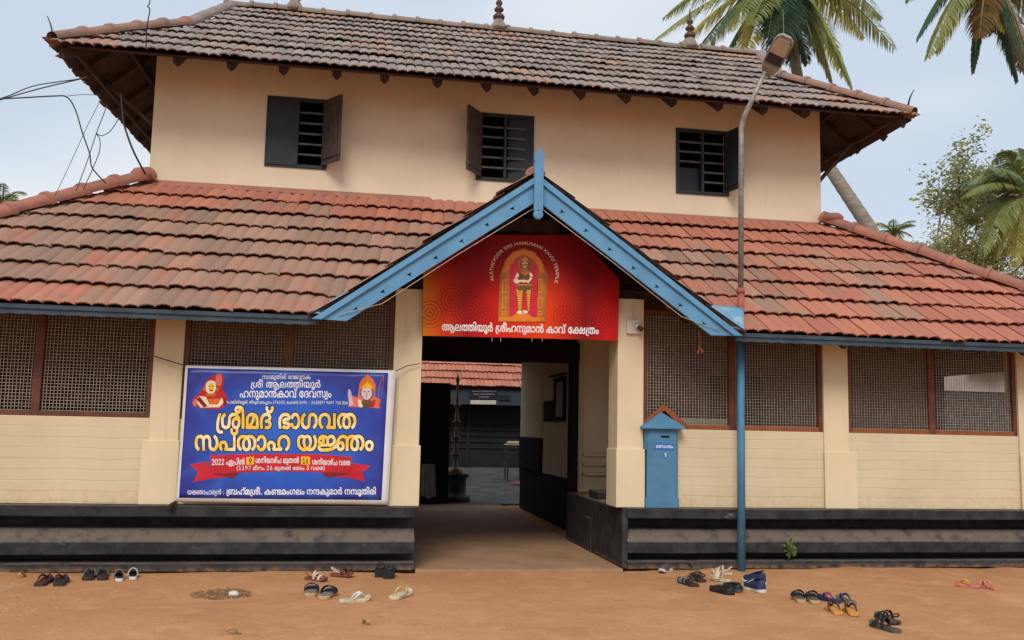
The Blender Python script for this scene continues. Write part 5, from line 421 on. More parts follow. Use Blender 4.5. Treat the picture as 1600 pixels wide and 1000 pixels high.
def plinth_mat():
    m, t, b = newmat('black_plinth_paint'); b.inputs['Roughness'].default_value = .7; b.inputs['Specular IOR Level'].default_value = .3
    col = mixc(t, ramp(t, noi(t, 6, 6, .65), .35, .7), (.015, .016, .018), (.040, .041, .043))
    col = mixc(t, ramp(t, noi(t, 3, 8, .72, sc=(1, 1, 3)), .63, .70, 0, .8), col, (.16, .155, .14))
    g = N(t, 'ShaderNodeNewGeometry'); s = N(t, 'ShaderNodeSeparateXYZ'); t.links.new(g.outputs['Normal'], s.inputs[0])
    dust = math_(t, 'MULTIPLY', ramp(t, s.outputs[2], .3, .8), ramp(t, noi(t, 5, 6, .6), .22, .55))
    col = mixc(t, math_(t, 'MULTIPLY', dust, .72), col, (.18, .14, .11))
    o = sep_z(t)
    col = mixc(t, math_(t, 'MULTIPLY', ramp(t, o[2], 0, .075, 1, 0), ramp(t, noi(t, 10, 6, .6), .34, .66, 0, .75)), col, (.26, .14, .075))
    t.links.new(col, b.inputs['Base Color']); bump(t, b, noi(t, 18, 7, .65), .5, .012); return m
PLINTH = plinth_mat()

def tile_mat(name, clean, clean2, worn, worn2, moss):
    m, t, b = newmat(name); b.inputs['Roughness'].default_value = .8; b.inputs['Specular IOR Level'].default_value = .25
    a = N(t, 'ShaderNodeAttribute', attribute_name='tile'); s = N(t, 'ShaderNodeSeparateColor'); t.links.new(a.outputs['Color'], s.inputs[0])
    c1 = mixc(t, s.outputs[0], clean, clean2); c2 = mixc(t, s.outputs[2], worn, worn2)
    k = math_(t, 'ADD', s.outputs[1], math_(t, 'MULTIPLY', math_(t, 'SUBTRACT', noi(t, 3.2, 7, .65), .5), 1.1))
    col = mixc(t, ramp(t, k, .30, .70), c1, c2)
    col = mixc(t, ramp(t, noi(t, 11, 7, .7), .60, .74, 0, .6), col, moss)
    col = mixc(t, ramp(t, noi(t, 42, 4, .6), .66, .74, 0, .45), col, (.42, .36, .30))
    t.links.new(col, b.inputs['Base Color']); bump(t, b, noi(t, 45, 6, .6), .5, .008); return m
TILE_LOW = tile_mat('red_clay_tile', (.46, .180, .115), (.36, .130, .090), (.37, .215, .152), (.255, .158, .115), (.15, .105, .078))
TILE_UP = tile_mat('grey_weathered_tile', (.40, .22, .15), (.31, .18, .135), (.30, .252, .225), (.205, .172, .155), (.115, .10, .09))
CAP_LOW = mat('red_ridge_tile', (.37, .145, .10), (.26, .115, .085), 3, bmp=.4, c3=(.12, .08, .06), s3=7)
CAP_HIP = mat('faded_red_hip_tile', (.29, .16, .12), (.20, .135, .11), 2.5, bmp=.4, c3=(.12, .095, .08), s3=7)
CAP_UP = mat('brown_ridge_tile', (.27, .20, .165), (.19, .155, .135), 2.5, bmp=.4, c3=(.10, .085, .07), s3=8)
DARKWOOD = mat('dark_roof_timber', (.040, .022, .017), (.022, .013, .011), 6, rough=.8, bmp=.4, bs=30, sc=(1, 1, 4))
RAFTER = mat('brown_rafter_timber', (.060, .036, .028), (.035, .022, .018), 5, rough=.8, bmp=.3)
BLUE = mat('sky_blue_paint', (.105, .29, .49), (.085, .235, .41), 3, rough=.5, bmp=.25, bs=25, c3=(.19, .33, .44), s3=18, l3=(.60, .72), spec=.4)
BLUEBOX = mat('grey_blue_paint', (.070, .205, .345), (.055, .17, .29), 5, rough=.55, bmp=.25, bs=20, c3=(.13, .22, .28), s3=12, l3=(.56, .72))
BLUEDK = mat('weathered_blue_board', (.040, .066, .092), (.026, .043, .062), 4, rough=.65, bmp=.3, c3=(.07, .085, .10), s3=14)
BLUETIN = mat('blue_tin_sheet', (.12, .30, .46), (.30, .42, .50), 5, rough=.4, bmp=.35, bs=9, bd=.02, c3=(.55, .58, .6), s3=12, l3=(.6, .75), metal=.2)
BROWNFR = mat('red_brown_window_paint', (.135, .042, .020), (.085, .028, .016), 5, rough=.6, bmp=.2)
ORANGEFR = mat('orange_brown_window_paint', (.27, .075, .022), (.19, .055, .02), 6, rough=.55)
WIRE = mat('galvanised_wire', (.46, .40, .335), (.30, .25, .21), 30, rough=.5)
SHUT = mat('green_black_shutter', (.014, .020, .027), (.022, .026, .030), 5, rough=.55, bmp=.2, bs=20)
SHUTIN = mat('brown_shutter_back', (.065, .045, .040), (.040, .029, .026), 7, rough=.6, bmp=.3, sc=(3, 1, 1))
BAR = mat('grey_window_bar', (.10, .10, .095), (.06, .06, .06), 8, rough=.5)
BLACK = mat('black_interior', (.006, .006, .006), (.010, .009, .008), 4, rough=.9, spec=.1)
SHADEWALL = mat('shaded_brown_wall', (.16, .085, .055), (.105, .058, .040), 2.5, rough=.85)  # veranda dimness put into the wall colour, browner than the cream stretch
CEIL = mat('near_black_wood', (.018, .012, .010), (.010, .008, .007), 5, rough=.9, spec=.1)  # near-black brown of the ceiling, gate frame and small fittings
METAL = mat('grey_pole_paint', (.30, .29, .26), (.20, .19, .175), 14, rough=.45, metal=.35, c3=(.22, .12, .08), s3=20)
REDP = mat('red_oxide_pole', (.38, .09, .06), (.28, .08, .06), 12, rough=.6, c3=(.4, .36, .32), s3=16)
CONC = mat('passage_concrete', (.37, .215, .12), (.28, .165, .098), 1.6, rough=.85, bmp=.4, bs=30, c3=(.34, .19, .10), s3=3, l3=(.5, .7))
STONE = mat('courtyard_paving', (.125, .12, .108), (.07, .068, .062), 2.4, rough=.85, bmp=.4, bs=12, c3=(.17, .16, .145), s3=7)
BRASS = mat('tarnished_brass', (.20, .14, .07), (.10, .07, .035), 9, rough=.5, metal=.6)
FINIAL = mat('dark_red_finial', (.10, .040, .034), (.06, .03, .028), 12, rough=.6)
MORTAR = mat('lime_mortar', (.28, .24, .205), (.17, .15, .13), 10, rough=.9, bmp=.5)
WIREBLK = mat('black_cable', (.02, .02, .022), (.03, .03, .033), 5, rough=.6)
ROPE = mat('pale_cord', (.55, .45, .36), (.4, .33, .27), 20, rough=.8)
IRON = mat('rusty_iron', (.05, .03, .025), (.03, .02, .02), 12, rough=.8)

def ground_mat():
    m, t, b = newmat('orange_dirt'); b.inputs['Roughness'].default_value = .95; b.inputs['Specular IOR Level'].default_value = .1
    col = mixc(t, ramp(t, noi(t, .55, 6, .6), .3, .7), (.52, .26, .125), (.44, .215, .10))
    col = mixc(t, ramp(t, noi(t, 2.1, 7, .62, dist=.6), .48, .68, 0, .75), col, (.56, .30, .155))
    col = mixc(t, ramp(t, noi(t, 5.5, 7, .7), .55, .72, 0, .5), col, (.34, .165, .08))
    col = mixc(t, ramp(t, noi(t, 60, 5, .7), .58, .70, 0, .55), col, (.25, .13, .07)); col = mixc(t, ramp(t, noi(t, 1.3, 8, .74, dist=1.2), .56, .66, 0, .42), col, (.36, .19, .10)); col = mixc(t, ramp(t, noi(t, 9, 5, .6, dist=.8), .60, .68, 0, .4), col, (.60, .36, .21))
    col = mixc(t, ramp(t, noi(t, 34, 5, .7), .66, .74, 0, .4), col, (.62, .45, .30))
    t.links.new(col, b.inputs['Base Color'])
    h = math_(t, 'ADD', noi(t, 3.5, 8, .62), math_(t, 'MULTIPLY', noi(t, 30, 6, .7), .55)); bump(t, b, h, .7, .04); return m
GROUND = ground_mat()

# ------------------------------------------------------------------ ground, floors
def grid(name, x0, x1, y0, y1, nx, ny, zf, m):
    mb = MB()
    vs = [(x0+(x1-x0)*i/nx, y0+(y1-y0)*j/ny, zf(x0+(x1-x0)*i/nx, y0+(y1-y0)*j/ny)) for j in range(ny+1) for i in range(nx+1)]
    mb.add(vs, [(j*(nx+1)+i, j*(nx+1)+i+1, (j+1)*(nx+1)+i+1, (j+1)*(nx+1)+i) for j in range(ny) for i in range(nx)], smooth=True)
    return mb.build(name, m)
def gz(x, y):
    d = max(abs(x), abs(y+3))
    k = 1 if d < 14 else max(0, 1-(d-14)/6)
    edge = .022*max(0, 1-abs(y+.2)/.30)*(.6+noise.noise(Vector((x*3.1, 1, 7)))) if not -.75 < x < 2.2 else 0
    return k*(.028*noise.noise(Vector((x*.7, y*.9, 0)))+.010*noise.noise(Vector((x*2.6, y*3, 3)))) - .015 + max(0, edge) - (.02 if -.6 < x < 2. and y > -.1 else 0)
mb = MB(); nx = []
def axis(lim, fine, step):
    a = [-1500, -500, -150, -60, -30]; x = fine[0]
    while x < fine[1]: a.append(x); x += step
    return a+[30, 60, 150, 500, 1500]
ax = axis(0, (-14, 16), .12); ay = axis(0, (-12, 3), .12)
vs = [(x, y, gz(x, y)) for y in ay for x in ax]; n_ = len(ax)
mb.add(vs, [(j*n_+i, j*n_+i+1, (j+1)*n_+i+1, (j+1)*n_+i) for j in range(len(ay)-1) for i in range(n_-1)], smooth=True)
structure(mb.build('ground', GROUND, fix=False))
XL, XR, YB = -4.27, 6.13, 8.3           # upper storey walls
mb = MB(); mb.box(-.50, 1.95, -.10, 8.9, -.06, .004)
structure(mb.build('passage_floor', CONC, bevel=.01))
def cz(x, y): return .012 + max(0, min(1, (y-9.2)/8))*.44 + .006*noise.noise(Vector((x*2, y*2, 0)))
o = grid('courtyard_floor', -9, 16, 8.9, 19, 60, 30, cz, STONE); structure(o)

# ------------------------------------------------------------------ the gatehouse
GH = thing('temple_gatehouse', 'cream two storey temple gatehouse with red and grey tiled roofs and blue porch gable', 'building', (.715, 0, 0))

# plinth: moulded bands, left and right of the passage
PROF = [(.6, 0), (-.115, 0), (-.11, .088), (.26, .094), (.26, .177), (-.10, .180), (-.105, .312), (-.03, .372), (.06, .445), (.30, .458), (.30, .578), (-.105, .586), (-.11, .706), (.6, .712)]
def plinth(x0, x1):
    mb = MB(); n = max(2, int((x1-x0)/.25)); k = len(PROF)
    vs = []
    for i in range(n+1):
        x = x0+(x1-x0)*i/n
        for a, b in PROF: vs.append((x, a+.008*noise.noise(Vector((x*1.7, a*5, b*9))), b+.006*noise.noise(Vector((x*1.3, b*11, 5)))))
    fs = [(i*k+j, (i+1)*k+j, (i+1)*k+(j+1) % k, i*k+(j+1) % k) for i in range(n) for j in range(k)]
    fs += [tuple(range(k)), tuple(n*k+j for j in range(k-1, -1, -1))]
    mb.add(vs, fs); return mb
plinth(-9.2, -.515).build('plinth', PLINTH, GH, .008)
plinth(2.0, 11.2).build('plinth', PLINTH, GH, .008)
mb = MB(); mb.box(1.945, 2.02, -.075, 2.78, 0, .700); mb.box(2.02, 3.2, .52, 1.0, 0, .703)
mb.build('plinth', PLINTH, GH, .02)
mb = MB(); mb.box(1.93, 2.0, 1.35, 1.75, .0, .45); mb.build('step', PLINTH, GH, .01)
mb = MB(); mb.box(2.02, 2.3, 1.3, 1.8, .70, .80); mb.build('step', PLINTH, GH, .01)
mb = MB(); mb.box(2.02, 11, 1.0, 2.79, .60, .698); mb.build('veranda_floor', CONC, GH)
mb = MB(); mb.box(2.5, 11, 2.795, 8.2, .60, .698); mb.build('veranda_floor', CONC, GH)
mb = MB(); mb.box(-9, -.52, .5, 8.2, .60, .698); mb.build('veranda_floor', CONC, GH)

WIN = [(-5.86, -3.49), (-3.17, -.825), (2.215, 4.585), (4.925, 7.34), (7.70, 10.1)]
def notch(x):   # the sill rises as an inverted V above the donation box
    return max(0, .30*(1-abs(x-2.487)/.30))
# parapet walls
for i, (a, b) in enumerate(WIN):
    a2 = a-.34 if i == 0 else a
    mb = MB()
    poly = [(a2, .712), (b, .712), (b, 1.655)]+([(2.79, 1.655), (2.487, 1.655), (a2, 1.655)] if i == 2 else [(a2, 1.655)])
    mb.prism(poly, lambda p, q, t: (p, t, q), .2)
    mb.build('parapet_wall', COURSED, GH, .006)
for a, b in ((-6.5, -5.86), (-3.49, -3.17), (4.585, 4.925), (7.34, 7.70)):
    mb = MB(); mb.box(a, b, -.022, .22, .711, 3.06); mb.box(a-.06 if a < 0 else a-.012, b+.09 if a > 0 else b+.02, -.05, -.021, .711, 1.415)
    mb.build('pilaster', WALL, GH, .008)
mb = MB(); mb.box(-.825, -.497, -.03, .36, .711, 3.235); mb.box(-.845, -.478, -.062, .37, .711, 1.405); mb.build('gate_pier', WALL, GH, .008)
mb = MB(); mb.box(1.885, 2.215, -.03, .36, .711, 3.235); mb.box(1.868, 2.225, -.062, .37, .711, 1.405); mb.build('gate_pier', WALL, GH, .008)
mb = MB(); mb.box(-.95, 2.4, .03, .26, 3.236, 3.36); mb.build('wall_plate', DARKWOOD, GH, .01)

# wire mesh windows
for i, (a, b) in enumerate(WIN):
    mb = MB(); w = .055; m0 = (a+b)/2-.02
    z0, z1 = 1.657, 3.12
    for x0, x1 in ((a+.002, a+w), (b-w, b-.002), (m0-.045, m0+.045)): mb.box(x0, x1, .01, .085, z0, z1)
    xs = [a+w, m0-.045, m0+.045, b-w]
    lowm = MB(); lm = ORANGEFR if i in (2, 3) else BROWNFR
    for x0, x1 in ((xs[0], xs[1]), (xs[2], xs[3])):
        mb.box(x0, x1, .01, .085, 3.06, 3.118)
        if i == 2 and x0 < 2.6:
            lowm.box(2.79, x1, .008, .083, z0, z0+.055)
        else: lowm.box(x0, x1, .008, .083, z0, z0+.055)
    if i == 2:
        pk = 1.952
        lowm.prism([(2.20, 1.655), (2.26, 1.655), (2.487, pk-.07), (2.73, 1.657), (2.80, 1.657), (2.80, 1.70), (2.487, pk), (2.20, 1.715)], lambda p, q, t: (p, -.004+t, q), .08)
    fr = mb.build('mesh_window', BROWNFR, GH, .004)
    lowm.build('bottom_rail', lm, fr, .004)
    wm = MB(); g = .0365; r = .0022
    rw = random.Random(i)
    for x0, x1 in ((xs[0], xs[1]), (xs[2], xs[3])):
        x = x0+g/2
        while x < x1:
            j = rw.uniform(-.003, .003); j2 = rw.uniform(-.003, .003)
            wm.bar((x+j, .046, (z0+.04 if i != 2 else z0+.04+max(0, notch(x)-.03))), (x+j2, .046, 3.06), r*2); x += g
        z = z0+.06
        while z < 3.06:
            j = rw.uniform(-.003, .003)
            xa = x0
            if i == 2 and x0 < 2.6 and z < 1.93:
                half = .30*(1-(z-1.655)/.30)-.05
                if half > 0:
                    wm.bar((x0, .052, z), (2.487-half, .052, z), r*2); xa = 2.487+half
            wm.bar((xa, .052, z+j), (x1, .052, z-j), r*2); z += g
    wm.build('wire_mesh', WIRE, fr, fix=False)

# inner walls of veranda and passage
mb = MB()
mb.box(2.10, 3.0, 2.82, 3.0, 0, 4.6); mb.build('veranda_back_wall', WALL, GH)
mb = MB(); mb.box(-9, -.52, 2.82, 3.0, 0, 4.6); mb.build('veranda_back_wall', SHADEWALL, GH)
mb = MB(); mb.box(3.0, 8.0, 2.82, 3.0, 0, 4.6); mb.build('veranda_back_wall', SHADEWALL, GH)
mb = MB(); mb.box(-9, -.53, 2.79, 2.818, .70, 1.78); mb.build('veranda_dark_band', DARKWOOD, GH)  # dark band over the lower part of the veranda back wall
mb = MB(); mb.box(3.0, 7.98, 2.79, 2.818, .70, 1.72); mb.build('veranda_dark_band', DARKWOOD, GH)
mb = MB(); mb.box(2.165, 3.0, 2.795, 2.819, .70, .76)
for z0, z1, d in ((.95, .99, .10), (1.09, 1.13, .07), (1.23, 1.27, .09)): mb.box(2.19, 3.0, 2.82-d, 2.82, z0, z1)
mb.box(2.085, 2.165, 2.77, 2.82, .70, 3.2)
mb.build('wall_moulding', WALL, GH, .006)
mb = MB(); mb.box(-.9, -.52, 3.0, 8.2, .0, 3.1); mb.build('passage_wall', WALL, GH, .008)
mb = MB(); mb.box(2.25, 2.45, 3.0, 8.2, .82, 3.1); mb.box(2.225, 2.26, 6.05, 8.21, 1.45, 3.08)
mb.build('passage_wall', WALL, GH, .008)
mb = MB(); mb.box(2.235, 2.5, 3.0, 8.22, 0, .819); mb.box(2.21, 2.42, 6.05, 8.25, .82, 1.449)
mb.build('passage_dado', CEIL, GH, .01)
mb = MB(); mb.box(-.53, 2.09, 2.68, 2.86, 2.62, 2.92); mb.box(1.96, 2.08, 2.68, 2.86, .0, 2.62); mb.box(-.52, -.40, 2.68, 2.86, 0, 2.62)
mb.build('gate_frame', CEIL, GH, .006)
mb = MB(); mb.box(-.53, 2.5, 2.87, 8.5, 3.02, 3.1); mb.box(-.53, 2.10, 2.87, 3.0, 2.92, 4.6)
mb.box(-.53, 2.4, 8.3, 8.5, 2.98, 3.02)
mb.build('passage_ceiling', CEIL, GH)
# doors and a rail inside the veranda
for x0, x1 in ((-6.9, -6.0), (-3.9, -2.9), (4.2, 5.1)):
    mb = MB(); mb.box(x0, x1, 2.77, 2.819, .7, 2.5); mb.build('veranda_door', DARKWOOD, GH, .01)
mb = MB(); mb.box(2.3, 3.6, .7, .76, 1.72, 1.80); mb.build('veranda_rail', WALL, GH, .005)
# outer side walls and inner pillars
mb = MB(); mb.box(-9.2, -9.0, .2, 8.2, .7, 3.3); mb.build('side_wall', WALL, GH)
mb = MB(); mb.box(8.0, 8.16, 2.7, 2.86, .7, 3.4); mb.build('veranda_post', DARKWOOD, GH, .01)
mb = MB(); mb.box(9.2, 9.36, 4.4, 4.56, .7, 3.4); mb.build('veranda_post', DARKWOOD, GH, .01)

# upper storey wall with three window openings
UW = [(-2.68, -1.78), (.45, 1.345), (3.65, 4.54)]; UZ = (5.37, 6.44)
mb = MB(); xs = [XL]+[q for p in UW for q in p]+[XR]; zs = [4.6, UZ[0], UZ[1], 7.05]
y0, y1 = 2.8, 3.02
for i in range(len(xs)-1):
    for j in range(3):
        if j == 1 and i % 2 == 1:
            a, b = xs[i], xs[i+1]; c, d = UZ
            mb.add([(a,y0,c),(b,y0,c),(b,y1,c),(a,y1,c)], [(0,1,2,3)]); mb.add([(a,y0,d),(b,y0,d),(b,y1,d),(a,y1,d)], [(3,2,1,0)])
            mb.add([(a,y0,c),(a,y1,c),(a,y1,d),(a,y0,d)], [(0,1,2,3)]); mb.add([(b,y0,c),(b,y1,c),(b,y1,d),(b,y0,d)], [(3,2,1,0)])
            continue
        mb.add([(xs[i],y0,zs[j]),(xs[i+1],y0,zs[j]),(xs[i+1],y0,zs[j+1]),(xs[i],y0,zs[j+1])], [(0,1,2,3)])
mb.add([(XL,y0,4.6),(XL,YB,4.6),(XL,YB,6.9),(XL,y0,6.9)], [(0,1,2,3)]); mb.add([(XR,y0,4.6),(XR,YB,4.6),(XR,YB,6.9),(XR,y0,6.9)], [(3,2,1,0)])
mb.add([(XL,YB,3.1),(XR,YB,3.1),(XR,YB,6.9),(XL,YB,6.9)], [(3,2,1,0)])
mb.build('upper_wall', UPWALL, GH, fix=False)

def shutter(parent, hx, sign, deg, m, w=.44, y=2.755):
    """a board leaf hinged at hx, swung out by deg"""
    mm = Matrix.Translation((hx, y, 0)) @ Matrix.Rotation(R(-deg if sign > 0 else 180+deg), 4, 'Z')
    mb = MB(); mb.box(0, w, -.016, .016, UZ[0]+.05, UZ[1]-.03, mm); sh = mb.build('shutter', m, parent, .004)
    mb = MB()
    for z in (UZ[0]+.13, UZ[1]-.14): mb.box(.02, w-.02, -.034, .034, z, z+.055, mm)
    mb.build('ledge', m, sh, .004); return sh
for i, (a, b) in enumerate(UW):
    mb = MB(); c, d = UZ
    for x0, x1, z0, z1 in ((a+.001, a+.055, c+.001, d-.001), (b-.055, b-.001, c+.001, d-.001), (a+.055, b-.055, c+.001, c+.055), (a+.055, b-.055, d-.055, d-.001), ((a+b)/2-.022, (a+b)/2+.022, c+.055, d-.055)):
        mb.box(x0, x1, 2.775, 2.87, z0, z1)
    fr = mb.build('upper_window', SHUT, GH, .004)
    mb = MB()
    for k in range(5):
        z = c+.055+(d-c-.11)*(k+1)/6
        for x0, x1 in ((a+.055, (a+b)/2-.022), ((a+b)/2+.022, b-.055)):
            if i == 2 and x0 < (a+b)/2 and k < 2: continue
            mb.box(x0, x1, 2.80, 2.835, z-.014, z+.014)
    mb.build('window_bar', BAR, fr, .003)
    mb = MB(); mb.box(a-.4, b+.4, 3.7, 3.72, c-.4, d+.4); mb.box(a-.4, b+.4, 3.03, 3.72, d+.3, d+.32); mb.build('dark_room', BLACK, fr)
    if i == 0:
        mb = MB(); mb.box(a+.03, a+.475, 2.762, 2.79, c+.03, d-.03); mb.build('shutter', SHUT, fr, .004)
        shutter(fr, b-.07, 1, 54, SHUTIN)
    elif i == 1:
        mb = MB(); mm = Matrix.Translation((b-.03, 2.79, 0)) @ Matrix.Rotation(R(180-14), 4, 'Z'); mb.box(0, .37, -.014, .014, c+.04, d-.03, mm); mb.build('shutter', SHUT, fr, .004)
        shutter(fr, a+.07, -1, 54, SHUTIN)
    else:
        mb = MB(); mb.box(a+.05, a+.43, 2.90, 2.92, c+.04, c+.46); mb.build('shutter', SHUT, fr, .004)
        shutter(fr, b-.06, 1, 77, SHUT)
# ------------------------------------------------------------------ tiled roofs
def tile_field(mb, O, U, V, width, r0, r1, rl, tw, wear_shade, keep=None, hr=.026, seed=1, jit=1.0, lift=.064):
    O, U, V = Vector(O), Vector(U).normalized(), Vector(V); Nn = U.cross(V).normalized()
    rn = random.Random(seed); ns = 20
    for r in range(r0, r1):
        off = -tw*(.5 if r % 2 else 0); n = int(width/tw)+2
        rowj = rn.uniform(-.008, .008)
        for i in range(n):
            ua = off+i*tw; uc = ua+tw/2; vc = (r+.5)*rl
            pc = O+U*uc+V*vc
            if uc < -tw or uc > width+tw or (keep and not keep(pc)): continue
            g = wear_shade(pc, r); tint = (rn.random(), g, rn.random())
            jl = rn.uniform(-.006, .008)*jit; jv = rn.uniform(-.012, .012)*jit+rowj; tilt = rn.uniform(-.013, .013)*jit
            if rn.random() < .035: jv -= rn.uniform(.02, .055)*jit; tilt += rn.uniform(-.02, .02)      # a slipped tile
            sw = .012*noise.noise(Vector((uc*.5, r*.7, seed)))
            top = []; bot = []; lip = []
            for k in range(ns+1):
                s = k/ns; h = hr*abs(math.sin(2*math.pi*s))**.75+.0028*math.cos(2*math.pi*s*7) + (.010 if k in (0, 1) else 0)
                u = ua+tw*(.004+s*.992)
                a = O+U*u+V*(r*rl-.035+jv+tilt*(s-.5)*2)+Nn*(lift+h+jl+sw+tilt*s)
                b = O+U*u+V*((r+1)*rl+.03)+Nn*(.010+h+jl*.5+sw)
                top.append(b); bot.append(a); lip.append(a-Nn*.015+V*.003)
            m = ns+1
            mb.add(bot+top, [(k, k+1, m+k+1, m+k) for k in range(ns)], tint, True)
            mb.add(bot+lip, [(k, m+k, m+k+1, k+1) for k in range(ns)], tint)
            for k in (0, ns):
                q = [bot[k], top[k], top[k]-Nn*.03, lip[k]-Nn*.012]
                mb.add(q, [(0, 1, 2, 3) if k == 0 else (3, 2, 1, 0)], tint)
            mb.add([lip[0]+V*.12-Nn*.02, lip[-1]+V*.12-Nn*.02, lip[-1]+V*.30-Nn*.02, lip[0]+V*.30-Nn*.02], [(0, 3, 2, 1)], tint)
def clip(o, p, q, inside):
    """cut a mesh by the vertical plane through p and q, keep the side of `inside`"""
    p, q = Vector(p), Vector(q); d = q-p; n = Vector((d.y, -d.x, 0)).normalized()
    if (Vector(inside)-p).dot(n) > 0: n = -n
    b = bmesh.new(); b.from_mesh(o.data)
    bmesh.ops.bisect_plane(b, geom=b.verts[:]+b.edges[:]+b.faces[:], plane_co=p, plane_no=n, clear_outer=True)
    b.to_mesh(o.data); b.free()
def slab(mb, pts, t=.03):
    """flat polygon given a thickness downwards along its normal"""
    pts = [Vector(p) for p in pts]; n = (pts[1]-pts[0]).cross(pts[2]-pts[0]).normalized()
    if n.z < 0: n = -n
    k = len(pts); lo = [p-n*t for p in pts]
    mb.add(pts+lo, [tuple(range(k)), tuple(range(2*k-1, k-1, -1))]+[(i, k+i, k+(i+1) % k, (i+1) % k) for i in range(k)])
def caps(mb, A, B, r=.10, seg=.46, seed=3, collar=True):
    A, B = Vector(A), Vector(B); L_ = (B-A).length; n = max(1, round(L_/seg)); d = (B-A)/n; rn = random.Random(seed)
    dn = d.normalized(); x = dn.cross(Vector((0, 0, 1))).normalized(); y = x.cross(dn)
    def ring(c, rr): return [c+x*math.cos(a)*rr*1.4+y*math.sin(a)*rr for a in [math.pi*(j/10*1.24-.12) for j in range(11)]]
    for i in range(n):
        c = A+d*i; j = Vector((rn.uniform(-.01, .01), rn.uniform(-.01, .01), rn.uniform(-.008, .010)))
        tint = (rn.random(), rn.random(), rn.random())
        rs = [ring(c-dn*.03+j, r*1.05), ring(c+d*1.0+j, r*.93)]
        mb.add(rs[0]+rs[1], [(k, k+1, 12+k-0, 11+k) for k in range(10)], tint, True)
        mb.add(rs[0], [tuple(range(11))], tint)
        if collar:
            q = [ring(c-dn*.045+j, r*1.06), ring(c-dn*.04+j, r*1.27), ring(c+dn*.015+j, r*1.27), ring(c+dn*.03+j, r*1.0)]
            for a, b in zip(q, q[1:]): mb.add(a+b, [(k, k+1, 12+k, 11+k) for k in range(10)], tint, True)
            mb.add(q[0], [tuple(range(11))], tint)

def nz2(x, y, s=1., k=0): return noise.noise(Vector((x*s, y*s, k)))

# ---- lower skirt roof
LE, LZ, LT = -.60, 2.79, 4.99; RUN = 3.4; LP = math.atan2(LT-LZ, RUN); LS = RUN/math.cos(LP)
XA, XB = XL-RUN, XR+RUN; GX, GZ0, GSL = .715, 4.53, .7166
def gable_z(x): return GZ0-GSL*abs(x-GX)
def keep_low(p): return p.z > gable_z(p.x)-.10 or abs(p.x-GX) > 2.75
def w_low(p, r):
    x = p.x; base = [.55, .64, .68, .78, .90, .78, .40, .14][min(r, 7)]
    if x > 1.5: base = [.36, .50, .50, .56, .66, .42, .14, .06][min(r, 7)] - max(0, min(.3, (x-4.4)*.13))
    if x < -4.2 and r > 5: base -= .1
    return max(0, base+.42*nz2(p.x, p.y, .8, 4)+random.uniform(-.16, .16))
V1 = Vector((0, math.cos(LP), math.sin(LP)))
mb = MB()
tile_field(mb, (XA, LE, LZ), (1, 0, 0), V1+Vector((.085, 0, 0)), GX-XA, 0, 8, LS/8, .318, w_low, lambda p: keep_low(p) and p.x < GX, seed=11)
tile_field(mb, (GX, LE, LZ), (1, 0, 0), V1, XB-GX, 0, 8, LS/8, .318, w_low, keep_low, seed=12)
lower = mb.build('lower_roof', TILE_LOW, GH, fix=False)
clip(lower, (XA, LE, 0), (XL, 2.8, 0), (0, 0, 0)); clip(lower, (XB, LE, 0), (XR, 2.8, 0), (0, 0, 0))
for sx, x0, xw in ((-1, XA, XL), (1, XB, XR)):
    mb = MB(); V = Vector((-sx*math.cos(LP), 0, math.sin(LP)))
    O = (x0, 8.8 if sx < 0 else LE, LZ)
    tile_field(mb, O, (0, sx, 0), V, 9.4, 0, 8, LS/8, .318, w_low, seed=12+sx)
    o = mb.build('lower_roof', TILE_LOW, GH, fix=False)
    clip(o, (x0, LE, 0), (xw, 2.8, 0), (x0, 6, 0))
mb = MB(); nd = Vector((0, -math.sin(LP), math.cos(LP)))*.035
Q = lambda x, y: Vector((x, y, LZ+(y-LE)*math.tan(LP)))-nd
ev = (GZ0-LZ)/GSL; vy = LE+(GZ0-LZ)/math.tan(LP)
slab(mb, [Q(XA, LE), Q(GX-ev, LE), Q(GX, vy), Q(GX, 2.8), Q(XL, 2.8)])
slab(mb, [Q(GX+ev, LE), Q(XB, LE), Q(XR, 2.8), Q(GX, 2.8), Q(GX, vy)])
slab(mb, [(XA, LE, LZ-.03), (XL, 2.8, LT-.03), (XL, 8.3, LT-.03), (XA, 8.8, LZ-.03)])
slab(mb, [(XB, LE, LZ-.03), (XR, 2.8, LT-.03), (XR, 8.3, LT-.03), (XB, 8.8, LZ-.03)])
mb.build('roof_deck', RAFTER, lower)
mb = MB()
for x in [XA+.5+.62*i for i in range(28)]:
    ye = LE+.03; yt = min(2.75, LE+min(x-XA, XB-x)-.1)
    if gable_z(x) > LZ+.05: ye = max(ye, LE+(gable_z(x)-LZ)/math.tan(LP)+.05)
    if yt > ye+.1: mb.bar(Q(x, ye)-nd*2.4, Q(x, yt)-nd*2.4, .06, .09)
mb.build('rafter', RAFTER, lower)
mb = MB(); caps(mb, (XL-.02, 2.74, LT+.09), (XA+.05, LE+.05, LZ+.07), .105, .5, 5); mb.build('hip_cap', CAP_LOW, lower)
mb = MB(); caps(mb, (XR+.02, 2.74, LT+.09), (XB-.05, LE+.05, LZ+.07), .105, .5, 6); mb.build('hip_cap', CAP_LOW, lower)
mb = MB(); mb.lathe([(.10, -.05), (.155, 0), (.17, .06), (.13, .12), (.04, .15)], (XL-.06, 2.70, LT+.06), 14); mb.build('hip_end_cap', CAP_LOW, lower)
mb = MB(); mb.lathe([(.12, -.05), (.17, 0), (.19, .05), (.15, .10), (.05, .12)], (XR+.10, 2.66, LT+.06), 14)
mb.build('hip_end_cap', CAP_LOW, lower)
mb = MB()                                                       # mortar fillet where roof meets wall
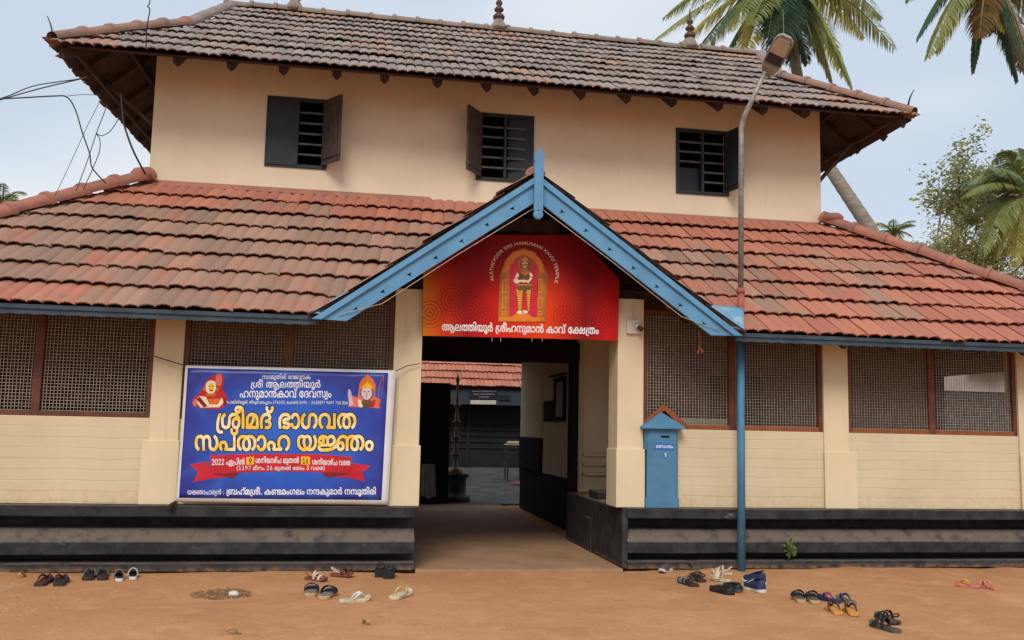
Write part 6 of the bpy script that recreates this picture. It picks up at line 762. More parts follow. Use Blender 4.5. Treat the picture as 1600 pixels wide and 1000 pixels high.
mb.prism([(2.802, LT+.075), (2.802, LT-.02), (2.68, LT-.03), (2.72, LT+.035)], lambda a, b, t: (XL+.05+t, a, b), GX-1.0-XL)
mb.prism([(2.802, LT+.055), (2.802, LT-.02), (2.68, LT-.03), (2.73, LT+.02)], lambda a, b, t: (GX+1.0+t, a, b), XR-GX-1.05)
mb.build('roof_flashing', CAP_LOW, lower, .01)
for x0, x1 in ((-9.3, GX-ev+.02), (GX+ev-.0, XB+.2)):
    mb = MB(); poly = [(x0, 2.80), (x1, 2.80)]; n = int((x1-x0)/.03)
    poly += [(x1+(x0-x1)*k/n, 2.705-.010*abs(math.sin((x1+(x0-x1)*k/n)*math.pi/.16))) for k in range(n+1)]
    mb.prism(poly, lambda a, b, t: (a, -.632+t, b), .028)
    mb.box(x0, x1, -.650, -.633, 2.755, 2.80); mb.box(x0, x1, -.50, .04, 2.84, 2.85) if False else None
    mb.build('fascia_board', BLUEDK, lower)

# ---- porch gable
GP = math.atan(GSL); hw = ev+.03; GYF, GYB = -.745, 2.4; GS = (hw+.02)/math.cos(GP)
def main_z(y): return LZ+(y-LE)*math.tan(LP)
mb = MB()
def keep_g(p): return p.z > main_z(p.y)-.12
def w_shade_g(p, r): return .85+.4*nz2(p.x, p.y, .9, 9)+random.uniform(-.2, .25)  # wear raised so the shade on the gable tile edges is in their colour
for s in (-1, 1):
    V = Vector((-s*math.cos(GP), 0, math.sin(GP))); O = (GX+s*hw, GYB if s < 0 else GYF, GZ0-GSL*hw+.012)
    tile_field(mb, O, (0, s, 0), V, GYB-GYF, 0, 6, GS/6, .30, w_shade_g, keep_g, seed=21+s, jit=1.2, hr=.016, lift=.040)
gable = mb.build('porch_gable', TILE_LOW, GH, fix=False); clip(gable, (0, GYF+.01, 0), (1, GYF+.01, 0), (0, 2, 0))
mb = MB()
for s in (-1, 1):
    P1 = lambda x, y: (x, y, gable_z(x)+.01)
    xe = GX+s*(hw-.02)
    slab(mb, [P1(xe, GYF+.06), P1(GX+s*.01, GYF+.06), P1(GX+s*.01, vy), P1(xe, LE)], .035)
mb.build('gable_deck', DARKWOOD, gable)
mb = MB()
for s in (-1, 1):
    for y in (-.35, .25, .9):
        xb = hw-.05-max(0, (y-LE)*math.tan(LP)/GSL)
        if xb > .3: mb.bar((GX+s*xb, y, gable_z(GX+xb)-.075), (GX+s*.05, y, GZ0-.10), .06, .09)
mb.bar((GX, -.66, GZ0-.16), (GX, 1.9, GZ0-.16), .10, .14)
mb.build('gable_rafter', RAFTER, gable)
mb = MB(); mb.prism([(GX-1.7, 3.3), (GX+1.7, 3.3), (GX+.35, 4.2), (GX-.35, 4.2)], lambda a, b, t: (a, .30+t, b), .04)
mb.bar((GX-1.9, .2, 3.33), (GX+1.9, .2, 3.33), .1, .12)
mb.build('gable_board', DARKWOOD, gable)
mb = MB()                                                       # wavy pale board hung in the peak of the gable
mb.prism([(GX-.42, 4.16)]+[(GX-.42+.84*k/24, 3.985+.018*math.cos(k/24*6*math.pi)) for k in range(25)]+[(GX+.42, 4.16)], lambda a, b, t: (a, -.05+t, b), .02)
mb.build('peak_board', RAFTER, gable)
mb = MB(); caps(mb, (GX, GYF+.16, GZ0+.045), (GX, vy+.2, GZ0+.045), .065, .46, 8, True); mb.build('ridge_cap', CAP_LOW, gable)

def fill(name, contours, m, parent, mapf, depth=.002, offset=0, bev=0, cut=0):
    """filled outlines (holes by even-odd) as a thin solid, placed by mapf(a, b, c)"""
    groups = contours if isinstance(contours[0][0][0], (list, tuple)) else [contours]
    b = bmesh.new(); alt = 0
    for letter in groups:
        if not letter: continue
        cu = bpy.data.curves.new(name, 'CURVE'); cu.dimensions = '2D'; cu.fill_mode = 'BOTH'; cu.extrude = depth/2
        for c in letter:
            sp = cu.splines.new('POLY'); sp.points.add(len(c)-1)
            for p, q in zip(sp.points, c): p.co = (q[0], q[1], 0, 1)
            sp.use_cyclic_u = True
        t = bpy.data.objects.new('t', cu); me = t.to_mesh().copy(); t.to_mesh_clear(); bpy.data.objects.remove(t); bpy.data.curves.remove(cu)
        for v in me.vertices: v.co.z += alt*depth*.12
        alt = 1-alt; b.from_mesh(me); bpy.data.meshes.remove(me)
    me = bpy.data.meshes.new(name)
    if cut:                                          # finer faces so that the print follows the folds of the cloth
        for ax_i in (0, 1):
            cs_ = [v.co[ax_i] for v in b.verts]; q = math.floor(min(cs_)/cut)*cut+cut
            while q < max(cs_):
                pc, pn = [0, 0, 0], [0, 0, 0]; pc[ax_i] = q; pn[ax_i] = 1
                bmesh.ops.bisect_plane(b, geom=b.verts[:]+b.edges[:]+b.faces[:], plane_co=pc, plane_no=pn); q += cut
    for v in b.verts: v.co = Vector(mapf(*v.co))
    bmesh.ops.recalc_face_normals(b, faces=b.faces); b.to_mesh(me); b.free()
    return link(name, me, m, parent, bev)
for s in (-1, 1):
    X = lambda x: GX+s*x
    outer = [(.005, GZ0-.025), (hw, GZ0-.025-GSL*hw+.012), (hw-.365, GZ0-.025-GSL*hw+.005), (.005, GZ0-.315)]
    holes = []
    for k in range(7):
        x = .29+k*.285; z = GZ0-.262-GSL*x+.045
        holes.append([(x-.034, z-.012), (x-.012, z+.004), (x-.016, z+.034), (x+.006, z+.014), (x+.034, z-.004), (x+.004, z-.010)])
    bb = fill('barge_board', [outer]+holes, BLUE, gable, lambda a, b, c: (GX+s*a, -.70+c, b), .04, bev=.003)
    st = [(.005, GZ0-.02), (hw+.008, GZ0-.02-GSL*hw+.004), (hw-.095, GZ0-.02-GSL*hw+.004), (.005, GZ0-.095)]
    fill('barge_strip', [st], BLUE, bb, lambda a, b, c: (GX+s*a, -.737+c, b), .036, bev=.004)
    mb = MB()
    mb.tube([(GX+s*.06, -.745, 4.11), (GX+s*.9, -.742, 3.54), (GX+s*1.72, -.74, 2.95), (GX+s*2.18, -.74, 2.81)], .004, 5)
    mb.build('decoration_string', ROPE, bb)
# king post with rounded head, neck notches and pendant ball
hp = [(-.052, 4.085), (-.052, 4.62), (-.043, 4.655), (-.055, 4.672), (-.052, 4.735), (-.035, 4.785), (-.014, 4.815)]
kp = fill('king_post', [[(a, b) for a, b in hp]+[(-a, b) for a, b in hp[::-1]]], BLUE, gable, lambda a, b, c: (GX+a, -.765+c, b), .06, bev=.008)
mb = MB(); mb.tube([(GX, -.795, 4.045), (GX, -.735, 4.045)], .056, 18); mb.box(GX-.040, GX+.040, -.785, -.745, 4.05, 4.13); mb.build('pendant', BLUE, kp, .006)
# tin valley pieces at the gable feet
def sheet(name, quad, parent, m, n=8, wav=.012):
    a, b, c, d = [Vector(p) for p in quad]; mb = MB(); vs = []
    for j in range(n+1):
        for i in range(n+1):
            s, t = i/n, j/n; p = (a*(1-s)+b*s)*(1-t)+(d*(1-s)+c*s)*t
            vs.append(p+Vector((0, -1, .8))*wav*(noise.noise(p*7)+1.2*math.sin(s*math.pi)))
    mb.add(vs, [(j*(n+1)+i, j*(n+1)+i+1, (j+1)*(n+1)+i+1, (j+1)*(n+1)+i) for j in range(n) for i in range(n)], smooth=True)
    o = mb.build(name, m, parent); so_ = o.modifiers.new('solid', 'SOLIDIFY'); so_.thickness = .004; return o
sheet('valley_tin', [at(487, 490, -.70), at(506, 491, -.72), at(560, 456, -.55), at(533, 458, -.42)], gable, BLUETIN)
sheet('valley_tin', [at(1128, 512, -.70), at(1164, 516, -.70), at(1162, 481, -.36), at(1098, 477, -.42)], gable, BLUETIN)

# ---- upper hipped roof with small gablets
UE, UZ0, UR = 1.75, 6.545, 5.55; UP = math.atan2(2.42, UR-UE); US = (UR-UE)/math.cos(UP); UXA, UXB = -5.38, 7.15
rl = US/9; ge = (rl*4*math.cos(UP)); gd = ge/1.25; gz_ = UZ0+rl*4*math.sin(UP); RZ = UZ0+2.42
RA, RB = -3.68, 6.40
def w_up(p, r):
    w = .80+.40*nz2(p.x, p.y, .7, 2)+random.uniform(-.2, .15)
    if p.x > 5.5: w -= .35*min(1, (p.x-5.5)/.8)
    if p.x < -4.6: w -= .3
    if r == 8: w -= .2
    return max(0, w)
V2 = Vector((0, math.cos(UP), math.sin(UP))); inn = (0, 2.5, 0); gl, gr = (UXA+gd, UE+ge, 0), (UXB-gd, UE+ge, 0)
mb = MB(); tile_field(mb, (UXA, UE, UZ0), (1, 0, 0), V2, UXB-UXA, 0, 4, rl, .268, w_up, seed=31, hr=.025, lift=.052)
upper = mb.build('upper_roof', TILE_UP, GH, fix=False)
clip(upper, (UXA, UE, 0), gl, inn); clip(upper, (UXB, UE, 0), gr, inn)
mb = MB(); tile_field(mb, (UXA, UE, UZ0), (1, 0, 0), V2, UXB-UXA, 4, 9, rl, .268, w_up, seed=32, hr=.025, lift=.052)
o = mb.build('upper_roof', TILE_UP, GH, fix=False)
clip(o, gl, (RA, UR, 0), inn); clip(o, gr, (RB, UR, 0), inn)
# end slopes
BKL, BKR = Vector((-4.95, 9.35, UZ0)), Vector((7.42, 9.35, UZ0)); SP = math.atan2(gz_-UZ0, gd)
for s, A, B, g in ((-1, Vector((UXA, UE, UZ0)), BKL, gl), (1, Vector((UXB, UE, UZ0)), BKR, gr)):
    U_ = (A-B).normalized() if s < 0 else (B-A).normalized(); h = Vector((0, 0, 1)).cross(U_)
    V = h*math.cos(SP)+Vector((0, 0, 1))*math.sin(SP); mb = MB()
    tile_field(mb, B if s < 0 else A, U_, V, (A-B).length, 0, 4, gd/math.cos(SP)/4, .268, w_up, seed=40+s, hr=.026)
    o = mb.build('upper_roof', TILE_UP, GH, fix=False); clip(o, A, g, (A.x, 6, 0))
mb = MB(); nd2 = Vector((0, -math.sin(UP), math.cos(UP)))*.03
def QU(x, y): return Vector((x, y, UZ0+(y-UE)*math.tan(UP)))-nd2
slab(mb, [QU(UXA+.12, UE+.10), QU(UXB-.12, UE+.10), QU(gr[0], gr[1]), QU(RB-.05, UR), QU(RA+.05, UR), QU(gl[0], gl[1])], .035)
bz = lambda x, y, z: Vector((x, y, z-.03))
slab(mb, [bz(UXA+.02, UE+.03, UZ0), bz(gl[0], gl[1], gz_), bz(gl[0], 2*UR-gl[1], gz_), bz(BKL.x, BKL.y, UZ0)], .035)
slab(mb, [bz(UXB-.02, UE+.03, UZ0), bz(gr[0], gr[1], gz_), bz(gr[0], 2*UR-gr[1], gz_), bz(BKR.x, BKR.y, UZ0)], .035)
slab(mb, [bz(BKL.x, 9.35, UZ0), bz(BKR.x, 9.35, UZ0), bz(RB, UR, RZ), bz(RA, UR, RZ)], .035)
mb.build('roof_deck', RAFTER, upper)
mb = MB()
for (a, b), r_ in ((( gl[0]+.12, RA+.2), 1), ((gr[0]-.12, RB-.2), 1)):
    mb.add([(a, gl[1]+.1, gz_-.02), (a, 2*UR-gl[1]-.1, gz_-.02), (b, UR, RZ-.05)], [(0, 1, 2)])
o = mb.build('gablet', DARKWOOD, upper); o.modifiers.new('solid', 'SOLIDIFY').thickness = .03
for x in (-3.8, -3.117, -2.396, -1.668, -1.0, -.242, .482, 1.163, 1.885, 2.571, 3.279, 4.021, 4.745, 5.43):
    x += .03*nz2(x, 1, 3); mb = MB()
    a = QU(x, UE+.12)-nd2*1.5; b = QU(x, 2.9)-nd2*1.5; dn = Vector((0, math.sin(UP), -math.cos(UP)))
    pr = [(-.068, 0), (.068, 0), (.060, .07), (.0, .125), (-.060, .07)]
    vs = [p+Vector((i, 0, 0))+dn*j for p in (a, b) for i, j in pr]
    mb.add(vs, [(0,1,2,3,4), (9,8,7,6,5)]+[(k, 5+k, 5+(k+1) % 5, (k+1) % 5) for k in range(5)])
    mb.build('rafter', DARKWOOD, upper)
for s, A, B, g in ((-1, Vector((UXA, UE, UZ0)), BKL, gl), (1, Vector((UXB, UE, UZ0)), BKR, gr)):
    mb = MB()
    for k in range(1, 9):
        e = A+(B-A)*(k/9.5); q = Vector((g[0], e.y, gz_))
        if e.y < g[1]: q = e+(q-e)*((e.y-UE)/ge)
        e2 = e+(q-e)*.04; off = Vector((0, 0, -.12))
        mb.bar(e2+off, q+off, .06, .10)
    for f_ in (.18, .55): mb.bar(A+(Vector((g[0], g[1], gz_))-A)*f_+Vector((0, 0, -.19)), B+(Vector((g[0], 2*UR-g[1], gz_))-B)*f_+Vector((0, 0, -.19)), .05, .06)
    mb.bar(A+Vector((-s*.1, .1, -.08)), Vector((g[0], g[1], gz_-.12)), .08, .13)
    mb.build('side_rafter', RAFTER, upper)
for a_, b_ in (((XL-.02, 2.9, 5.9), (-5.1, 3.2, 6.62)), ((XR+.02, 2.9, 5.75), (6.95, 3.1, 6.62))):
    mb = MB(); mb.bar(a_, b_, .05, .05); mb.build('eave_strut', RAFTER, upper)
for A, B, k in ((Vector((UXA, UE, UZ0+.08)), Vector((gl[0], gl[1], gz_+.09)), 1), (Vector((UXB, UE, UZ0+.08)), Vector((gr[0], gr[1], gz_+.09)), 2)):
    mb = MB(); caps(mb, B, A, .085, .44, 50+k); mb.build('hip_cap', CAP_HIP, upper)
for A, B, k in ((Vector((gl[0]+.02, gl[1], gz_+.09)), Vector((RA+.02, UR, RZ+.05)), 3), (Vector((gr[0]-.02, gr[1], gz_+.09)), Vector((RB-.02, UR, RZ+.05)), 4)):
    mb = MB(); caps(mb, B, A, .08, .5, 50+k, False); mb.build('rake_cap', CAP_UP, upper)
mb = MB(); caps(mb, (RA-.05, UR, RZ+.045), (RB+.05, UR, RZ+.045), .085, .42, 57); mb.build('ridge_cap', CAP_UP, upper)
for px, py in ((460, 16), (779, 44), (1078, 69)):
    p = at(px, py, UR); z = RZ+.05; mb = MB()
    mb.lathe([(.17, 0), (.15, .08), (.10, .16), (.085, .20)], (p.x, UR, z), 16); fb = mb.build('finial', MORTAR, upper)
    mb = MB(); mb.lathe([(r_*.9, .19+(z_-.19)*.8) for r_, z_ in ((.05, .19), (.115, .23), (.125, .29), (.09, .34), (.05, .37), (.05, .40), (.095, .43), (.10, .47), (.06, .52), (.04, .56), (.07, .60), (.07, .64), (.035, .70), (.03, .78), (.018, .88), (.005, .97))], (p.x, UR, z), 16)
    mb.build('finial_spire', FINIAL, fb)
for pts in (((86, 60), (82, 50), (79, 38), (74, 25)), ((1419, 165), (1421, 155), (1424, 148), (1428, 140))):
    mb = MB(); mb.tube([at(a, b, UE+.05) for a, b in pts], .016, 6, .006); mb.build('corner_hook', IRON, upper)
# ------------------------------------------------------------------ lettering
def contours(key, weight=None, base=None):
    out = []; x = 0; w = TEXT[key][0]
    for g in TEXT[key][1:]:
        gl = GLYPH[g*100+(weight or w)]; letter = []
        for c in gl[1:]:
            px = py = 0; pts = []
            for i in range(0, len(c), 2): px += c[i]; py += c[i+1]; pts.append((x+4*px, 4*py))
            if len(pts) > 2: letter.append(pts)
        if letter: out.append(letter)
        x += gl[0]
    xs = [p[0] for g in out for c in g for p in c]; o = min(xs) if base is None else base
    return [[[(a-o, b) for a, b in c] for c in g] for g in out], max(xs)-o, o
HREF = 270.0
def paint(name, rough=.45, **k): return mat(name, k['c'], k.get('d') or tuple(x*.9 for x in k['c']), 2.5, rough=rough, spec=.3)
P_WHITE = paint('white_print', c=(.80, .80, .82)); P_BLACKP = paint('black_print', c=(.012, .012, .02)); P_YEL = paint('yellow_print', c=(.80, .46, .02))
P_RED = paint('red_print', c=(.58, .018, .035), d=(.40, .010, .02)); P_ORA = paint('orange_print', c=(.72, .20, .015), d=(.55, .10, .01)); P_SKIN = paint('skin_print', c=(.60, .50, .55), d=(.5, .36, .36))
P_CREAM = paint('cream_print', c=(.78, .70, .48)); P_BROWN = paint('brown_print', c=(.17, .09, .035), d=(.10, .045, .02)); P_DRED = paint('dark_red_print', c=(.20, .012, .010)); P_GOLDD = paint('dark_gold_print', c=(.42, .16, .02), d=(.26, .07, .01))
P_LBLUE = paint('pale_blue_print', c=(.30, .45, .75)); P_PINK = paint('pink_print', c=(.68, .16, .12))
P_GOLD = mat('gold_print', (.80, .52, .06), (.86, .74, .45), 5.5, .42, .6, rough=.4, spec=.3)

# ---- blue festival banner: coordinates below are those of the print, 1500 x 1000
BY = -.125
def bwarp(p):
    e = max(0, min(1, abs(p.x+1.98)-.45))+max(0, abs(p.z-1.5)-.45)      # creases fan out from the tied corners
    return .012*math.sin(p.x*4.1+1)+.014*noise.noise(Vector((p.x*1.6, 0, p.z*1.6)))+.003*math.sin(19*(abs(p.x+1.98)*.75-abs(p.z-1.5)))*min(1, e*2.2)
def bmap(u, v, lay):
    p = at(270+u/4.1667, 560+v/4.1667, BY); p.y = BY+bwarp(p)-.0025*lay-.001; return p
bn = thing('festival_banner', 'blue printed festival banner with gold lettering hung below the mesh window left of the gateway', 'banner', at(445, 785, BY))
def poly_b(name, pts, m, lay, parent):
    return fill(name, [[(a, -b) for a, b in pts]], m, parent, lambda a, b, c: bmap(a, -b, lay+c), .6, cut=35)
def text_b(key, x0, x1, base, h, m, lay, parent, bold=0, off=None, arch=0, name='lettering', slope=0):
    cs, w, o_ = contours(key); sx = (x1-x0)/w; sy = h/HREF
    if bold == 36: cs = contours(key, 36, o_)[0]
    def f(a, b, c):
        u = x0+a*sx; return bmap(u, base-b*sy+arch*((u-710)/450)**2+slope*(u-x0), lay+(c*.3))
    return fill(name, cs, m, parent, f, 1, cut=150 if h > 60 else 0)
def cloth(name, q, m, lay, parent, nx=40, nz=26, th=.0015):
    a, b, c, d = q; mb = MB(); vs = []
    for j in range(nz+1):
        for i in range(nx+1):
            s, t = i/nx, j/nz
            u = (a[0]*(1-s)+b[0]*s)*(1-t)+(d[0]*(1-s)+c[0]*s)*t; v = (a[1]*(1-s)+b[1]*s)*(1-t)+(d[1]*(1-s)+c[1]*s)*t
            vs.append(bmap(u, v, lay))
    mb.add(vs, [(j*(nx+1)+i, j*(nx+1)+i+1, (j+1)*(nx+1)+i+1, (j+1)*(nx+1)+i) for j in range(nz) for i in range(nx)], smooth=True)
    o = mb.build(name, m, parent, fix=False); o.modifiers.new('solid', 'SOLIDIFY').thickness = th; return o
cloth('border', [(82, 45), (1452, 78), (1400, 952), (20, 932)], mat('white_vinyl', (.66, .65, .66), (.60, .59, .58), 3, rough=.4), 0, bn)
m, t, b = newmat('blue_vinyl_print'); b.inputs['Roughness'].default_value = .38
oo = sep_z(t); c0 = at(450, 655, BY)
dd = math_(t, 'SQRT', math_(t, 'ADD', math_(t, 'POWER', math_(t, 'MULTIPLY', math_(t, 'SUBTRACT', oo[0], c0.x), .75), 2.), math_(t, 'POWER', math_(t, 'SUBTRACT', oo[2], c0.z-.25), 2.)))
col = mixc(t, ramp(t, dd, .25, 1.0), (.012, .095, .52), (.018, .022, .25))
col = mixc(t, ramp(t, noi(t, 3.2, 3), .45, .75, 0, .5), col, (.02, .15, .60))
t.links.new(col, b.inputs['Base Color'])
cloth('printed_field', [(98, 62), (1402, 95), (1358, 922), (40, 908)], m, 1.2, bn)
text_b('b1', 585, 897, 135, 22, P_WHITE, 2.4, bn, 3)
text_b('b2', 510, 962, 190, 34, P_WHITE, 2.4, bn, 6)
text_b('b3', 436, 1032, 254, 40, P_WHITE, 2.4, bn, 9)
text_b('b4', 345, 1140, 293, 15, P_WHITE, 2.4, bn, 4, slope=.008)
for k, x0, x1, base, h in (('b5', 282, 1195, 455, 92), ('b6', 142, 1308, 598, 92)):
    text_b(k, x0, x1, base, h, P_BLACKP, 1.8, bn, 36, name='lettering_outline')
    text_b(k, x0, x1, base, h, P_GOLD, 4.2, bn, 12)
# red ribbon with forked tails
poly_b('ribbon', [(240, 628), (330, 628), (470, 622), (710, 620), (950, 624), (1165, 640), (1150, 748), (1000, 742), (710, 733), (430, 742), (262, 752)], P_RED, 2.9, bn)
poly_b('ribbon_tail', [(108, 690), (236, 672), (262, 752), (425, 742), (400, 770), (255, 782), (130, 806), (165, 742)], P_RED, 2.3, bn)
poly_b('ribbon_tail', [(1290, 700), (1160, 680), (1150, 748), (975, 742), (1000, 768), (1150, 778), (1255, 802), (1228, 746)], P_RED, 2.3, bn)
poly_b('ribbon_fold', [(262, 752), (430, 742), (400, 776), (380, 778)], P_DRED, 3.4, bn); poly_b('ribbon_fold', [(1150, 748), (970, 742), (995, 772), (1020, 774)], P_DRED, 3.4, bn)
text_b('b7a', 255, 470, 694, 28, P_WHITE, 3.9, bn, 9, slope=-.02)
text_b('b7b', 540, 822, 680, 27, P_WHITE, 3.9, bn, 10)
text_b('b7c', 908, 1155, 690, 27, P_WHITE, 3.9, bn, 10, slope=.022)
poly_b('date_box', [(480, 643), (530, 640), (530, 690), (480, 692)], P_YEL, 3.7, bn); poly_b('date_box', [(835, 638), (893, 641), (893, 692), (835, 690)], P_YEL, 3.7, bn)
text_b('b7n', 496, 516, 684, 25, P_BLACKP, 4.6, bn, 6); text_b('b7m', 846, 882, 684, 25, P_BLACKP, 4.6, bn, 6)
text_b('b8', 418, 988, 726, 20, P_WHITE, 3.9, bn, 3)
text_b('b9a', 95, 332, 885, 24, P_WHITE, 2.4, bn, 4); text_b('b9b', 350, 1322, 885, 31, P_WHITE, 2.4, bn, 12)
def ell(cx, cy, rx, ry, n=22, a0=0, a1=2*math.pi): return [(cx+rx*math.cos(a0+(a1-a0)*k/n), cy+ry*math.sin(a0+(a1-a0)*k/n)) for k in range(n if a1-a0 > 6.28 else n+1)]
# picture at the upper left: a seated figure in red and cream with a pointed headdress
pa = poly_b('picture', [(125, 300), (135, 255), (185, 215), (205, 170), (235, 125), (275, 110), (318, 92), (328, 120), (330, 170), (318, 200), (345, 235), (362, 285), (330, 318), (300, 330), (215, 330), (160, 318)], P_RED, 2.0, bn)
poly_b('robe', [(140, 270), (175, 245), (215, 250), (240, 300), (290, 300), (318, 255), (335, 285), (300, 318), (180, 320)], P_CREAM, 2.6, pa); poly_b('robe', [(225, 262), (305, 262), (285, 300), (245, 300)], P_ORA, 2.9, pa)
poly_b('face', ell(247, 188, 34, 45), P_CREAM, 2.6, pa); poly_b('face_mark', ell(250, 190, 17, 28), P_YEL, 3.0, pa); poly_b('headband', [(212, 168), (230, 148), (252, 142), (275, 150), (286, 170), (268, 160), (248, 156), (228, 160)], P_CREAM, 3.2, pa)
for ex in (238, 260): poly_b('eye', ell(ex, 180, 6, 4, 10), P_BROWN, 3.4, pa)
poly_b('mouth', ell(249, 208, 12, 5, 12), P_DRED, 3.4, pa); poly_b('ear_ornament', ell(208, 200, 9, 16), P_ORA, 3.0, pa); poly_b('ear_ornament', ell(290, 200, 9, 16), P_ORA, 3.0, pa)
poly_b('sash', [(150, 262), (176, 250), (225, 312), (200, 318)], P_DRED, 3.2, pa); poly_b('arm', [(128, 285), (150, 262), (160, 280), (150, 312), (136, 312)], P_PINK, 3.1, pa); poly_b('arm', [(325, 250), (345, 262), (352, 292), (336, 310), (328, 285)], P_DRED, 3.1, pa)
poly_b('collar', [(212, 228), (285, 228), (276, 248), (222, 248)], P_ORA, 3.0, pa); poly_b('feather', ell(300, 140, 22, 40), P_PINK, 2.3, pa)
# picture at the upper right: a crowned figure with a raised hand and a bow
pb = poly_b('picture', [(1142, 315), (1160, 240), (1205, 255), (1215, 165), (1235, 130), (1268, 112), (1300, 130), (1320, 170), (1315, 250), (1352, 268), (1350, 325), (1250, 318)], P_PINK, 2.0, bn)
poly_b('crown', [(1215, 200), (1222, 160), (1245, 132), (1266, 100), (1290, 132), (1312, 160), (1315, 200)], P_ORA, 2.6, pb); poly_b('crown', [(1228, 195), (1268, 150), (1304, 195)], P_YEL, 2.9, pb)
poly_b('hair', ell(1264, 222, 47, 52), P_BROWN, 2.4, pb); poly_b('face', ell(1262, 226, 35, 44), P_SKIN, 2.8, pb)
for ex in (1248, 1276): poly_b('eye', ell(ex, 216, 8, 4, 10), P_BROWN, 3.2, pb)
poly_b('mouth', ell(1262, 246, 8, 3, 10), P_RED, 3.2, pb); poly_b('nose', [(1260, 222), (1266, 222), (1268, 236), (1258, 236)], P_PINK, 3.1, pb)
poly_b('chest', [(1222, 300), (1240, 268), (1285, 268), (1305, 300), (1300, 318), (1228, 318)], P_BROWN, 2.6, pb); poly_b('garland', [(1205, 268), (1222, 268), (1238, 318), (1212, 318)], P_CREAM, 3.0, pb); poly_b('garland', [(1302, 268), (1320, 268), (1310, 318), (1288, 318)], P_RED, 3.0, pb)
poly_b('hand', [(1140, 240), (1142, 205), (1150, 200), (1160, 215), (1166, 250), (1176, 300), (1150, 310)], P_SKIN, 2.5, pb)
mb = MB(); mb.tube([bmap(u, v, 4) for u, v in ((1375, 115), (1355, 150), (1340, 200), (1338, 260), (1348, 318))], .004, 5); mb.tube([bmap(u, v, 4) for u, v in ((1375, 115), (1362, 220), (1348, 318))], .0018, 4); mb.build('bow', P_PINK, pb)
mb = MB(); mb.tube([at(240, 556, -.08), at(265, 564, -.10), bmap(84, 48, 0)], .006, 5); mb.tube([bmap(1450, 82, 0), at(635, 572, -.09), at(656, 568, -.07)], .005, 5); mb.build('cord', IRON, bn)
mb = MB(); mb.tube([bmap(20, 935, 0), at(268, 789, -.15), at(265, 795, -.16)], .02, 6, .03); mb.tube([at(272, 786, -.16), at(264, 789, -.17), at(271, 796, -.16)], .014, 6); mb.build('knot', IRON, bn)

# ---- red temple sign above the gateway: print coordinates 1600 x 865
SY = -.10
def smap(u, v, lay): p = at(630+u/4.3243, 360+v/4.3243, SY); p.y = SY-.002*lay; return p
sg = thing('temple_sign', 'red and orange printed sign with an arched niche picture hung above the gateway', 'sign', at(812, 528, SY))
def poly_s(name, pts, m, lay, parent, holes=()):
    return fill(name, [[(a, -b) for a, b in p] for p in (pts,)+tuple(holes)], m, parent, lambda a, b, c: smap(a, -b, lay+c), .6)
m, t, b = newmat('red_sign_print'); b.inputs['Roughness'].default_value = .6; b.inputs['Specular IOR Level'].default_value = .15
oo = sep_z(t); xl, xr = smap(130, 500, 0).x, smap(1455, 500, 0).x; zt, zb = smap(800, 20, 0).z, smap(800, 730, 0).z
fx = N(t, 'ShaderNodeMapRange'); t.links.new(oo[0], fx.inputs[0]); fx.inputs[1].default_value = xl; fx.inputs[2].default_value = xr
cr = N(t, 'ShaderNodeValToRGB'); e = cr.color_ramp.elements; e[0].position = 0; e[0].color = (.72, .22, .012, 1); e[1].position = 1; e[1].color = (.42, .008, .008, 1)
for p_, c_ in ((.10, (.62, .045, .008)), (.22, (.34, .008, .008)), (.40, (.60, .016, .008)), (.63, (.66, .05, .008)), (.72, (.50, .02, .008)), (.82, (.20, .006, .006)), (.93, (.46, .008, .008))):
    q = cr.color_ramp.elements.new(p_); q.color = c_+(1,)
t.links.new(fx.outputs[0], cr.inputs[0])
top = ramp(t, oo[2], zb+.35, zt-.25); col = mixc(t, math_(t, 'MULTIPLY', top, .9), cr.outputs[0], (.20, .004, .008))
ringsum = None
for cu_, cv_, rad in ((180, 555, .22), (450, 540, .30), (560, 600, .2), (330, 470, .25), (1200, 520, .34), (1330, 590, .22), (1090, 590, .2), (1190, 330, .22)):
    c_ = smap(cu_, cv_, 0); d_ = math_(t, 'SQRT', math_(t, 'ADD', math_(t, 'POWER', math_(t, 'SUBTRACT', oo[0], c_.x), 2.), math_(t, 'POWER', math_(t, 'SUBTRACT', oo[2], c_.z), 2.)))
    k_ = math_(t, 'MULTIPLY', ramp(t, math_(t, 'SINE', math_(t, 'MULTIPLY', d_, 150.)), .1, .7), ramp(t, d_, rad*.55, rad, 1, 0)); ringsum = k_ if ringsum is None else math_(t, 'MAXIMUM', ringsum, k_)
col = mixc(t, math_(t, 'MULTIPLY', ringsum, .5), col, (.16, .004, .006)); t.links.new(col, b.inputs['Base Color'])
fill('printed_panel', [[(a, -b_) for a, b_ in ((132, 712), (136, 260), (430, 30), (1180, 30), (1462, 335), (1446, 745), (800, 726))]], m, sg, lambda a, b, c: smap(a, -b, 0)+Vector((0, c, 0)), .012)
AR = [(640, 618), (652, 300), (668, 262), (690, 200), (740, 145), (815, 122), (885, 148), (935, 205), (958, 262), (975, 300), (958, 622)]
INN = [(716, 582), (716, 300), (728, 240), (762, 195), (815, 172), (868, 195), (900, 240), (912, 300), (904, 582)]
nc = poly_s('niche', AR, P_GOLDD, 6, sg); poly_s('niche_back', INN, P_RED, 7, nc)
poly_s('niche_arch', [(668, 290), (690, 205), (745, 152), (815, 132), (882, 155), (930, 210), (955, 290), (925, 290), (905, 235), (870, 188), (815, 160), (760, 188), (725, 235), (700, 290)], P_ORA, 7, nc)
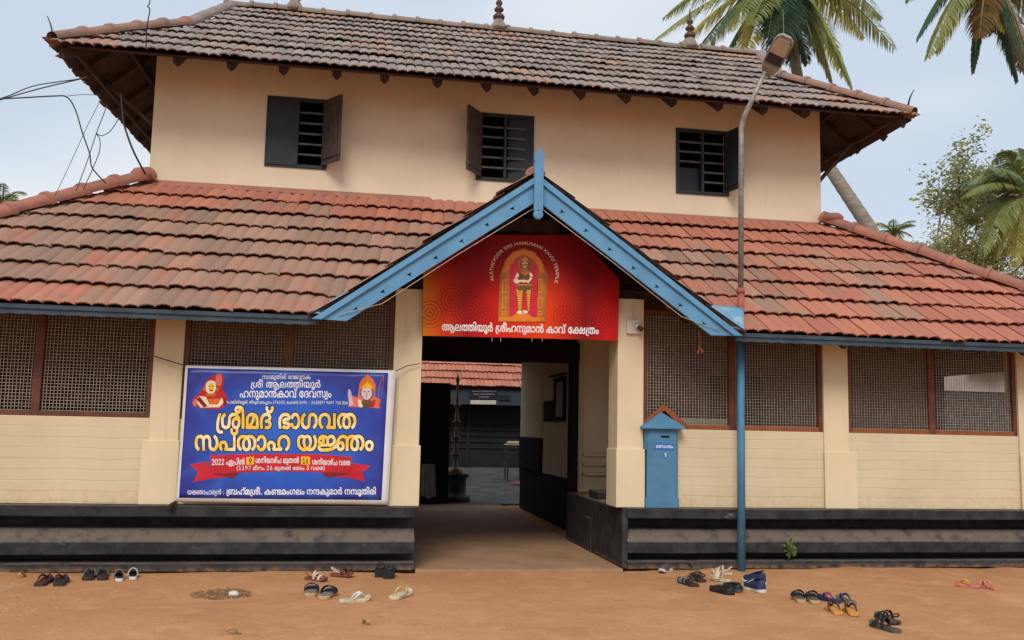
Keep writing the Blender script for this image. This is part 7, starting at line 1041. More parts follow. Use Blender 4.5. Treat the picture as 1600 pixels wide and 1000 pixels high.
for x0, x1 in ((668, 700), (908, 942)):
    for z0, z1 in ((330, 425), (450, 530), (545, 575)): poly_s('pillar_panel', [(x0, z0), (x1, z0), (x1-4, z1), (x0-4, z1)], P_ORA, 7, nc, ([(x0+8, z0+10), (x0+8, z1-10), (x1-10, z1-10), (x1-10, z0+10)],))
poly_s('base_step', [(645, 585), (960, 588), (958, 616), (642, 612)], P_ORA, 7.4, nc)
fg = poly_s('figure', [(772, 296), (790, 276), (812, 268), (832, 268), (850, 278), (868, 300), (860, 330), (866, 372), (858, 392), (770, 392), (764, 368), (776, 330)], P_BROWN, 8, nc)
poly_s('halo', ell(820, 228, 44, 52), P_GOLDD, 8.3, fg)
poly_s('hair', [(784, 262), (788, 205), (806, 178), (830, 172), (852, 190), (862, 240), (858, 272), (842, 262), (800, 262)], P_BROWN, 8.7, fg)
poly_s('crown', [(798, 206), (804, 186), (812, 194), (820, 172), (829, 194), (838, 186), (842, 206)], P_ORA, 9.6, fg)
poly_s('head', [(800, 214), (812, 206), (830, 206), (842, 216), (840, 240), (832, 256), (820, 262), (808, 256), (800, 240)], P_GOLDD, 9, fg)
for q in ([(804, 222), (816, 220), (815, 226), (805, 228)], [(826, 220), (837, 223), (836, 229), (826, 226)], [(812, 244), (829, 245), (826, 251), (814, 250)], [(818, 208), (823, 208), (822, 220), (819, 220)]): poly_s('face_mark', q, P_CREAM, 9.6, fg)
poly_s('necklace', [(796, 274), (820, 290), (846, 275), (850, 288), (822, 306), (792, 286)], P_ORA, 9, fg)
poly_s('garland', [(788, 290), (798, 292), (808, 350), (822, 362), (838, 350), (846, 292), (856, 290), (846, 362), (822, 378), (800, 362)], P_DRED, 8.8, fg)
poly_s('arm', [(774, 286), (760, 300), (752, 322), (742, 340), (750, 356), (768, 360), (800, 346), (802, 334), (776, 338), (768, 330), (780, 306)], P_CREAM, 9, fg)
poly_s('arm', [(852, 284), (866, 292), (874, 306), (870, 326), (854, 346), (846, 358), (822, 348), (822, 336), (842, 340), (856, 318), (850, 300)], P_CREAM, 9, fg)
for q in ([(754, 318), (766, 322), (764, 330), (751, 326)], [(862, 312), (873, 316), (870, 324), (859, 320)]): poly_s('armlet', q, P_ORA, 9.7, fg)
poly_s('hand', ell(811, 344, 15, 10), P_CREAM, 9.4, fg)
poly_s('skirt', [(762, 366), (868, 366), (864, 392), (850, 410), (838, 404), (818, 428), (802, 406), (784, 414), (768, 398)], P_BROWN, 9.2, fg)
poly_s('belt', [(762, 364), (868, 364), (867, 374), (763, 374)], P_ORA, 9.8, fg)
for x0, x1 in ((764, 806), (828, 860)):
    lg = poly_s('leg', [(x0, 398), (x1, 398), (x1-4, 440), (x1-12, 545), (x0+14, 545), (x0+6, 440)], P_YEL, 8.6, fg)
    for z in range(415, 540, 16): poly_s('stripe', [(x0+4, z), (x1-5, z+4), (x1-6, z+10), (x0+6, z+6)], P_GOLDD if z % 32 else P_ORA, 9.4, lg)
poly_s('foot', ell(788, 556, 24, 11), P_CREAM, 9, fg); poly_s('foot', ell(820, 552, 20, 11), P_CREAM, 9, fg); poly_s('pedestal', ell(800, 582, 64, 20), P_ORA, 8.2, fg)
cs, w, _ = contours('r1'); fill('lettering', cs, P_WHITE, sg, lambda a, b, c: smap(262+a*(1058/w), 676+ (a/w)*24-b*(40/HREF), 4+c*.3), 1)
cs, w, _ = contours('r2')
def arc(a, b, c):
    th = math.radians(196-(a/w)*212); rr = 212+b*(22/365.)
    cx, cy = 817, 292
    return smap(cx+rr*math.cos(th), cy-rr*math.sin(th)*.92+(a/w-.5)*14, 4+c*.3)
fill('lettering', cs, P_CREAM, sg, arc, 1)
mb = MB()
for u in (600, 660, 870, 940): mb.tube([smap(u, 722, -2), smap(u, 752, -2)], .004, 5)
mb.build('tie', ROPE, sg)

# ---- donation box
bx = thing('donation_box', 'pale blue donation box with a pyramid roof standing on the plinth right of the gateway', 'donation box', (2.437, -.06, .712))
mb = MB(); pl = [(2.243, -.005), (2.243, -.085), (2.275, -.108), (2.600, -.108), (2.632, -.085), (2.632, -.005)]
mb.prism(pl, lambda a, b, t: (a, b, .83+t), .82); bd = mb.build('body', BLUEBOX, bx, .004)
mb = MB(); mb.prism([(2.228, -.004), (2.228, -.09), (2.262, -.116), (2.612, -.116), (2.645, -.09), (2.645, -.004)], lambda a, b, t: (a, b, .713+t), .118); mb.build('base', BLUEBOX, bx, .004)
mb = MB(); mb.box(2.222, 2.242, -.085, -.006, 1.40, 1.650); mb.build('side_flange', BLUEBOX, bx, .004)
mb = MB(); e0, e1, y0_, y1_ = 2.168, 2.704, -.165, -.006
mb.add([(e0,y0_,1.652),(e1,y0_,1.652),(e1,y1_,1.652),(e0,y1_,1.652),(e0,y0_,1.675),(e1,y0_,1.675),(e1,y1_,1.675),(e0,y1_,1.675),(2.437,-.02,1.862)], [(3,2,1,0),(0,1,5,4),(1,2,6,5),(2,3,7,6),(3,0,4,7),(4,5,8),(5,6,8),(6,7,8),(7,4,8)])
mb.build('roof', BLUEBOX, bx, .004)
mb = MB(); mb.box(2.41, 2.515, -.1095, -.100, 1.548, 1.572); mb.build('slot', BLACK, bx)
def omap(a, b, c): return (a, -.1125+c*.001, b)
pbl = mat('blue_enamel_plate', (.02, .13, .52), (.025, .11, .45), 6, rough=.35)
sp_ = fill('plate', [[(2.332, 1.405), (2.572, 1.405), (2.572, 1.478), (2.332, 1.478)]], pbl, bx, omap, 2)
cs, w, _ = contours('o1'); fill('lettering', cs, P_WHITE, sp_, lambda a, b, c: (2.345+a*(.215/w), -.1145+c*.0006, 1.425+b*(.032/HREF)), 1)
sp_ = fill('number_badge', [ell(2.468, 1.345, .027, .034)], pbl, bx, omap, 2)
cs, w, _ = contours('o2'); fill('lettering', cs, P_WHITE, sp_, lambda a, b, c: (2.454+a*(.028/w), -.1145+c*.0006, 1.323+b*(.044/365.)), 1)

# ---- bulb holder on the right gate pier
sw = thing('bulb_holder', 'white switch board with an empty bulb holder on the pier beside the sign', 'bulb holder', (2.075, -.03, 2.80))
WPL = mat('white_plastic', (.62, .59, .54), (.54, .50, .44), 8, rough=.4)
mb = MB(); mb.box(1.99, 2.165, -.075, -.031, 2.80, 2.975); mb.build('board', WPL, sw, .006)
mb = MB(); mb.tube([(2.11, -.07, 2.90), (2.125, -.115, 2.875)], .045, 14, .038); mb.build('holder', WPL, sw)
mb = MB(); mb.tube([(2.125, -.115, 2.875), (2.142, -.165, 2.848)], .030, 14, .027); mb.build('socket', mat('brown_bakelite', (.06, .03, .018), None, 8, rough=.4), sw)
mb = MB(); mb.box(2.055, 2.075, -.042, -.031, 2.976, 3.236); mb.build('conduit', WPL, sw, .003)

# ---- street lamp on the blue post
lp = thing('street_lamp', 'street lamp on a blue and grey pole rising through the eave beside the porch', 'street lamp', (3.385, -.24, 0))
mb = MB(); mb.tube([(3.37, -.24, -.03), (3.385, -.24, 2.95)], .047, 16); mb.build('post', BLUEBOX, lp)
mb = MB(); mb.tube([(3.385, -.24, 2.95), (3.388, -.24, 3.36)], .043, 14); mb.tube([(3.388, -.24, 3.33), (3.388, -.24, 3.40)], .05, 14); mb.build('pole_sleeve', REDP, lp)
a1, a2 = at(1158, 200, -.24), at(1196, 112, -.55)
mb = MB(); mb.tube([(3.388, -.24, 3.36), (a1.x, -.24, a1.z-.12), tuple(a1), tuple(a1+(a2-a1)*.18+Vector((-.012, 0, .03))), tuple(a2)], [.034, .033, .032, .031, .028], 14); mb.build('pole', METAL, lp)
h0, h1 = at(1203, 106, -.58), at(1229, 57, -.98); ax_ = (h1-h0); hl = ax_.length; ax_.normalize()
vw = ((h0+h1)/2-CP).normalized(); wx = ax_.cross(vw).normalized(); wx = -wx if wx.x < 0 else wx; nn = wx.cross(ax_).normalized(); nn = nn if nn.dot(vw) < 0 else -nn
def hm(a, b, c): return h0+wx*a+ax_*b+nn*c
HO = [(a_*.78, b_) for a_, b_ in ((-.125, 0), (.125, 0), (.150, .05), (.155, hl-.12), (.13, hl-.04), (.07, hl), (-.07, hl), (-.13, hl-.04), (-.155, hl-.12), (-.150, .05))]
mb = MB(); mb.prism(HO, lambda a, b, t: hm(a, b, -.05+t), .05); mb.prism([(-.05, -.13), (.05, -.13), (.11, .01), (-.11, .01)], lambda a, b, t: hm(a, b, -.045+t), .05); hd = mb.build('lamp_head', METAL, lp, .008)
mb = MB(); mb.prism([(-.096, hl*.43), (.096, hl*.43), (.096, hl-.12), (.07, hl-.05), (-.07, hl-.05), (-.096, hl-.12)], lambda a, b, t: hm(a, b, .001+t), .008); mb.build('light_panel', mat('yellowed_lens', (.46, .40, .32), (.38, .32, .25), 4, rough=.3), hd, .003)
mb = MB(); mb.prism([(-.096, .06), (.096, .06), (.096, hl*.42), (-.096, hl*.42)], lambda a, b, t: hm(a, b, .001+t), .006); mb.build('driver_cover', mat('dark_lamp_cover', (.045, .035, .05), None, 5, rough=.4), hd, .003)

# ---- things seen through the gateway
FS = thing('inner_shrine_hall', 'dark inner shrine hall with red tiled roof seen through the gateway', 'building', (3, 17, .4))
mb = MB(); mb.box(-5, 12, 16.9, 17.2, .3, 3.2); mb.build('wall', mat('dark_panelled_wall', (.010, .011, .015), (.006, .006, .008), 3, rough=.6, bmp=.3, bs=14), FS)
mb = MB()
for k in range(8): mb.box(-3.5+k*1.9, -3.42+k*1.9, 16.82, 16.89, .45, 2.6)
for z in (1.0, 1.18, 1.36, 1.54, 1.72): mb.box(-5, 12, 16.86, 16.895, z, z+.05)
mb.build('door_lattice', mat('dark_lattice_wood', (.016, .016, .018), None, 6, rough=.6), FS)
fz = at(740, 605, 16).z; fb_ = at(740, 632, 16).z
mb = MB(); mb.box(-5, 12, 16.0, 16.04, fb_, fz+.02); mb.build('fascia_board', mat('dull_navy_board', (.028, .040, .062), (.022, .03, .046), 3, rough=.6), FS)
mb = MB(); V3 = Vector((0, math.cos(R(33)), math.sin(R(33))))
tile_field(mb, (-5.2, 15.9, fz), (1, 0, 0), V3, 17.4, 0, 8, .42, .26, lambda p, r: .12+.45*nz2(p.x, p.y, .9, 3)+random.uniform(-.1, .2), seed=61)
mb.build('roof', TILE_LOW, FS, fix=False)
mb = MB(); slab(mb, [(-5.2, 15.95, fz-.03), (12.2, 15.95, fz-.03), (12.2, 18.7, fz+1.75), (-5.2, 18.7, fz+1.75)], .05); mb.build('roof_deck', DARKWOOD, FS)
nb = thing('notice_board', 'dark notice board with two rows of pale writing fixed to the inner hall fascia', 'notice board', at(735, 622, 15.95))
def nm(u, v, lay): p = at(u, v, 15.97); p.y -= .006*lay; return p
mb = MB(); mb.prism([(734, 608), (777, 609), (777, 624), (734, 623)], lambda a, b, t: nm(a, b, t), 2); mb.prism([(779, 617), (798, 618), (798, 626), (779, 625)], lambda a, b, t: nm(a, b, t), 2); mb.build('panel', mat('black_board', (.012, .012, .016), None, 4, rough=.5), nb)
mb = MB(); rn = random.Random(4)
for v, a, b in ((611.5, 738, 774), (616, 740, 772), (620.5, 748, 763)):
    u = a
    while u < b:
        w = rn.uniform(.8, 1.8); mb.prism([(u, v-.9), (u+w, v-.9), (u+w, v+.8), (u, v+.8)], lambda p, q, t: nm(p, q, 2.2+t), .6); u += w+rn.uniform(.3, .7)
mb.build('writing', mat('faded_lilac_print', (.22, .2, .26), None, 4), nb)
mb = MB(); mb.prism([(735, 625), (775, 625.5), (775, 632), (735, 631.5)], lambda a, b, t: nm(a, b, t), 2.2); mb.build('white_strip', mat('old_white_sign', (.50, .48, .45), (.42, .40, .37), 9), nb)
# tall brass lamp
l0, l1 = at(712, 716, 9.5), at(712, 588, 9.5)
ol = thing('oil_lamp', 'tall tarnished brass oil lamp of stacked tiers standing in the courtyard', 'oil lamp', (l0.x, 9.5, .02))
mb = MB(); mb.lathe([(.34, .02), (.34, .12), (.24, .16), (.24, .5), (.30, .55), (.30, .62)], (l0.x, 9.5, 0), 16); mb.build('pedestal', PLINTH, ol)
hh = (l1.z-.66)/5.2; mb = MB(); pf = [(.16, .62), (.15, .70), (.05, .74), (.04, .9)]
for k in range(4):
    z = 1.02+k*(l1.z-1.1)/4.6; pf += [(.035, z-.04), (.12-.012*k, z), (.13-.012*k, z+.02), (.04, z+.04), (.055, z+.12), (.03, z+.2)]
pf += [(.03, l1.z-.15), (.05, l1.z-.08), (.02, l1.z), (.003, l1.z+.08)]
mb.lathe(pf, (l0.x, 9.5, 0), 14); mb.build('stacked_tiers', BRASS, ol)
# pillar and pale cloth at the left, table at the right
tb = thing('draped_stand', 'dark stand draped with a pale grey cloth at the left side of the courtyard', 'stand', (.45, 8.95, 0))
mb = MB(); mb.box(-.2, at(702, 700, 8.9).x, 8.9, 9.2, .02, 2.55); mb.build('screen', mat('black_cloth', (.008, .008, .009), None, 6, rough=.9), tb, .01)
mb = MB(); n = 24; vs = []
xa_, xb_ = at(657, 760, 8.85).x, at(682, 760, 8.85).x
for j in range(9):
    for i in range(n+1):
        s = i/n; tt = j/8; vs.append((xa_+(xb_-xa_)*(s*(.86+.14*tt)), 8.84+.018*math.sin(s*22)*(.4+.6*tt), .84-(.70-.03*math.sin(s*9))*tt))
mb.add(vs, [(j*(n+1)+i, j*(n+1)+i+1, (j+1)*(n+1)+i+1, (j+1)*(n+1)+i) for j in range(8) for i in range(n)], smooth=True)
o = mb.build('hanging_cloth', mat('pale_grey_cloth', (.34, .35, .36), (.26, .27, .28), 4, rough=.9), tb); o.modifiers.new('s', 'SOLIDIFY').thickness = .004
tl = at(804, 694, 13.5); tw_ = at(819, 694, 13.5).x-at(791, 694, 13.5).x
tt_ = thing('offering_table', 'small table with a pale cloth top standing near the inner hall', 'table', (tl.x, 13.5, .3))
mb = MB(); mb.box(tl.x-tw_/2, tl.x+tw_/2, 13.3, 13.8, tl.z-.03, tl.z); mb.build('tabletop', mat('pale_cloth', (.62, .56, .42), (.5, .45, .34), 8), tt_, .008)
for sx in (-1, 1):
    for yy in (13.34, 13.76):
        mb = MB(); x = tl.x+sx*(tw_/2-.04); mb.box(x-.02, x+.02, yy-.02, yy+.02, cz(x, yy)-.01, tl.z-.03); mb.build('leg', BAR, tt_)
mb = MB(); p = at(806, 690, 13.5)
for k in range(7): mb.lathe([(.05, 0), (.07, .02), (.05, .06), (.01, .08)], (tl.x-.15+.05*k, 13.5+.03*(k % 3), tl.z), 8)
tag(mb.build('flower_offerings', mat('cream_flowers', (.66, .58, .36), (.5, .36, .12), 20), None), 'heap of pale flowers on the cloth topped table', 'flowers')
p = at(812, 731, 12.6); mb = MB(); mb.lathe([(.26, 0), (.24, .03), (.15, .06), (.06, .08), (.01, .085)], (p.x, 12.6, cz(p.x, 12.6)), 12)
for v_i, v in enumerate(mb.v): mb.v[v_i] = (v[0]+.04*nz2(v[0], v[1], 6), v[1], max(v[2]+.02*nz2(v[0], v[1], 9), .0))
tag(mb.build('folded_cloth', mat('pink_cloth', (.40, .10, .14), None, 6, rough=.9), None), 'crumpled pink cloth lying on the courtyard paving', 'cloth')
# frame on the passage wall
fr = thing('wall_notice', 'dark framed notice hung from a rod on the cream passage wall', 'notice', (2.24, 4.7, 1.7))
mb = MB(); mb.box(2.20, 2.248, 4.18, 4.26, 1.75, 2.5); mb.box(2.20, 2.248, 4.9, 4.98, 1.75, 2.5); mb.box(2.20, 2.248, 4.26, 4.9, 1.75, 1.83); mb.box(2.20, 2.248, 4.26, 4.9, 2.42, 2.5); mb.tube([(2.19, 4.0, 2.54), (2.19, 5.3, 2.54)], .02, 8); mb.build('frame', CEIL, fr, .004)
mb = MB(); mb.box(2.225, 2.246, 4.26, 4.9, 1.83, 2.42); mb.build('paper', mat('grey_paper', (.36, .36, .36), (.3, .3, .3), 3), fr)
mb = MB(); mb.box(2.20, 2.248, 5.0, 5.8, 1.75, 2.12); tag(mb.build('wall_cabinet', CEIL, None, .006), 'small black cabinet on the passage wall beside the framed notice', 'cabinet')
# neighbouring building glimpsed through the right-hand mesh window
NBH = thing('side_shrine', 'white walled shrine with a low red tiled roof glimpsed through the far right mesh window', 'building', (15, 12, 0))
p0 = at(1462, 610, 11); p1 = at(1600, 610, 11); zw = at(1510, 576, 11).z
mb = MB(); mb.box(p0.x+.1, p1.x+3, 11, 14, p0.z, zw); mb.build('wall', mat('white_limewash', (.34, .31, .295), (.27, .245, .23), 2, rough=.9), NBH)
mb = MB(); mb.box(p0.x-.4, p1.x+3, 11.03, 13.9, 0, p0.z); mb.build('dark_base', PLINTH, NBH)
mb = MB(); tile_field(mb, (p0.x+.8, 10.6, zw-.02), (1, 0, 0), V3, 6, 0, 6, .45, .28, lambda p, r: .1, seed=71); mb.build('roof', TILE_LOW, NBH, fix=False)
mb = MB(); mb.tube([at(1092, 515, -.1), at(1094, 532, -.1), at(1093, 545, -.1)], .006, 5); mb.tube([at(1093, 540, -.1), at(1091, 552, -.1)], .01, 6, .02); mb.tube([at(1094, 540, -.1), at(1098, 551, -.1)], .01, 6, .018)
tag(mb.build('hanging_tassel', mat('pink_thread', (.62, .25, .17), None, 9), None), 'short pink tassel hanging under the right foot of the porch gable', 'tassel')
# ------------------------------------------------------------------ footwear on the ground
def sole(mb, L_, w, t, lift=.03, z0=0., heel=0.):
    hf = [(0, 0), (.10, .012), (.155, .07), (.158, .18), (.135, .36), (.140, .50), (.175, .66), (.185, .78), (.16, .90), (.09, .975), (0, 1)]
    pts = [(x*w, y*L_) for x, y in hf]+[(-x*w*.94, y*L_) for x, y in hf[-2:0:-1]]; n = len(pts)
    def zz(y): q = y/L_; return lift*max(0, (q-.72)/.28)**2+heel*max(0, 1-q/.45)*.6
    b = [(x*.96, y, z0+zz(y)) for x, y in pts]; tp = [(x, y, z0+zz(y)+t*.85) for x, y in pts]; tp2 = [(x*.95, L_*.5+(y-L_*.5)*.985, z0+zz(y)+t) for x, y in pts]
    fs = [(i, (i+1) % n, n+(i+1) % n, n+i) for i in range(n)]+[(n+i, n+(i+1) % n, 2*n+(i+1) % n, 2*n+i) for i in range(n)]
    # caps as strips between mirrored points
    def capf(o, rev):
        out = []; m_ = len(hf)
        for k in range(m_-1):
            a, b2 = k, k+1; c, d = (n-k-1) % n if k+1 < m_-1 else m_-1, (n-k) % n
            c = (n-(k+1)) % n if k+1 < m_-1 else m_-1
            f = [o+a, o+b2, o+c, o+d]; f = list(dict.fromkeys(f)); out.append(tuple(f[::-1] if rev else f))
        return out
    mb.add(b+tp+tp2, fs+capf(0, True)+capf(2*n, False), smooth=False)
def band(mb, y0, y1, hw0, hw1, z0, h0, h1, th=.007, skew=0.):
    n = 12; vs = []
    for y, hw, h in ((y0, hw0, h0), (y1, hw1, h1)):
        for th_ in (0, th):
            for k in range(n+1):
                a = math.pi*k/n; vs.append((math.cos(a)*(hw+th_), y+skew*math.cos(a), z0-.004+abs(math.sin(a))**.8*(h+th_)))
    m_ = n+1; fs = []
    for k in range(n): fs += [(k, k+1, 2*m_+k+1, 2*m_+k), (m_+k, 3*m_+k, 3*m_+k+1, m_+k+1), (k, m_+k, m_+k+1, k+1), (2*m_+k, 2*m_+k+1, 3*m_+k+1, 3*m_+k)]
    mb.add(vs, fs, smooth=True)
def thong(mb, L_, w, z, h=.055, r=.0085):
    toe = Vector((0, L_*.80, z)); 
    for s in (-1, 1):
        e = Vector((s*.150*w, L_*.40, z-.006)); pts = []
        for k in range(9):
            q = k/8; p = toe.lerp(e, q); p.z += h*math.sin(math.pi*(q**.75))*1.0; p.x += s*.04*w*math.sin(math.pi*q); pts.append(p)
        mb.tube(pts, [r*.8+r*.7*math.sin(math.pi*min(1, k/7)) for k in range(9)], 7)
def upper(mb, L_, w, z, hs, y0=.02, y1=.985, opened=.0):
    n, m_ = 14, 12; vs = []
    wid = [(0, .10), (.06, .145), (.18, .158), (.36, .14), (.5, .145), (.66, .172), (.78, .180), (.9, .15), (1, .04)]
    def wi(q):
        for (a, x), (b, y) in zip(wid, wid[1:]):
            if a <= q <= b: return x+(y-x)*(q-a)/(b-a)
    def hi(q):
        for (a, x), (b, y) in zip(hs, hs[1:]):
            if a <= q <= b: return x+(y-x)*(q-a)/(b-a)
        return hs[-1][1]
    for j in range(n+1):
        q = y0+(y1-y0)*j/n
        for k in range(m_+1):
            a = math.pi*k/m_; vs.append((math.cos(a)*wi(q)*w*(1-.12*abs(math.sin(a))), q*L_, z+abs(math.sin(a))**.7*hi(q)))
    fs = [(j*(m_+1)+k, j*(m_+1)+k+1, (j+1)*(m_+1)+k+1, (j+1)*(m_+1)+k) for j in range(n) for k in range(m_)]
    fs += [tuple(range(m_+1)), tuple(n*(m_+1)+k for k in range(m_, -1, -1))]
    mb.add(vs, fs, smooth=True)
def cm(n, c, rough=.6): return mat('shoe_'+n, c, tuple(x*.7 for x in c), 22, rough=rough, c3=tuple(min(1, x*.6+.10) for x in c), s3=30, l3=(.62, .78))
SH = dict(dkbrown=cm('dark_brown', (.045, .028, .024)), black=cm('black', (.014, .014, .016)), grey=cm('grey', (.10, .105, .10)), white=cm('white', (.66, .64, .60)), tan=cm('tan', (.50, .33, .15)),
          red=cm('red', (.24, .055, .045)), maroon=cm('maroon', (.075, .025, .025)), cream=cm('cream', (.62, .52, .36)), navy=cm('navy', (.018, .03, .085)), blue=cm('blue', (.022, .036, .095)),
          orange=cm('orange', (.62, .27, .06)), pink=cm('pink', (.62, .20, .15)), magenta=cm('magenta', (.30, .04, .12)), olive=cm('olive', (.085, .085, .07)), midgrey=cm('mid_grey', (.20, .20, .19)), gold=cm('gold', (.55, .40, .12)))
def shoe(kind, heel, toe, c1, c2, label, name, cat, c3=None, zoff=0., Lf=None, group='shoes left outside the gateway', roll=0.):
    a, b = gnd(*heel), gnd(*toe); d = b-a; L_ = max(.24, min(.36, d.length)) if not Lf else Lf
    mid = (a+b)/2; d.z = 0; d.normalize(); loc = mid-d*L_/2
    loc.z = max(gz(loc.x, loc.y), gz(mid.x, mid.y))+.002+zoff
    o = thing(name, label, cat, tuple(loc), 0, group); o.rotation_euler = (0, roll, math.atan2(-d.x, d.y)); o.scale = (1, 1, 1)
    m1, m2, m3 = SH[c1], SH[c2], SH[c3 or c2]; w = L_*1.02
    def put(mb, nm_, m, bev=0):
        q = mb.build(nm_, m, None, bev); q.parent = o; return q
    if kind == 'flip':
        mb = MB(); sole(mb, L_, w, .026); put(mb, 'sole', m1); mb = MB(); thong(mb, L_, w, .028, .05); put(mb, 'strap', m2)
        mb = MB(); sole(mb, L_*.93, w*.88, .006, z0=.0245); q = put(mb, 'footbed', m3); q.location = (0, L_*.03, 0)
    elif kind == 'slide':
        mb = MB(); sole(mb, L_, w, .030); put(mb, 'sole', m1); mb = MB(); sole(mb, L_*.93, w*.9, .007, z0=.0275); q = put(mb, 'footbed', m3); q.location = (0, L_*.03, 0)
        mb = MB(); band(mb, L_*.48, L_*.84, w*.165, w*.185, .025, .078, .050, .008); put(mb, 'strap', m2)
    elif kind == 'sandal':
        mb = MB(); sole(mb, L_, w, .026); put(mb, 'sole', m1)
        mb = MB(); band(mb, L_*.70, L_*.80, w*.18, w*.185, .024, .048, .042, .005, .012); band(mb, L_*.54, L_*.63, w*.165, w*.17, .024, .065, .058, .005, -.014); band(mb, L_*.42, L_*.50, w*.150, w*.155, .024, .078, .074, .005, .012)
        put(mb, 'strap', m2)
        mb = MB(); pts = [(math.cos(x)*.14*w, L_*.22-math.sin(x)*L_*.18, .055+.035*math.sin(x)) for x in [math.pi*k/10 for k in range(11)]]; mb.tube([(.15*w, L_*.42, .04)]+pts+[(-.15*w, L_*.42, .04)], .007, 6); put(mb, 'heel_strap', m3)
    elif kind == 'mule':
        mb = MB(); sole(mb, L_, w, .022); put(mb, 'sole', m1); mb = MB(); upper(mb, L_, w, .02, [(0, .05), (.42, .075), (.6, .068), (.85, .05), (1, .02)], .42); put(mb, 'upper', m2)
    elif kind == 'heel':
        mb = MB(); sole(mb, L_, w, .024, z0=.02, heel=.11); mb.box(-.055, .055, .005, .075, -.005, .085); put(mb, 'sole', m1, .004)
        mb = MB(); band(mb, L_*.55, L_*.82, w*.17, w*.185, .045, .07, .055, .007); band(mb, L_*.28, L_*.38, w*.15, w*.155, .07, .085, .08, .006, .02); put(mb, 'strap', m2)
    elif kind in ('sneaker', 'loafer'):
        sn = kind == 'sneaker'
        mb = MB(); sole(mb, L_, w*1.03, .034 if sn else .022); put(mb, 'sole', m1)
        hs = [(0, .105), (.14, .100), (.34, .088), (.52, .085), (.72, .062), (.9, .048), (1, .03)] if sn else [(0, .062), (.2, .058), (.42, .058), (.6, .06), (.8, .045), (1, .024)]
        mb = MB(); upper(mb, L_, w, .03 if sn else .018, hs); u = put(mb, 'upper', m2)
        mb = MB(); zt = .145 if sn else .082; n = 18
        c_ = [(math.cos(2*math.pi*k/n)*w*.085, L_*.25+math.sin(2*math.pi*k/n)*L_*.19, zt-(.012 if sn else .004)-.02*math.sin(2*math.pi*k/n)*(1 if sn else .2)) for k in range(n)]
        mb.add(c_+[(x*.6, L_*.25+(y-L_*.25)*.6, z-.004) for x, y, z in c_], [tuple(range(n, 2*n))]+[(k, (k+1) % n, n+(k+1) % n, n+k) for k in range(n)]); put(mb, 'opening', SH['black'])
        mb = MB(); mb.tube(c_+[c_[0]], .009, 6); put(mb, 'collar', m2)
        if sn:
            mb = MB()
            for k in range(4): y = L_*(.48+.055*k); z = .116-.010*k; mb.tube([(-.045, y, z-.012), (0, y+.006, z), (.045, y, z-.012)], .0045, 5)
            put(mb, 'lace', m3)
    return o
G_ = 'shoes left outside the gateway'
FL, SL, SA, SN = 'flip_flop', 'slipper', 'sandal', 'sneaker'
shoe('flip', (56, 916), (81, 902), 'dkbrown', 'dkbrown', 'dark brown flip flop turned to the right, leftmost of all the footwear', FL, 'flip flop', 'maroon')
shoe('flip', (88, 917), (102, 901), 'dkbrown', 'maroon', 'dark brown flip flop touching the leftmost one on its right', FL, 'flip flop', 'dkbrown')
shoe('flip', (132, 908), (148, 892), 'dkbrown', 'grey', 'brown flip flop with pale edged strap, left one of the pair by the white slippers', FL, 'flip flop', 'dkbrown')
shoe('flip', (159, 908), (161, 891), 'dkbrown', 'olive', 'dark brown flip flop pointing at the plinth just left of the white slippers', FL, 'flip flop', 'dkbrown')
shoe('slide', (187, 909), (185, 896), 'white', 'midgrey', 'pale slipper with black footbed, left one of the white pair', SL, 'slipper', 'black', Lf=.25)
shoe('slide', (207, 907), (208, 893), 'white', 'white', 'pale slipper with black footbed, right one of the white pair', SL, 'slipper', 'black', Lf=.25)
shoe('sandal', (479, 902), (510, 907), 'red', 'cream', 'red and cream strappy sandal nearest the grey slippers', SA, 'sandal', 'red')
shoe('sandal', (516, 898), (553, 899), 'red', 'maroon', 'maroon strappy sandal lying against the plinth foot left of the black heels', SA, 'sandal', 'cream')
shoe('heel', (590, 905), (599, 887), 'black', 'black', 'black block heeled shoe, left one of the pair by the passage corner', 'heeled_shoe', 'heeled shoe', Lf=.27)
shoe('heel', (601, 907), (617, 890), 'black', 'black', 'black block heeled shoe, right one of the pair by the passage corner', 'heeled_shoe', 'heeled shoe', Lf=.27)
shoe('slide', (483, 937), (489, 915), 'tan', 'black', 'grey slipper with tan sole and plain black strap', SL, 'slipper', 'midgrey')
shoe('slide', (499, 940), (523, 922), 'tan', 'black', 'grey slipper with tan sole turned to the right beside its pair', SL, 'slipper', 'midgrey')
shoe('flip', (530, 941), (579, 938), 'cream', 'white', 'white flip flop lying sideways alone near the grey slippers', FL, 'flip flop', 'cream')
shoe('flip', (610, 939), (642, 927), 'cream', 'gold', 'cream flip flop with a golden strap lying alone in front of the passage', FL, 'flip flop', 'cream')
shoe('mule', (1055, 888), (1025, 896), 'white', 'olive', 'grey closed mule with pale sole, leftmost of the footwear right of the passage', 'mule', 'shoe', Lf=.27)
shoe('flip', (1094, 889), (1062, 888), 'olive', 'black', 'dark flat slipper pushed against the right plinth foot', FL, 'flip flop', 'olive')
shoe('sandal', (1093, 916), (1057, 904), 'dkbrown', 'midgrey', 'brown sandal with pale buckled straps, nearer one of its pair', SA, 'sandal', 'dkbrown')
shoe('sandal', (1102, 910), (1078, 897), 'dkbrown', 'maroon', 'dark maroon strappy sandal, farther one of the buckled pair', SA, 'sandal', 'maroon')
shoe('slide', (1141, 908), (1112, 904), 'cream', 'cream', 'cream slipper lying behind the black loafers', SL, 'slipper', 'tan')
shoe('sandal', (1140, 897), (1116, 895), 'cream', 'cream', 'cream strappy sandal at the foot of the blue post', SA, 'sandal', 'white')
shoe('loafer', (1151, 928), (1105, 917), 'black', 'black', 'black slip on shoe nearest the viewer below the blue post', 'loafer', 'shoe', Lf=.33)
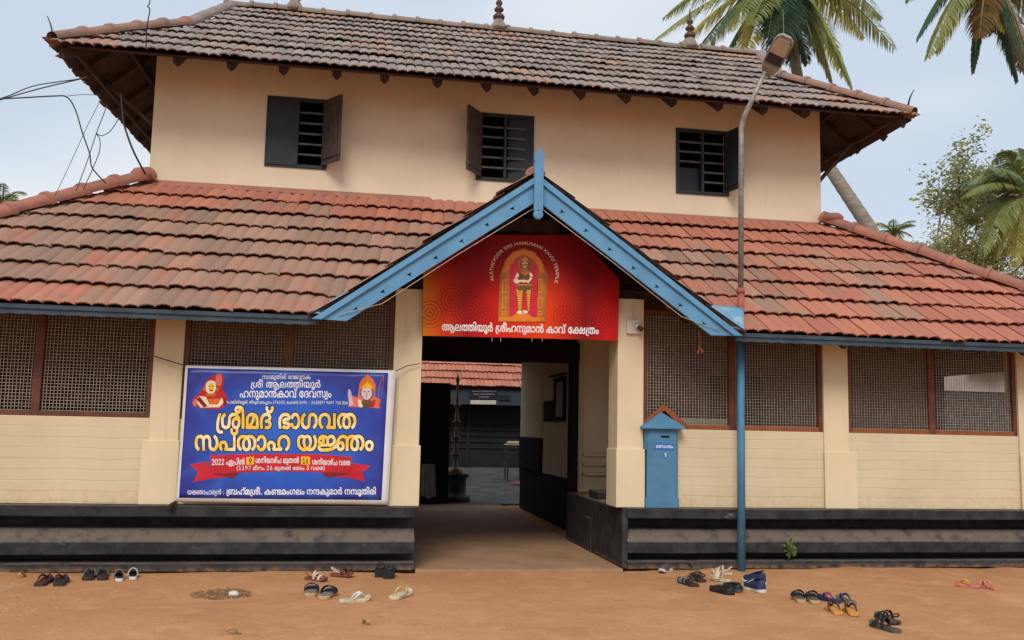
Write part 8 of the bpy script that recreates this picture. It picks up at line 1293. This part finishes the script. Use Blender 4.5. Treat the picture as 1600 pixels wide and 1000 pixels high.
shoe('loafer', (1163, 924), (1127, 912), 'olive', 'black', 'black slip on shoe half hidden behind the nearer black one', 'loafer', 'shoe', Lf=.31)
shoe('sneaker', (1199, 925), (1158, 914), 'white', 'blue', 'navy blue canvas sneaker with white sole, nearer one of the pair by the blue post', SN, 'sneaker', 'white', Lf=.32)
shoe('sneaker', (1196, 915), (1160, 908), 'white', 'navy', 'navy blue canvas sneaker behind the nearer one by the blue post', SN, 'sneaker', 'navy', Lf=.30)
shoe('slide', (1256, 944), (1241, 928), 'tan', 'black', 'dark grey slipper with tan sole, left one of the pair by the orange flip flops', SL, 'slipper', 'grey', Lf=.31)
shoe('slide', (1277, 947), (1264, 931), 'tan', 'black', 'dark grey slipper with tan sole, right one of the pair by the orange flip flops', SL, 'slipper', 'grey', Lf=.31)
shoe('flip', (1307, 940), (1285, 936), 'navy', 'magenta', 'navy flip flop with a magenta strap behind the orange pair', FL, 'flip flop', 'navy')
shoe('flip', (1335, 943), (1308, 935), 'midgrey', 'navy', 'grey flip flop with a wide navy strap behind the orange pair', FL, 'flip flop', 'grey')
shoe('flip', (1315, 963), (1291, 947), 'orange', 'maroon', 'orange flip flop with a dark red strap, left one of the orange pair', FL, 'flip flop', 'orange', Lf=.32)
shoe('flip', (1340, 965), (1319, 947), 'orange', 'maroon', 'orange flip flop with a dark red strap, right one of the orange pair', FL, 'flip flop', 'orange', Lf=.32)
shoe('sandal', (1404, 984), (1361, 972), 'olive', 'black', 'black strappy sandal nearest the viewer at the right', SA, 'sandal', 'maroon', Lf=.33)
shoe('sandal', (1403, 972), (1370, 960), 'olive', 'black', 'black strappy sandal behind the nearest one at the right', SA, 'sandal', 'maroon', Lf=.33)
shoe('flip', (1528, 917), (1497, 914), 'pink', 'orange', 'pink flip flop, left one of the pair lying far right', FL, 'flip flop', 'pink')
shoe('flip', (1559, 921), (1530, 915), 'pink', 'pink', 'pink flip flop, right one of the pair lying far right', FL, 'flip flop', 'pink')

# ------------------------------------------------------------------ litter
def lump(p, r, seed, flat=.5):
    bm_ = bmesh.new(); bmesh.ops.create_icosphere(bm_, subdivisions=2, radius=r)
    for v in bm_.verts: v.co *= 1+.35*noise.noise(v.co*(1.4/r)+Vector((seed, 0, 0))); v.co.z *= flat
    mb = MB(); mb.add([Vector(p)+v.co for v in bm_.verts], [[q.index for q in f.verts] for f in bm_.faces], smooth=True); bm_.free(); return mb
p = gnd(365, 928); tag(lump((p.x, p.y, gz(p.x, p.y)+.02), .055, 3).build('white_stone', mat('white_stone_face', (.66, .60, .54), None, 12, rough=.8)), 'small white stone lying in the patch of dry litter', 'stone')
for u, v, l_ in ((571, 974, 'curled pale dry leaf lying nearest the viewer in front of the passage'), (366, 986, 'small yellow dry leaf at the bottom edge near the litter patch'), (35, 901, 'pale dry leaf beside the leftmost flip flop')):
    p = gnd(u, v); z = gz(p.x, p.y)+.012; mb = MB(); a = random.uniform(0, 3); vs = []
    for k in range(9):
        q = k/8; w = .028*math.sin(math.pi*q)**.7; x = (q-.5)*.12; zz = .022*math.sin(q*5)+.006
        for s in (-1, 0, 1): vs.append((p.x+math.cos(a)*x-math.sin(a)*s*w, p.y+math.sin(a)*x+math.cos(a)*s*w, z+zz+abs(s)*.012))
    mb.add(vs, [(3*k+i, 3*k+i+1, 3*k+4+i, 3*k+3+i) for k in range(8) for i in (0, 1)], smooth=True)
    o = mb.build('dry_leaf', mat('dry_leaf_face', (.50, .36, .15), (.36, .24, .09), 30)); o.modifiers.new('s', 'SOLIDIFY').thickness = .002; tag(o, l_, 'leaf', 'dry leaves')
rn = random.Random(12); mb = MB()
c_ = gnd(345, 926)
for k in range(300):
    a, rr = rn.uniform(0, 6.28), rn.uniform(0, 1)**.6; x, y = c_.x+.30*rr*math.cos(a), c_.y+.24*rr*math.sin(a); z = gz(x, y); b_ = rn.uniform(0, 3.14); l = rn.uniform(.01, .035)
    mb.bar((x-math.cos(b_)*l, y-math.sin(b_)*l, z+.003), (x+math.cos(b_)*l, y+math.sin(b_)*l, z+rn.uniform(.004, .02)), rn.uniform(.003, .008), .003)
o = mb.build('dry_litter', mat('brown_litter', (.27, .16, .085), (.17, .095, .05), 30), fix=False); o['kind'] = 'stuff'; o['label'] = 'patch of dry brown twigs and leaf bits on the dirt'; o['category'] = 'litter'
mb = MB()
for k in range(900):
    if k < 420: c0 = gnd(rn.uniform(-10, 60), rn.uniform(905, 960)); x, y = c0.x+rn.gauss(0, .2), c0.y+rn.gauss(0, .12)
    else: x, y = rn.uniform(-6, 8), rn.uniform(-4.6, -.15)
    r_ = rn.uniform(.004, .011)*(1.5 if rn.random() < .06 else 1); z = gz(x, y)
    mb.add([(x+r_, y, z), (x-r_*.6, y+r_*.8, z), (x-r_*.6, y-r_*.8, z), (x, y, z+r_*.9)], [(0, 1, 3), (1, 2, 3), (2, 0, 3)], smooth=True)
o = mb.build('gravel', mat('grit', (.36, .25, .17), (.20, .15, .11), 40)); o['kind'] = 'stuff'; o['label'] = 'loose grit and small pebbles scattered on the dirt'; o['category'] = 'gravel'

# ------------------------------------------------------------------ plants
def leafmat(name, c1, c2, tr=.35, scale=3):
    m, t, b = newmat(name); b.inputs['Roughness'].default_value = .5; b.inputs['Specular IOR Level'].default_value = .3
    col = mixc(t, ramp(t, noi(t, scale, 4), .3, .7), c1, c2); t.links.new(col, b.inputs['Base Color'])
    tn = N(t, 'ShaderNodeBsdfTranslucent'); t.links.new(col, tn.inputs[0]); ms = N(t, 'ShaderNodeMixShader'); ms.inputs[0].default_value = tr
    t.links.new(b.outputs[0], ms.inputs[1]); t.links.new(tn.outputs[0], ms.inputs[2]); t.links.new(ms.outputs[0], t.nodes['Material Output'].inputs[0]); return m
FG = leafmat('palm_green', (.37, .40, .14), (.22, .28, .105), .45); FY = leafmat('palm_yellow_green', (.60, .56, .17), (.42, .43, .13), .45); FD = leafmat('palm_dark_green', (.085, .145, .085), (.05, .10, .065), .3); FB = leafmat('palm_brown', (.26, .15, .055), (.17, .11, .05), .3)
FLT = leafmat('palm_pale_green', (.30, .37, .19), (.20, .28, .13), .45)
TRUNK = mat('palm_trunk_bark', (.26, .225, .185), (.17, .145, .12), 3, rough=.9, bmp=.7, bs=9, bd=.03, sc=(1, 1, 6), c3=(.12, .10, .085), s3=9)
BARK = mat('grey_bark', (.20, .17, .14), (.12, .10, .08), 6, rough=.9, bmp=.5)
RACH = mat('frond_stalk', (.20, .20, .08), (.14, .13, .06), 4)
def frond(parent, c, tip, sag, m, ll=1.0, nl=78, seed=0, droop=.75, wid=.062):
    rn = random.Random(seed); c, tip = Vector(c), Vector(tip); ctl = (c+tip)/2+Vector((0, 0, sag))
    P_ = lambda q: c*(1-q)**2+ctl*2*q*(1-q)+tip*q*q
    T_ = lambda q: ((ctl-c)*(1-q)+(tip-ctl)*q).normalized()
    mb = MB(); rmb = MB(); rmb.tube([P_(k/14) for k in range(15)], .045, 6, .008)
    roll = rn.uniform(-.5, .5)
    for k in range(nl):
        q = .10+.89*(k+.5)/nl; p = P_(q); tv = T_(q); side = tv.cross(Vector((0, 0, 1)))
        side = side.normalized() if side.length > .05 else Vector((1, 0, 0)); up = side.cross(tv)
        L_ = ll*(math.sin(math.pi*min(1, (.18+q*.80)))**.7)*rn.uniform(.82, 1.1)
        for s in (-1, 1):
            if rn.random() < .04: continue
            d = (side*s*math.cos(roll*s)+up*.25*math.sin(roll)+tv*rn.uniform(.55, .85)+Vector((0, 0, -droop*.25))).normalized()
            pts = [p]; dd = d; st = L_/3
            for j in range(3):
                pts.append(pts[-1]+dd*st); dd = (dd+Vector((0, 0, -droop*rn.uniform(.45, .75)))).normalized()
            w = wid*rn.uniform(.8, 1.2); wv = dd.cross(d); wv = (wv if wv.length > .03 else tv.cross(d)).normalized()
            wv = (wv+tv*rn.uniform(.5, 1.3)*s*s).normalized()
            ww = [w*.6, w, w*.75, 0]
            vs = []
            for pp, w_ in zip(pts, ww): vs += [pp+wv*w_*.5, pp-wv*w_*.5]
            mb.add(vs[:-1], [(0, 1, 3, 2), (2, 3, 5, 4), (4, 5, 6)])
    f = mb.build('frond', m, parent, fix=False); rmb.build('stalk', RACH, f); return f
def palm(name, label, c, fronds, trunk, tr, group='coconut palms behind the gatehouse'):
    o = thing(name, label, 'palm tree', tuple(trunk[0]), 0, group)
    mb = MB(); pts = [Vector(p) for p in trunk]; fine = []
    for a, b in zip(pts, pts[1:]):
        for k in range(14): fine.append(a.lerp(b, k/14))
    fine.append(pts[-1]); mb.tube(fine, [tr*(1.25-.45*k/len(fine))*(1+.05*(k % 2)) for k in range(len(fine))], 14); mb.build('trunk', TRUNK, o)
    for i, f in enumerate(fronds): frond(o, c, *f[:3], seed=hash_(label)+i, **(f[3] if len(f) > 3 else {}))
    return o
def hash_(s): return sum(ord(x)*(i+3) for i, x in enumerate(s)) % 9973
Y1 = 16; c1 = at(1222, -30, Y1)
def tp(u, v, dy, Y=Y1): return at(u, v, Y+dy)
FR1 = [(tp(1022, 64, -.5), .9, FG), (tp(1035, 30, 1.5), 1.2, FG), (tp(1055, 78, 1), .9, FY), (tp(1085, 88, -1.2), .9, FD), (tp(1110, 70, 1.5), 1.1, FG), (tp(1130, 95, 0), .8, FD),
       (tp(1157, 98, -2.), .9, FY, dict(ll=1.1)), (tp(1163, 90, -1.4), .9, FY), (tp(1195, 95, .6), .5, FD), (tp(1215, 105, -1), .5, FD), (tp(1245, 110, 1.2), .5, FD), (tp(1232, 90, 2.), .4, FD), (tp(1200, 60, -2.5), .8, FD, dict(wid=.08, ll=1.2)), (tp(1225, 75, -3), .8, FD, dict(wid=.08, ll=1.2)), (tp(1250, 62, -2.5), .9, FD, dict(wid=.08, ll=1.2)), (tp(1275, 82, -2.8), .9, FD, dict(wid=.08, ll=1.2)), (tp(1238, 100, -2), .7, FD, dict(wid=.08, ll=1.2)), (tp(1290, 70, -2), 1.1, FG, dict(wid=.07)), (tp(1140, 50, -2.6), .9, FG, dict(wid=.06)), (tp(1172, 40, -3), .6, FG), (tp(1262, 100, .3), .6, FD),
       (tp(1300, 130, -.4), 1.2, FG), (tp(1332, 138, -1), 1.7, FG, dict(ll=1.25)), (tp(1318, 120, .8), 1.5, FY), (tp(1352, 60, 1.5), 1.2, FY), (tp(1398, 78, 0), 1.5, FG, dict(ll=1.2)), (tp(1380, 30, 1), 1.4, FG), (tp(1370, -40, -1), 1.3, FG), (tp(1080, -60, 1), 1.4, FG), (tp(1180, -120, 1), .5, FG), (tp(1290, -130, 1), .5, FG)]
palm('coconut_palm', 'coconut palm with drooping yellow green fronds and a leaning grey trunk behind the upper roof', c1, FR1, [at(1395, 420, 12.6), at(1358, 355, 13.2), at(1296, 262, 14), at(1248, 130, 15.2), c1+Vector((0, 0, -.1))], .175)
Y2_ = 12.5; c2 = at(1545, -48, Y2_)
FR2 = [(tp(1448, 92, -.5, Y2_), 1.2, FG), (tp(1432, 62, .8, Y2_), 1.4, FD), (tp(1462, 84, 1.2, Y2_), 1.1, FY), (tp(1520, 116, 0, Y2_), .5, FD, dict(ll=.55)), (tp(1530, 60, -.8, Y2_), .4, FB), (tp(1552, 52, .8, Y2_), .3, FB), (tp(1572, 50, -.4, Y2_), .3, FY), (tp(1545, 45, 1.4, Y2_), .3, FY),
       (tp(1590, 128, -.3, Y2_), .8, FD), (tp(1600, 110, .8, Y2_), .8, FB), (tp(1612, 120, -.9, Y2_), .9, FD), (tp(1650, 70, 0, Y2_), 1.2, FG), (tp(1660, 10, 1, Y2_), 1.2, FG), (tp(1415, 0, 1, Y2_), 1.3, FG), (tp(1480, -120, 0, Y2_), .6, FG), (tp(1620, -130, 1, Y2_), .6, FG)]
palm('coconut_palm', 'coconut palm whose frond tips and brown sheaths hang into the upper right corner', c2, FR2, [(22, 13.5, 0), (21, 13, 7), tuple(c2)], .25)
Y3 = 20; c3 = at(1602, 312, Y3)
FR3 = [(tp(1567, 236, 0, Y3), .8, FG), (tp(1590, 232, 1, Y3), .6, FLT), (tp(1545, 262, -1, Y3), .8, FLT), (tp(1512, 288, .5, Y3), 1.3, FLT), (tp(1508, 306, -1, Y3), 1.1, FG), (tp(1530, 332, .6, Y3), .7, FG), (tp(1535, 398, -1, Y3), 1.5, FG, dict(ll=1.2)), (tp(1556, 405, .2, Y3), 1.2, FY), (tp(1585, 418, -.6, Y3), 1.1, FY), (tp(1605, 425, .5, Y3), .9, FG), (tp(1630, 420, 0, Y3), 1, FG), (tp(1650, 240, 0, Y3), .8, FG), (tp(1700, 300, 0, Y3), 1.3, FG), (tp(1690, 380, 1, Y3), 1.3, FG)]
palm('coconut_palm', 'coconut palm with feathery fronds at the right edge above the lower roof', c3, FR3, [(27, 20.5, 0), (25.5, 20.2, 5), tuple(c3)], .22)
for (u, v, Y, lab) in ((1396, 366, 32, 'small distant palm crown showing above the right hip of the lower roof'), (4, 318, 30, 'small distant palm crown at the left edge above the lower roof')):
    c = at(u, v, Y); fr_ = []
    rn = random.Random(int(u))
    for k in range(14):
        a = 2*math.pi*k/14+rn.uniform(-.2, .2); e = rn.uniform(-.3, .9); fr_.append((c+Vector((math.cos(a)*1.1, math.sin(a)*1.1, e-.1)), .45, [FLT, FG, FD][k % 3], dict(ll=.42, nl=30, wid=.04)))
    palm('coconut_palm', lab, c, fr_, [(c.x, c.y, 0), tuple(c)], .15)

def tree(name, label, base, top, spread, leaf, nleaf, lsz, depth, seed, cat='tree', group='trees behind the right side of the gatehouse', trunk_r=.14, up=.5):
    rn = random.Random(seed); base, top = Vector(base), Vector(top); o = thing(name, label, cat, tuple(base), 0, group); mb = MB(); tips = []
    def br(p, d, l, r, k):
        pts = [p]; dd = d.normalized()
        for _ in range(4):
            dd = (dd+Vector((rn.gauss(0, .16), rn.gauss(0, .16), rn.gauss(.04, .1)))).normalized(); pts.append(pts[-1]+dd*l/4)
        mb.tube(pts, r, 6, r*.6)
        if k == 0: tips.extend(pts[2:]); return
        tips.extend(pts[3:] if k == 1 else [])
        for _ in range(rn.choice((2, 3, 3))):
            q = rn.uniform(.45, 1); pp = pts[min(4, int(q*4+.5))]
            nd_ = (dd*rn.uniform(.5, .9)+Vector((rn.gauss(0, .65), rn.gauss(0, .65), rn.gauss(up*.4, .35)))); br(pp, nd_, l*rn.uniform(.55, .78), r*.58, k-1)
    hgt = (top-base).length; hgt = min(hgt, 99); br(base, top-base, hgt*.5, trunk_r, 0); tips.clear()
    st = base.lerp(top, .45)
    for _ in range(5): br(st+Vector((0, 0, rn.uniform(-.1, .15)*hgt)), Vector((rn.gauss(0, spread), rn.gauss(0, spread), rn.uniform(.5, 1))), hgt*.28, trunk_r*.5, depth)
    mb.build('trunk', BARK, o)
    lb = [MB() for _ in leaf]
    for i in range(nleaf):
        p = rn.choice(tips); q = p+Vector((rn.gauss(0, .20), rn.gauss(0, .20), rn.gauss(0, .18)))
        a = Vector((rn.gauss(0, 1), rn.gauss(0, 1), rn.gauss(-.2, .6))).normalized(); s = a.cross(Vector((rn.gauss(0, 1), rn.gauss(0, 1), 1))).normalized(); l = lsz*rn.uniform(.6, 1.3)
        lb[rn.randrange(len(leaf))].add([q, q+a*l*.5+s*l*.26, q+a*l, q+a*l*.5-s*l*.26], [(0, 1, 2, 3)])
    for m_, b_ in zip(leaf, lb):
        if b_.v: b_.build('crown', m_, o, fix=False)
    return o
LG1 = leafmat('tree_leaf_green', (.27, .35, .13), (.17, .24, .09), .5); LG2 = leafmat('tree_leaf_yellow', (.55, .48, .15), (.38, .36, .12), .5); LG3 = leafmat('tree_leaf_pale', (.48, .47, .31), (.34, .36, .22), .5)
b0 = at(1525, 520, 24)
tree('sparse_tree', 'thin open crowned tree with fine twigs standing left of the right edge palm', (b0.x, 24, 0), at(1505, 268, 24), .62, [LG1, LG3, LG2, LG1], 7500, .20, 3, 5)
for u, v, Y, h, sd, lv, lab in ((1490, 396, 22, 3.0, 8, [LG2, LG1], 'yellow green bush showing just above the hip of the lower roof'), (1542, 384, 23, 3.4, 14, [LG2, LG2, LG1], 'wide yellowish bush below the thin tree'), (1594, 384, 22, 3.2, 21, [LG2, LG3], 'pale bushy tree below the right edge palm'), (1512, 352, 25, 3.2, 33, [LG1, LG1, LG3], 'rounded green bush filling the foot of the thin tree')):
    p = at(u, v-26, Y); tree('bush', lab, (p.x, Y, 0), (p.x, Y, p.z+.7), .85, lv, 5000, .16, 2, sd, 'bush', up=.1)
# weed growing out of the plinth
p = at(1230, 872, -.11); wd = thing('weed', 'small leafy weed growing from the right plinth beside the blue post', 'plant', (p.x, -.15, p.z-.02)); rn = random.Random(3)
mb = MB(); lm_ = MB()
for k in range(7):
    e = Vector((p.x+rn.uniform(-.07, .07), -.17+rn.uniform(-.06, .03), p.z+rn.uniform(.10, .30))); s0 = Vector((p.x+.01, -.115, p.z-.03)); mb.tube([s0, s0.lerp(e, .5)+Vector((0, -.03, .02)), e], .004, 5)
    for j in range(6):
        q = s0.lerp(e, .35+.13*j)+Vector((rn.uniform(-.01, .01), -.02, 0)); a = Vector((rn.gauss(0, 1), rn.gauss(-.4, .6), rn.uniform(-.1, .7))).normalized(); s = a.cross(Vector((0, -1, .4))).normalized(); l = rn.uniform(.04, .07)
        lm_.add([q, q+a*l*.5+s*l*.28, q+a*l, q+a*l*.5-s*l*.28], [(0, 1, 2, 3)])
mb.build('stem', RACH, wd); lm_.build('leaves', leafmat('weed_leaf', (.10, .17, .035), (.16, .19, .05), .3, 20), wd)

# ------------------------------------------------------------------ wires
def cable(pts, r, label, Y=1.7, group='overhead wires at the left eave', m=WIREBLK):
    P_ = [Vector(at(p[0], p[1], p[2] if len(p) > 2 else Y)) for p in pts]; mb = MB(); fine = []
    n = len(P_)
    for i in range(n-1):
        a, b, c, d = P_[max(i-1, 0)], P_[i], P_[i+1], P_[min(i+2, n-1)]
        for k in range(6):
            t = k/6; fine.append(.5*((2*b)+(c-a)*t+(2*a-5*b+4*c-d)*t*t+(3*b-a-3*c+d)*t**3))
    fine.append(P_[-1]); mb.tube(fine, r, 6); tag(mb.build('cable', m), label, 'cable', group)
cable([(-30, 165), (0, 156), (60, 139), (119, 125), (136, 121)], .008, 'black service cable rising from the left edge to the eave tip, lower strand')
cable([(-30, 163), (10, 151), (50, 135), (90, 128), (119, 124), (136, 120)], .007, 'black service cable rising from the left edge to the eave tip, upper strand')
cable([(-20, 155), (30, 153), (85, 150), (105, 152), (118, 172), (128, 205), (140, 240), (144, 262), (165, 286, 1.2)], .009, 'black cable running in flat and then sagging down to the hip of the lower roof')
cable([(105, 150), (125, 148), (148, 148), (156, 148)], .004, 'short thin wire between the flat cable and the eave', 1.8)
cable([(158, 155), (135, 200), (110, 255), (86, 306, 1.2)], .004, 'thin straight wire dropping furthest left to the lower hip')
cable([(168, 163), (150, 210), (137, 250), (119, 298, 1.2)], .006, 'black wire dropping to the lower hip with a loop tied midway')
cable([(187, 183), (172, 205), (158, 212), (150, 208), (156, 218), (155, 238), (142, 270), (130, 296, 1.2)], .006, 'looped black wire curling under the eave before dropping to the lower hip')
cable([(189, 146, 2.2), (191, 170, 2.2), (194, 195, 2.2), (208, 235, 2.2), (227, 272, 2.4)], .014, 'thick dark cable bowing from the eave soffit to the corner of the upper wall')
cable([(238, -30, 1.6), (234, 3, 1.6), (231, 10, 1.6), (234, 16, 1.6), (230, 40, 1.6), (228, 76, 1.7)], .008, 'twisted wire hanging in front of the upper left roof corner', 1.6)
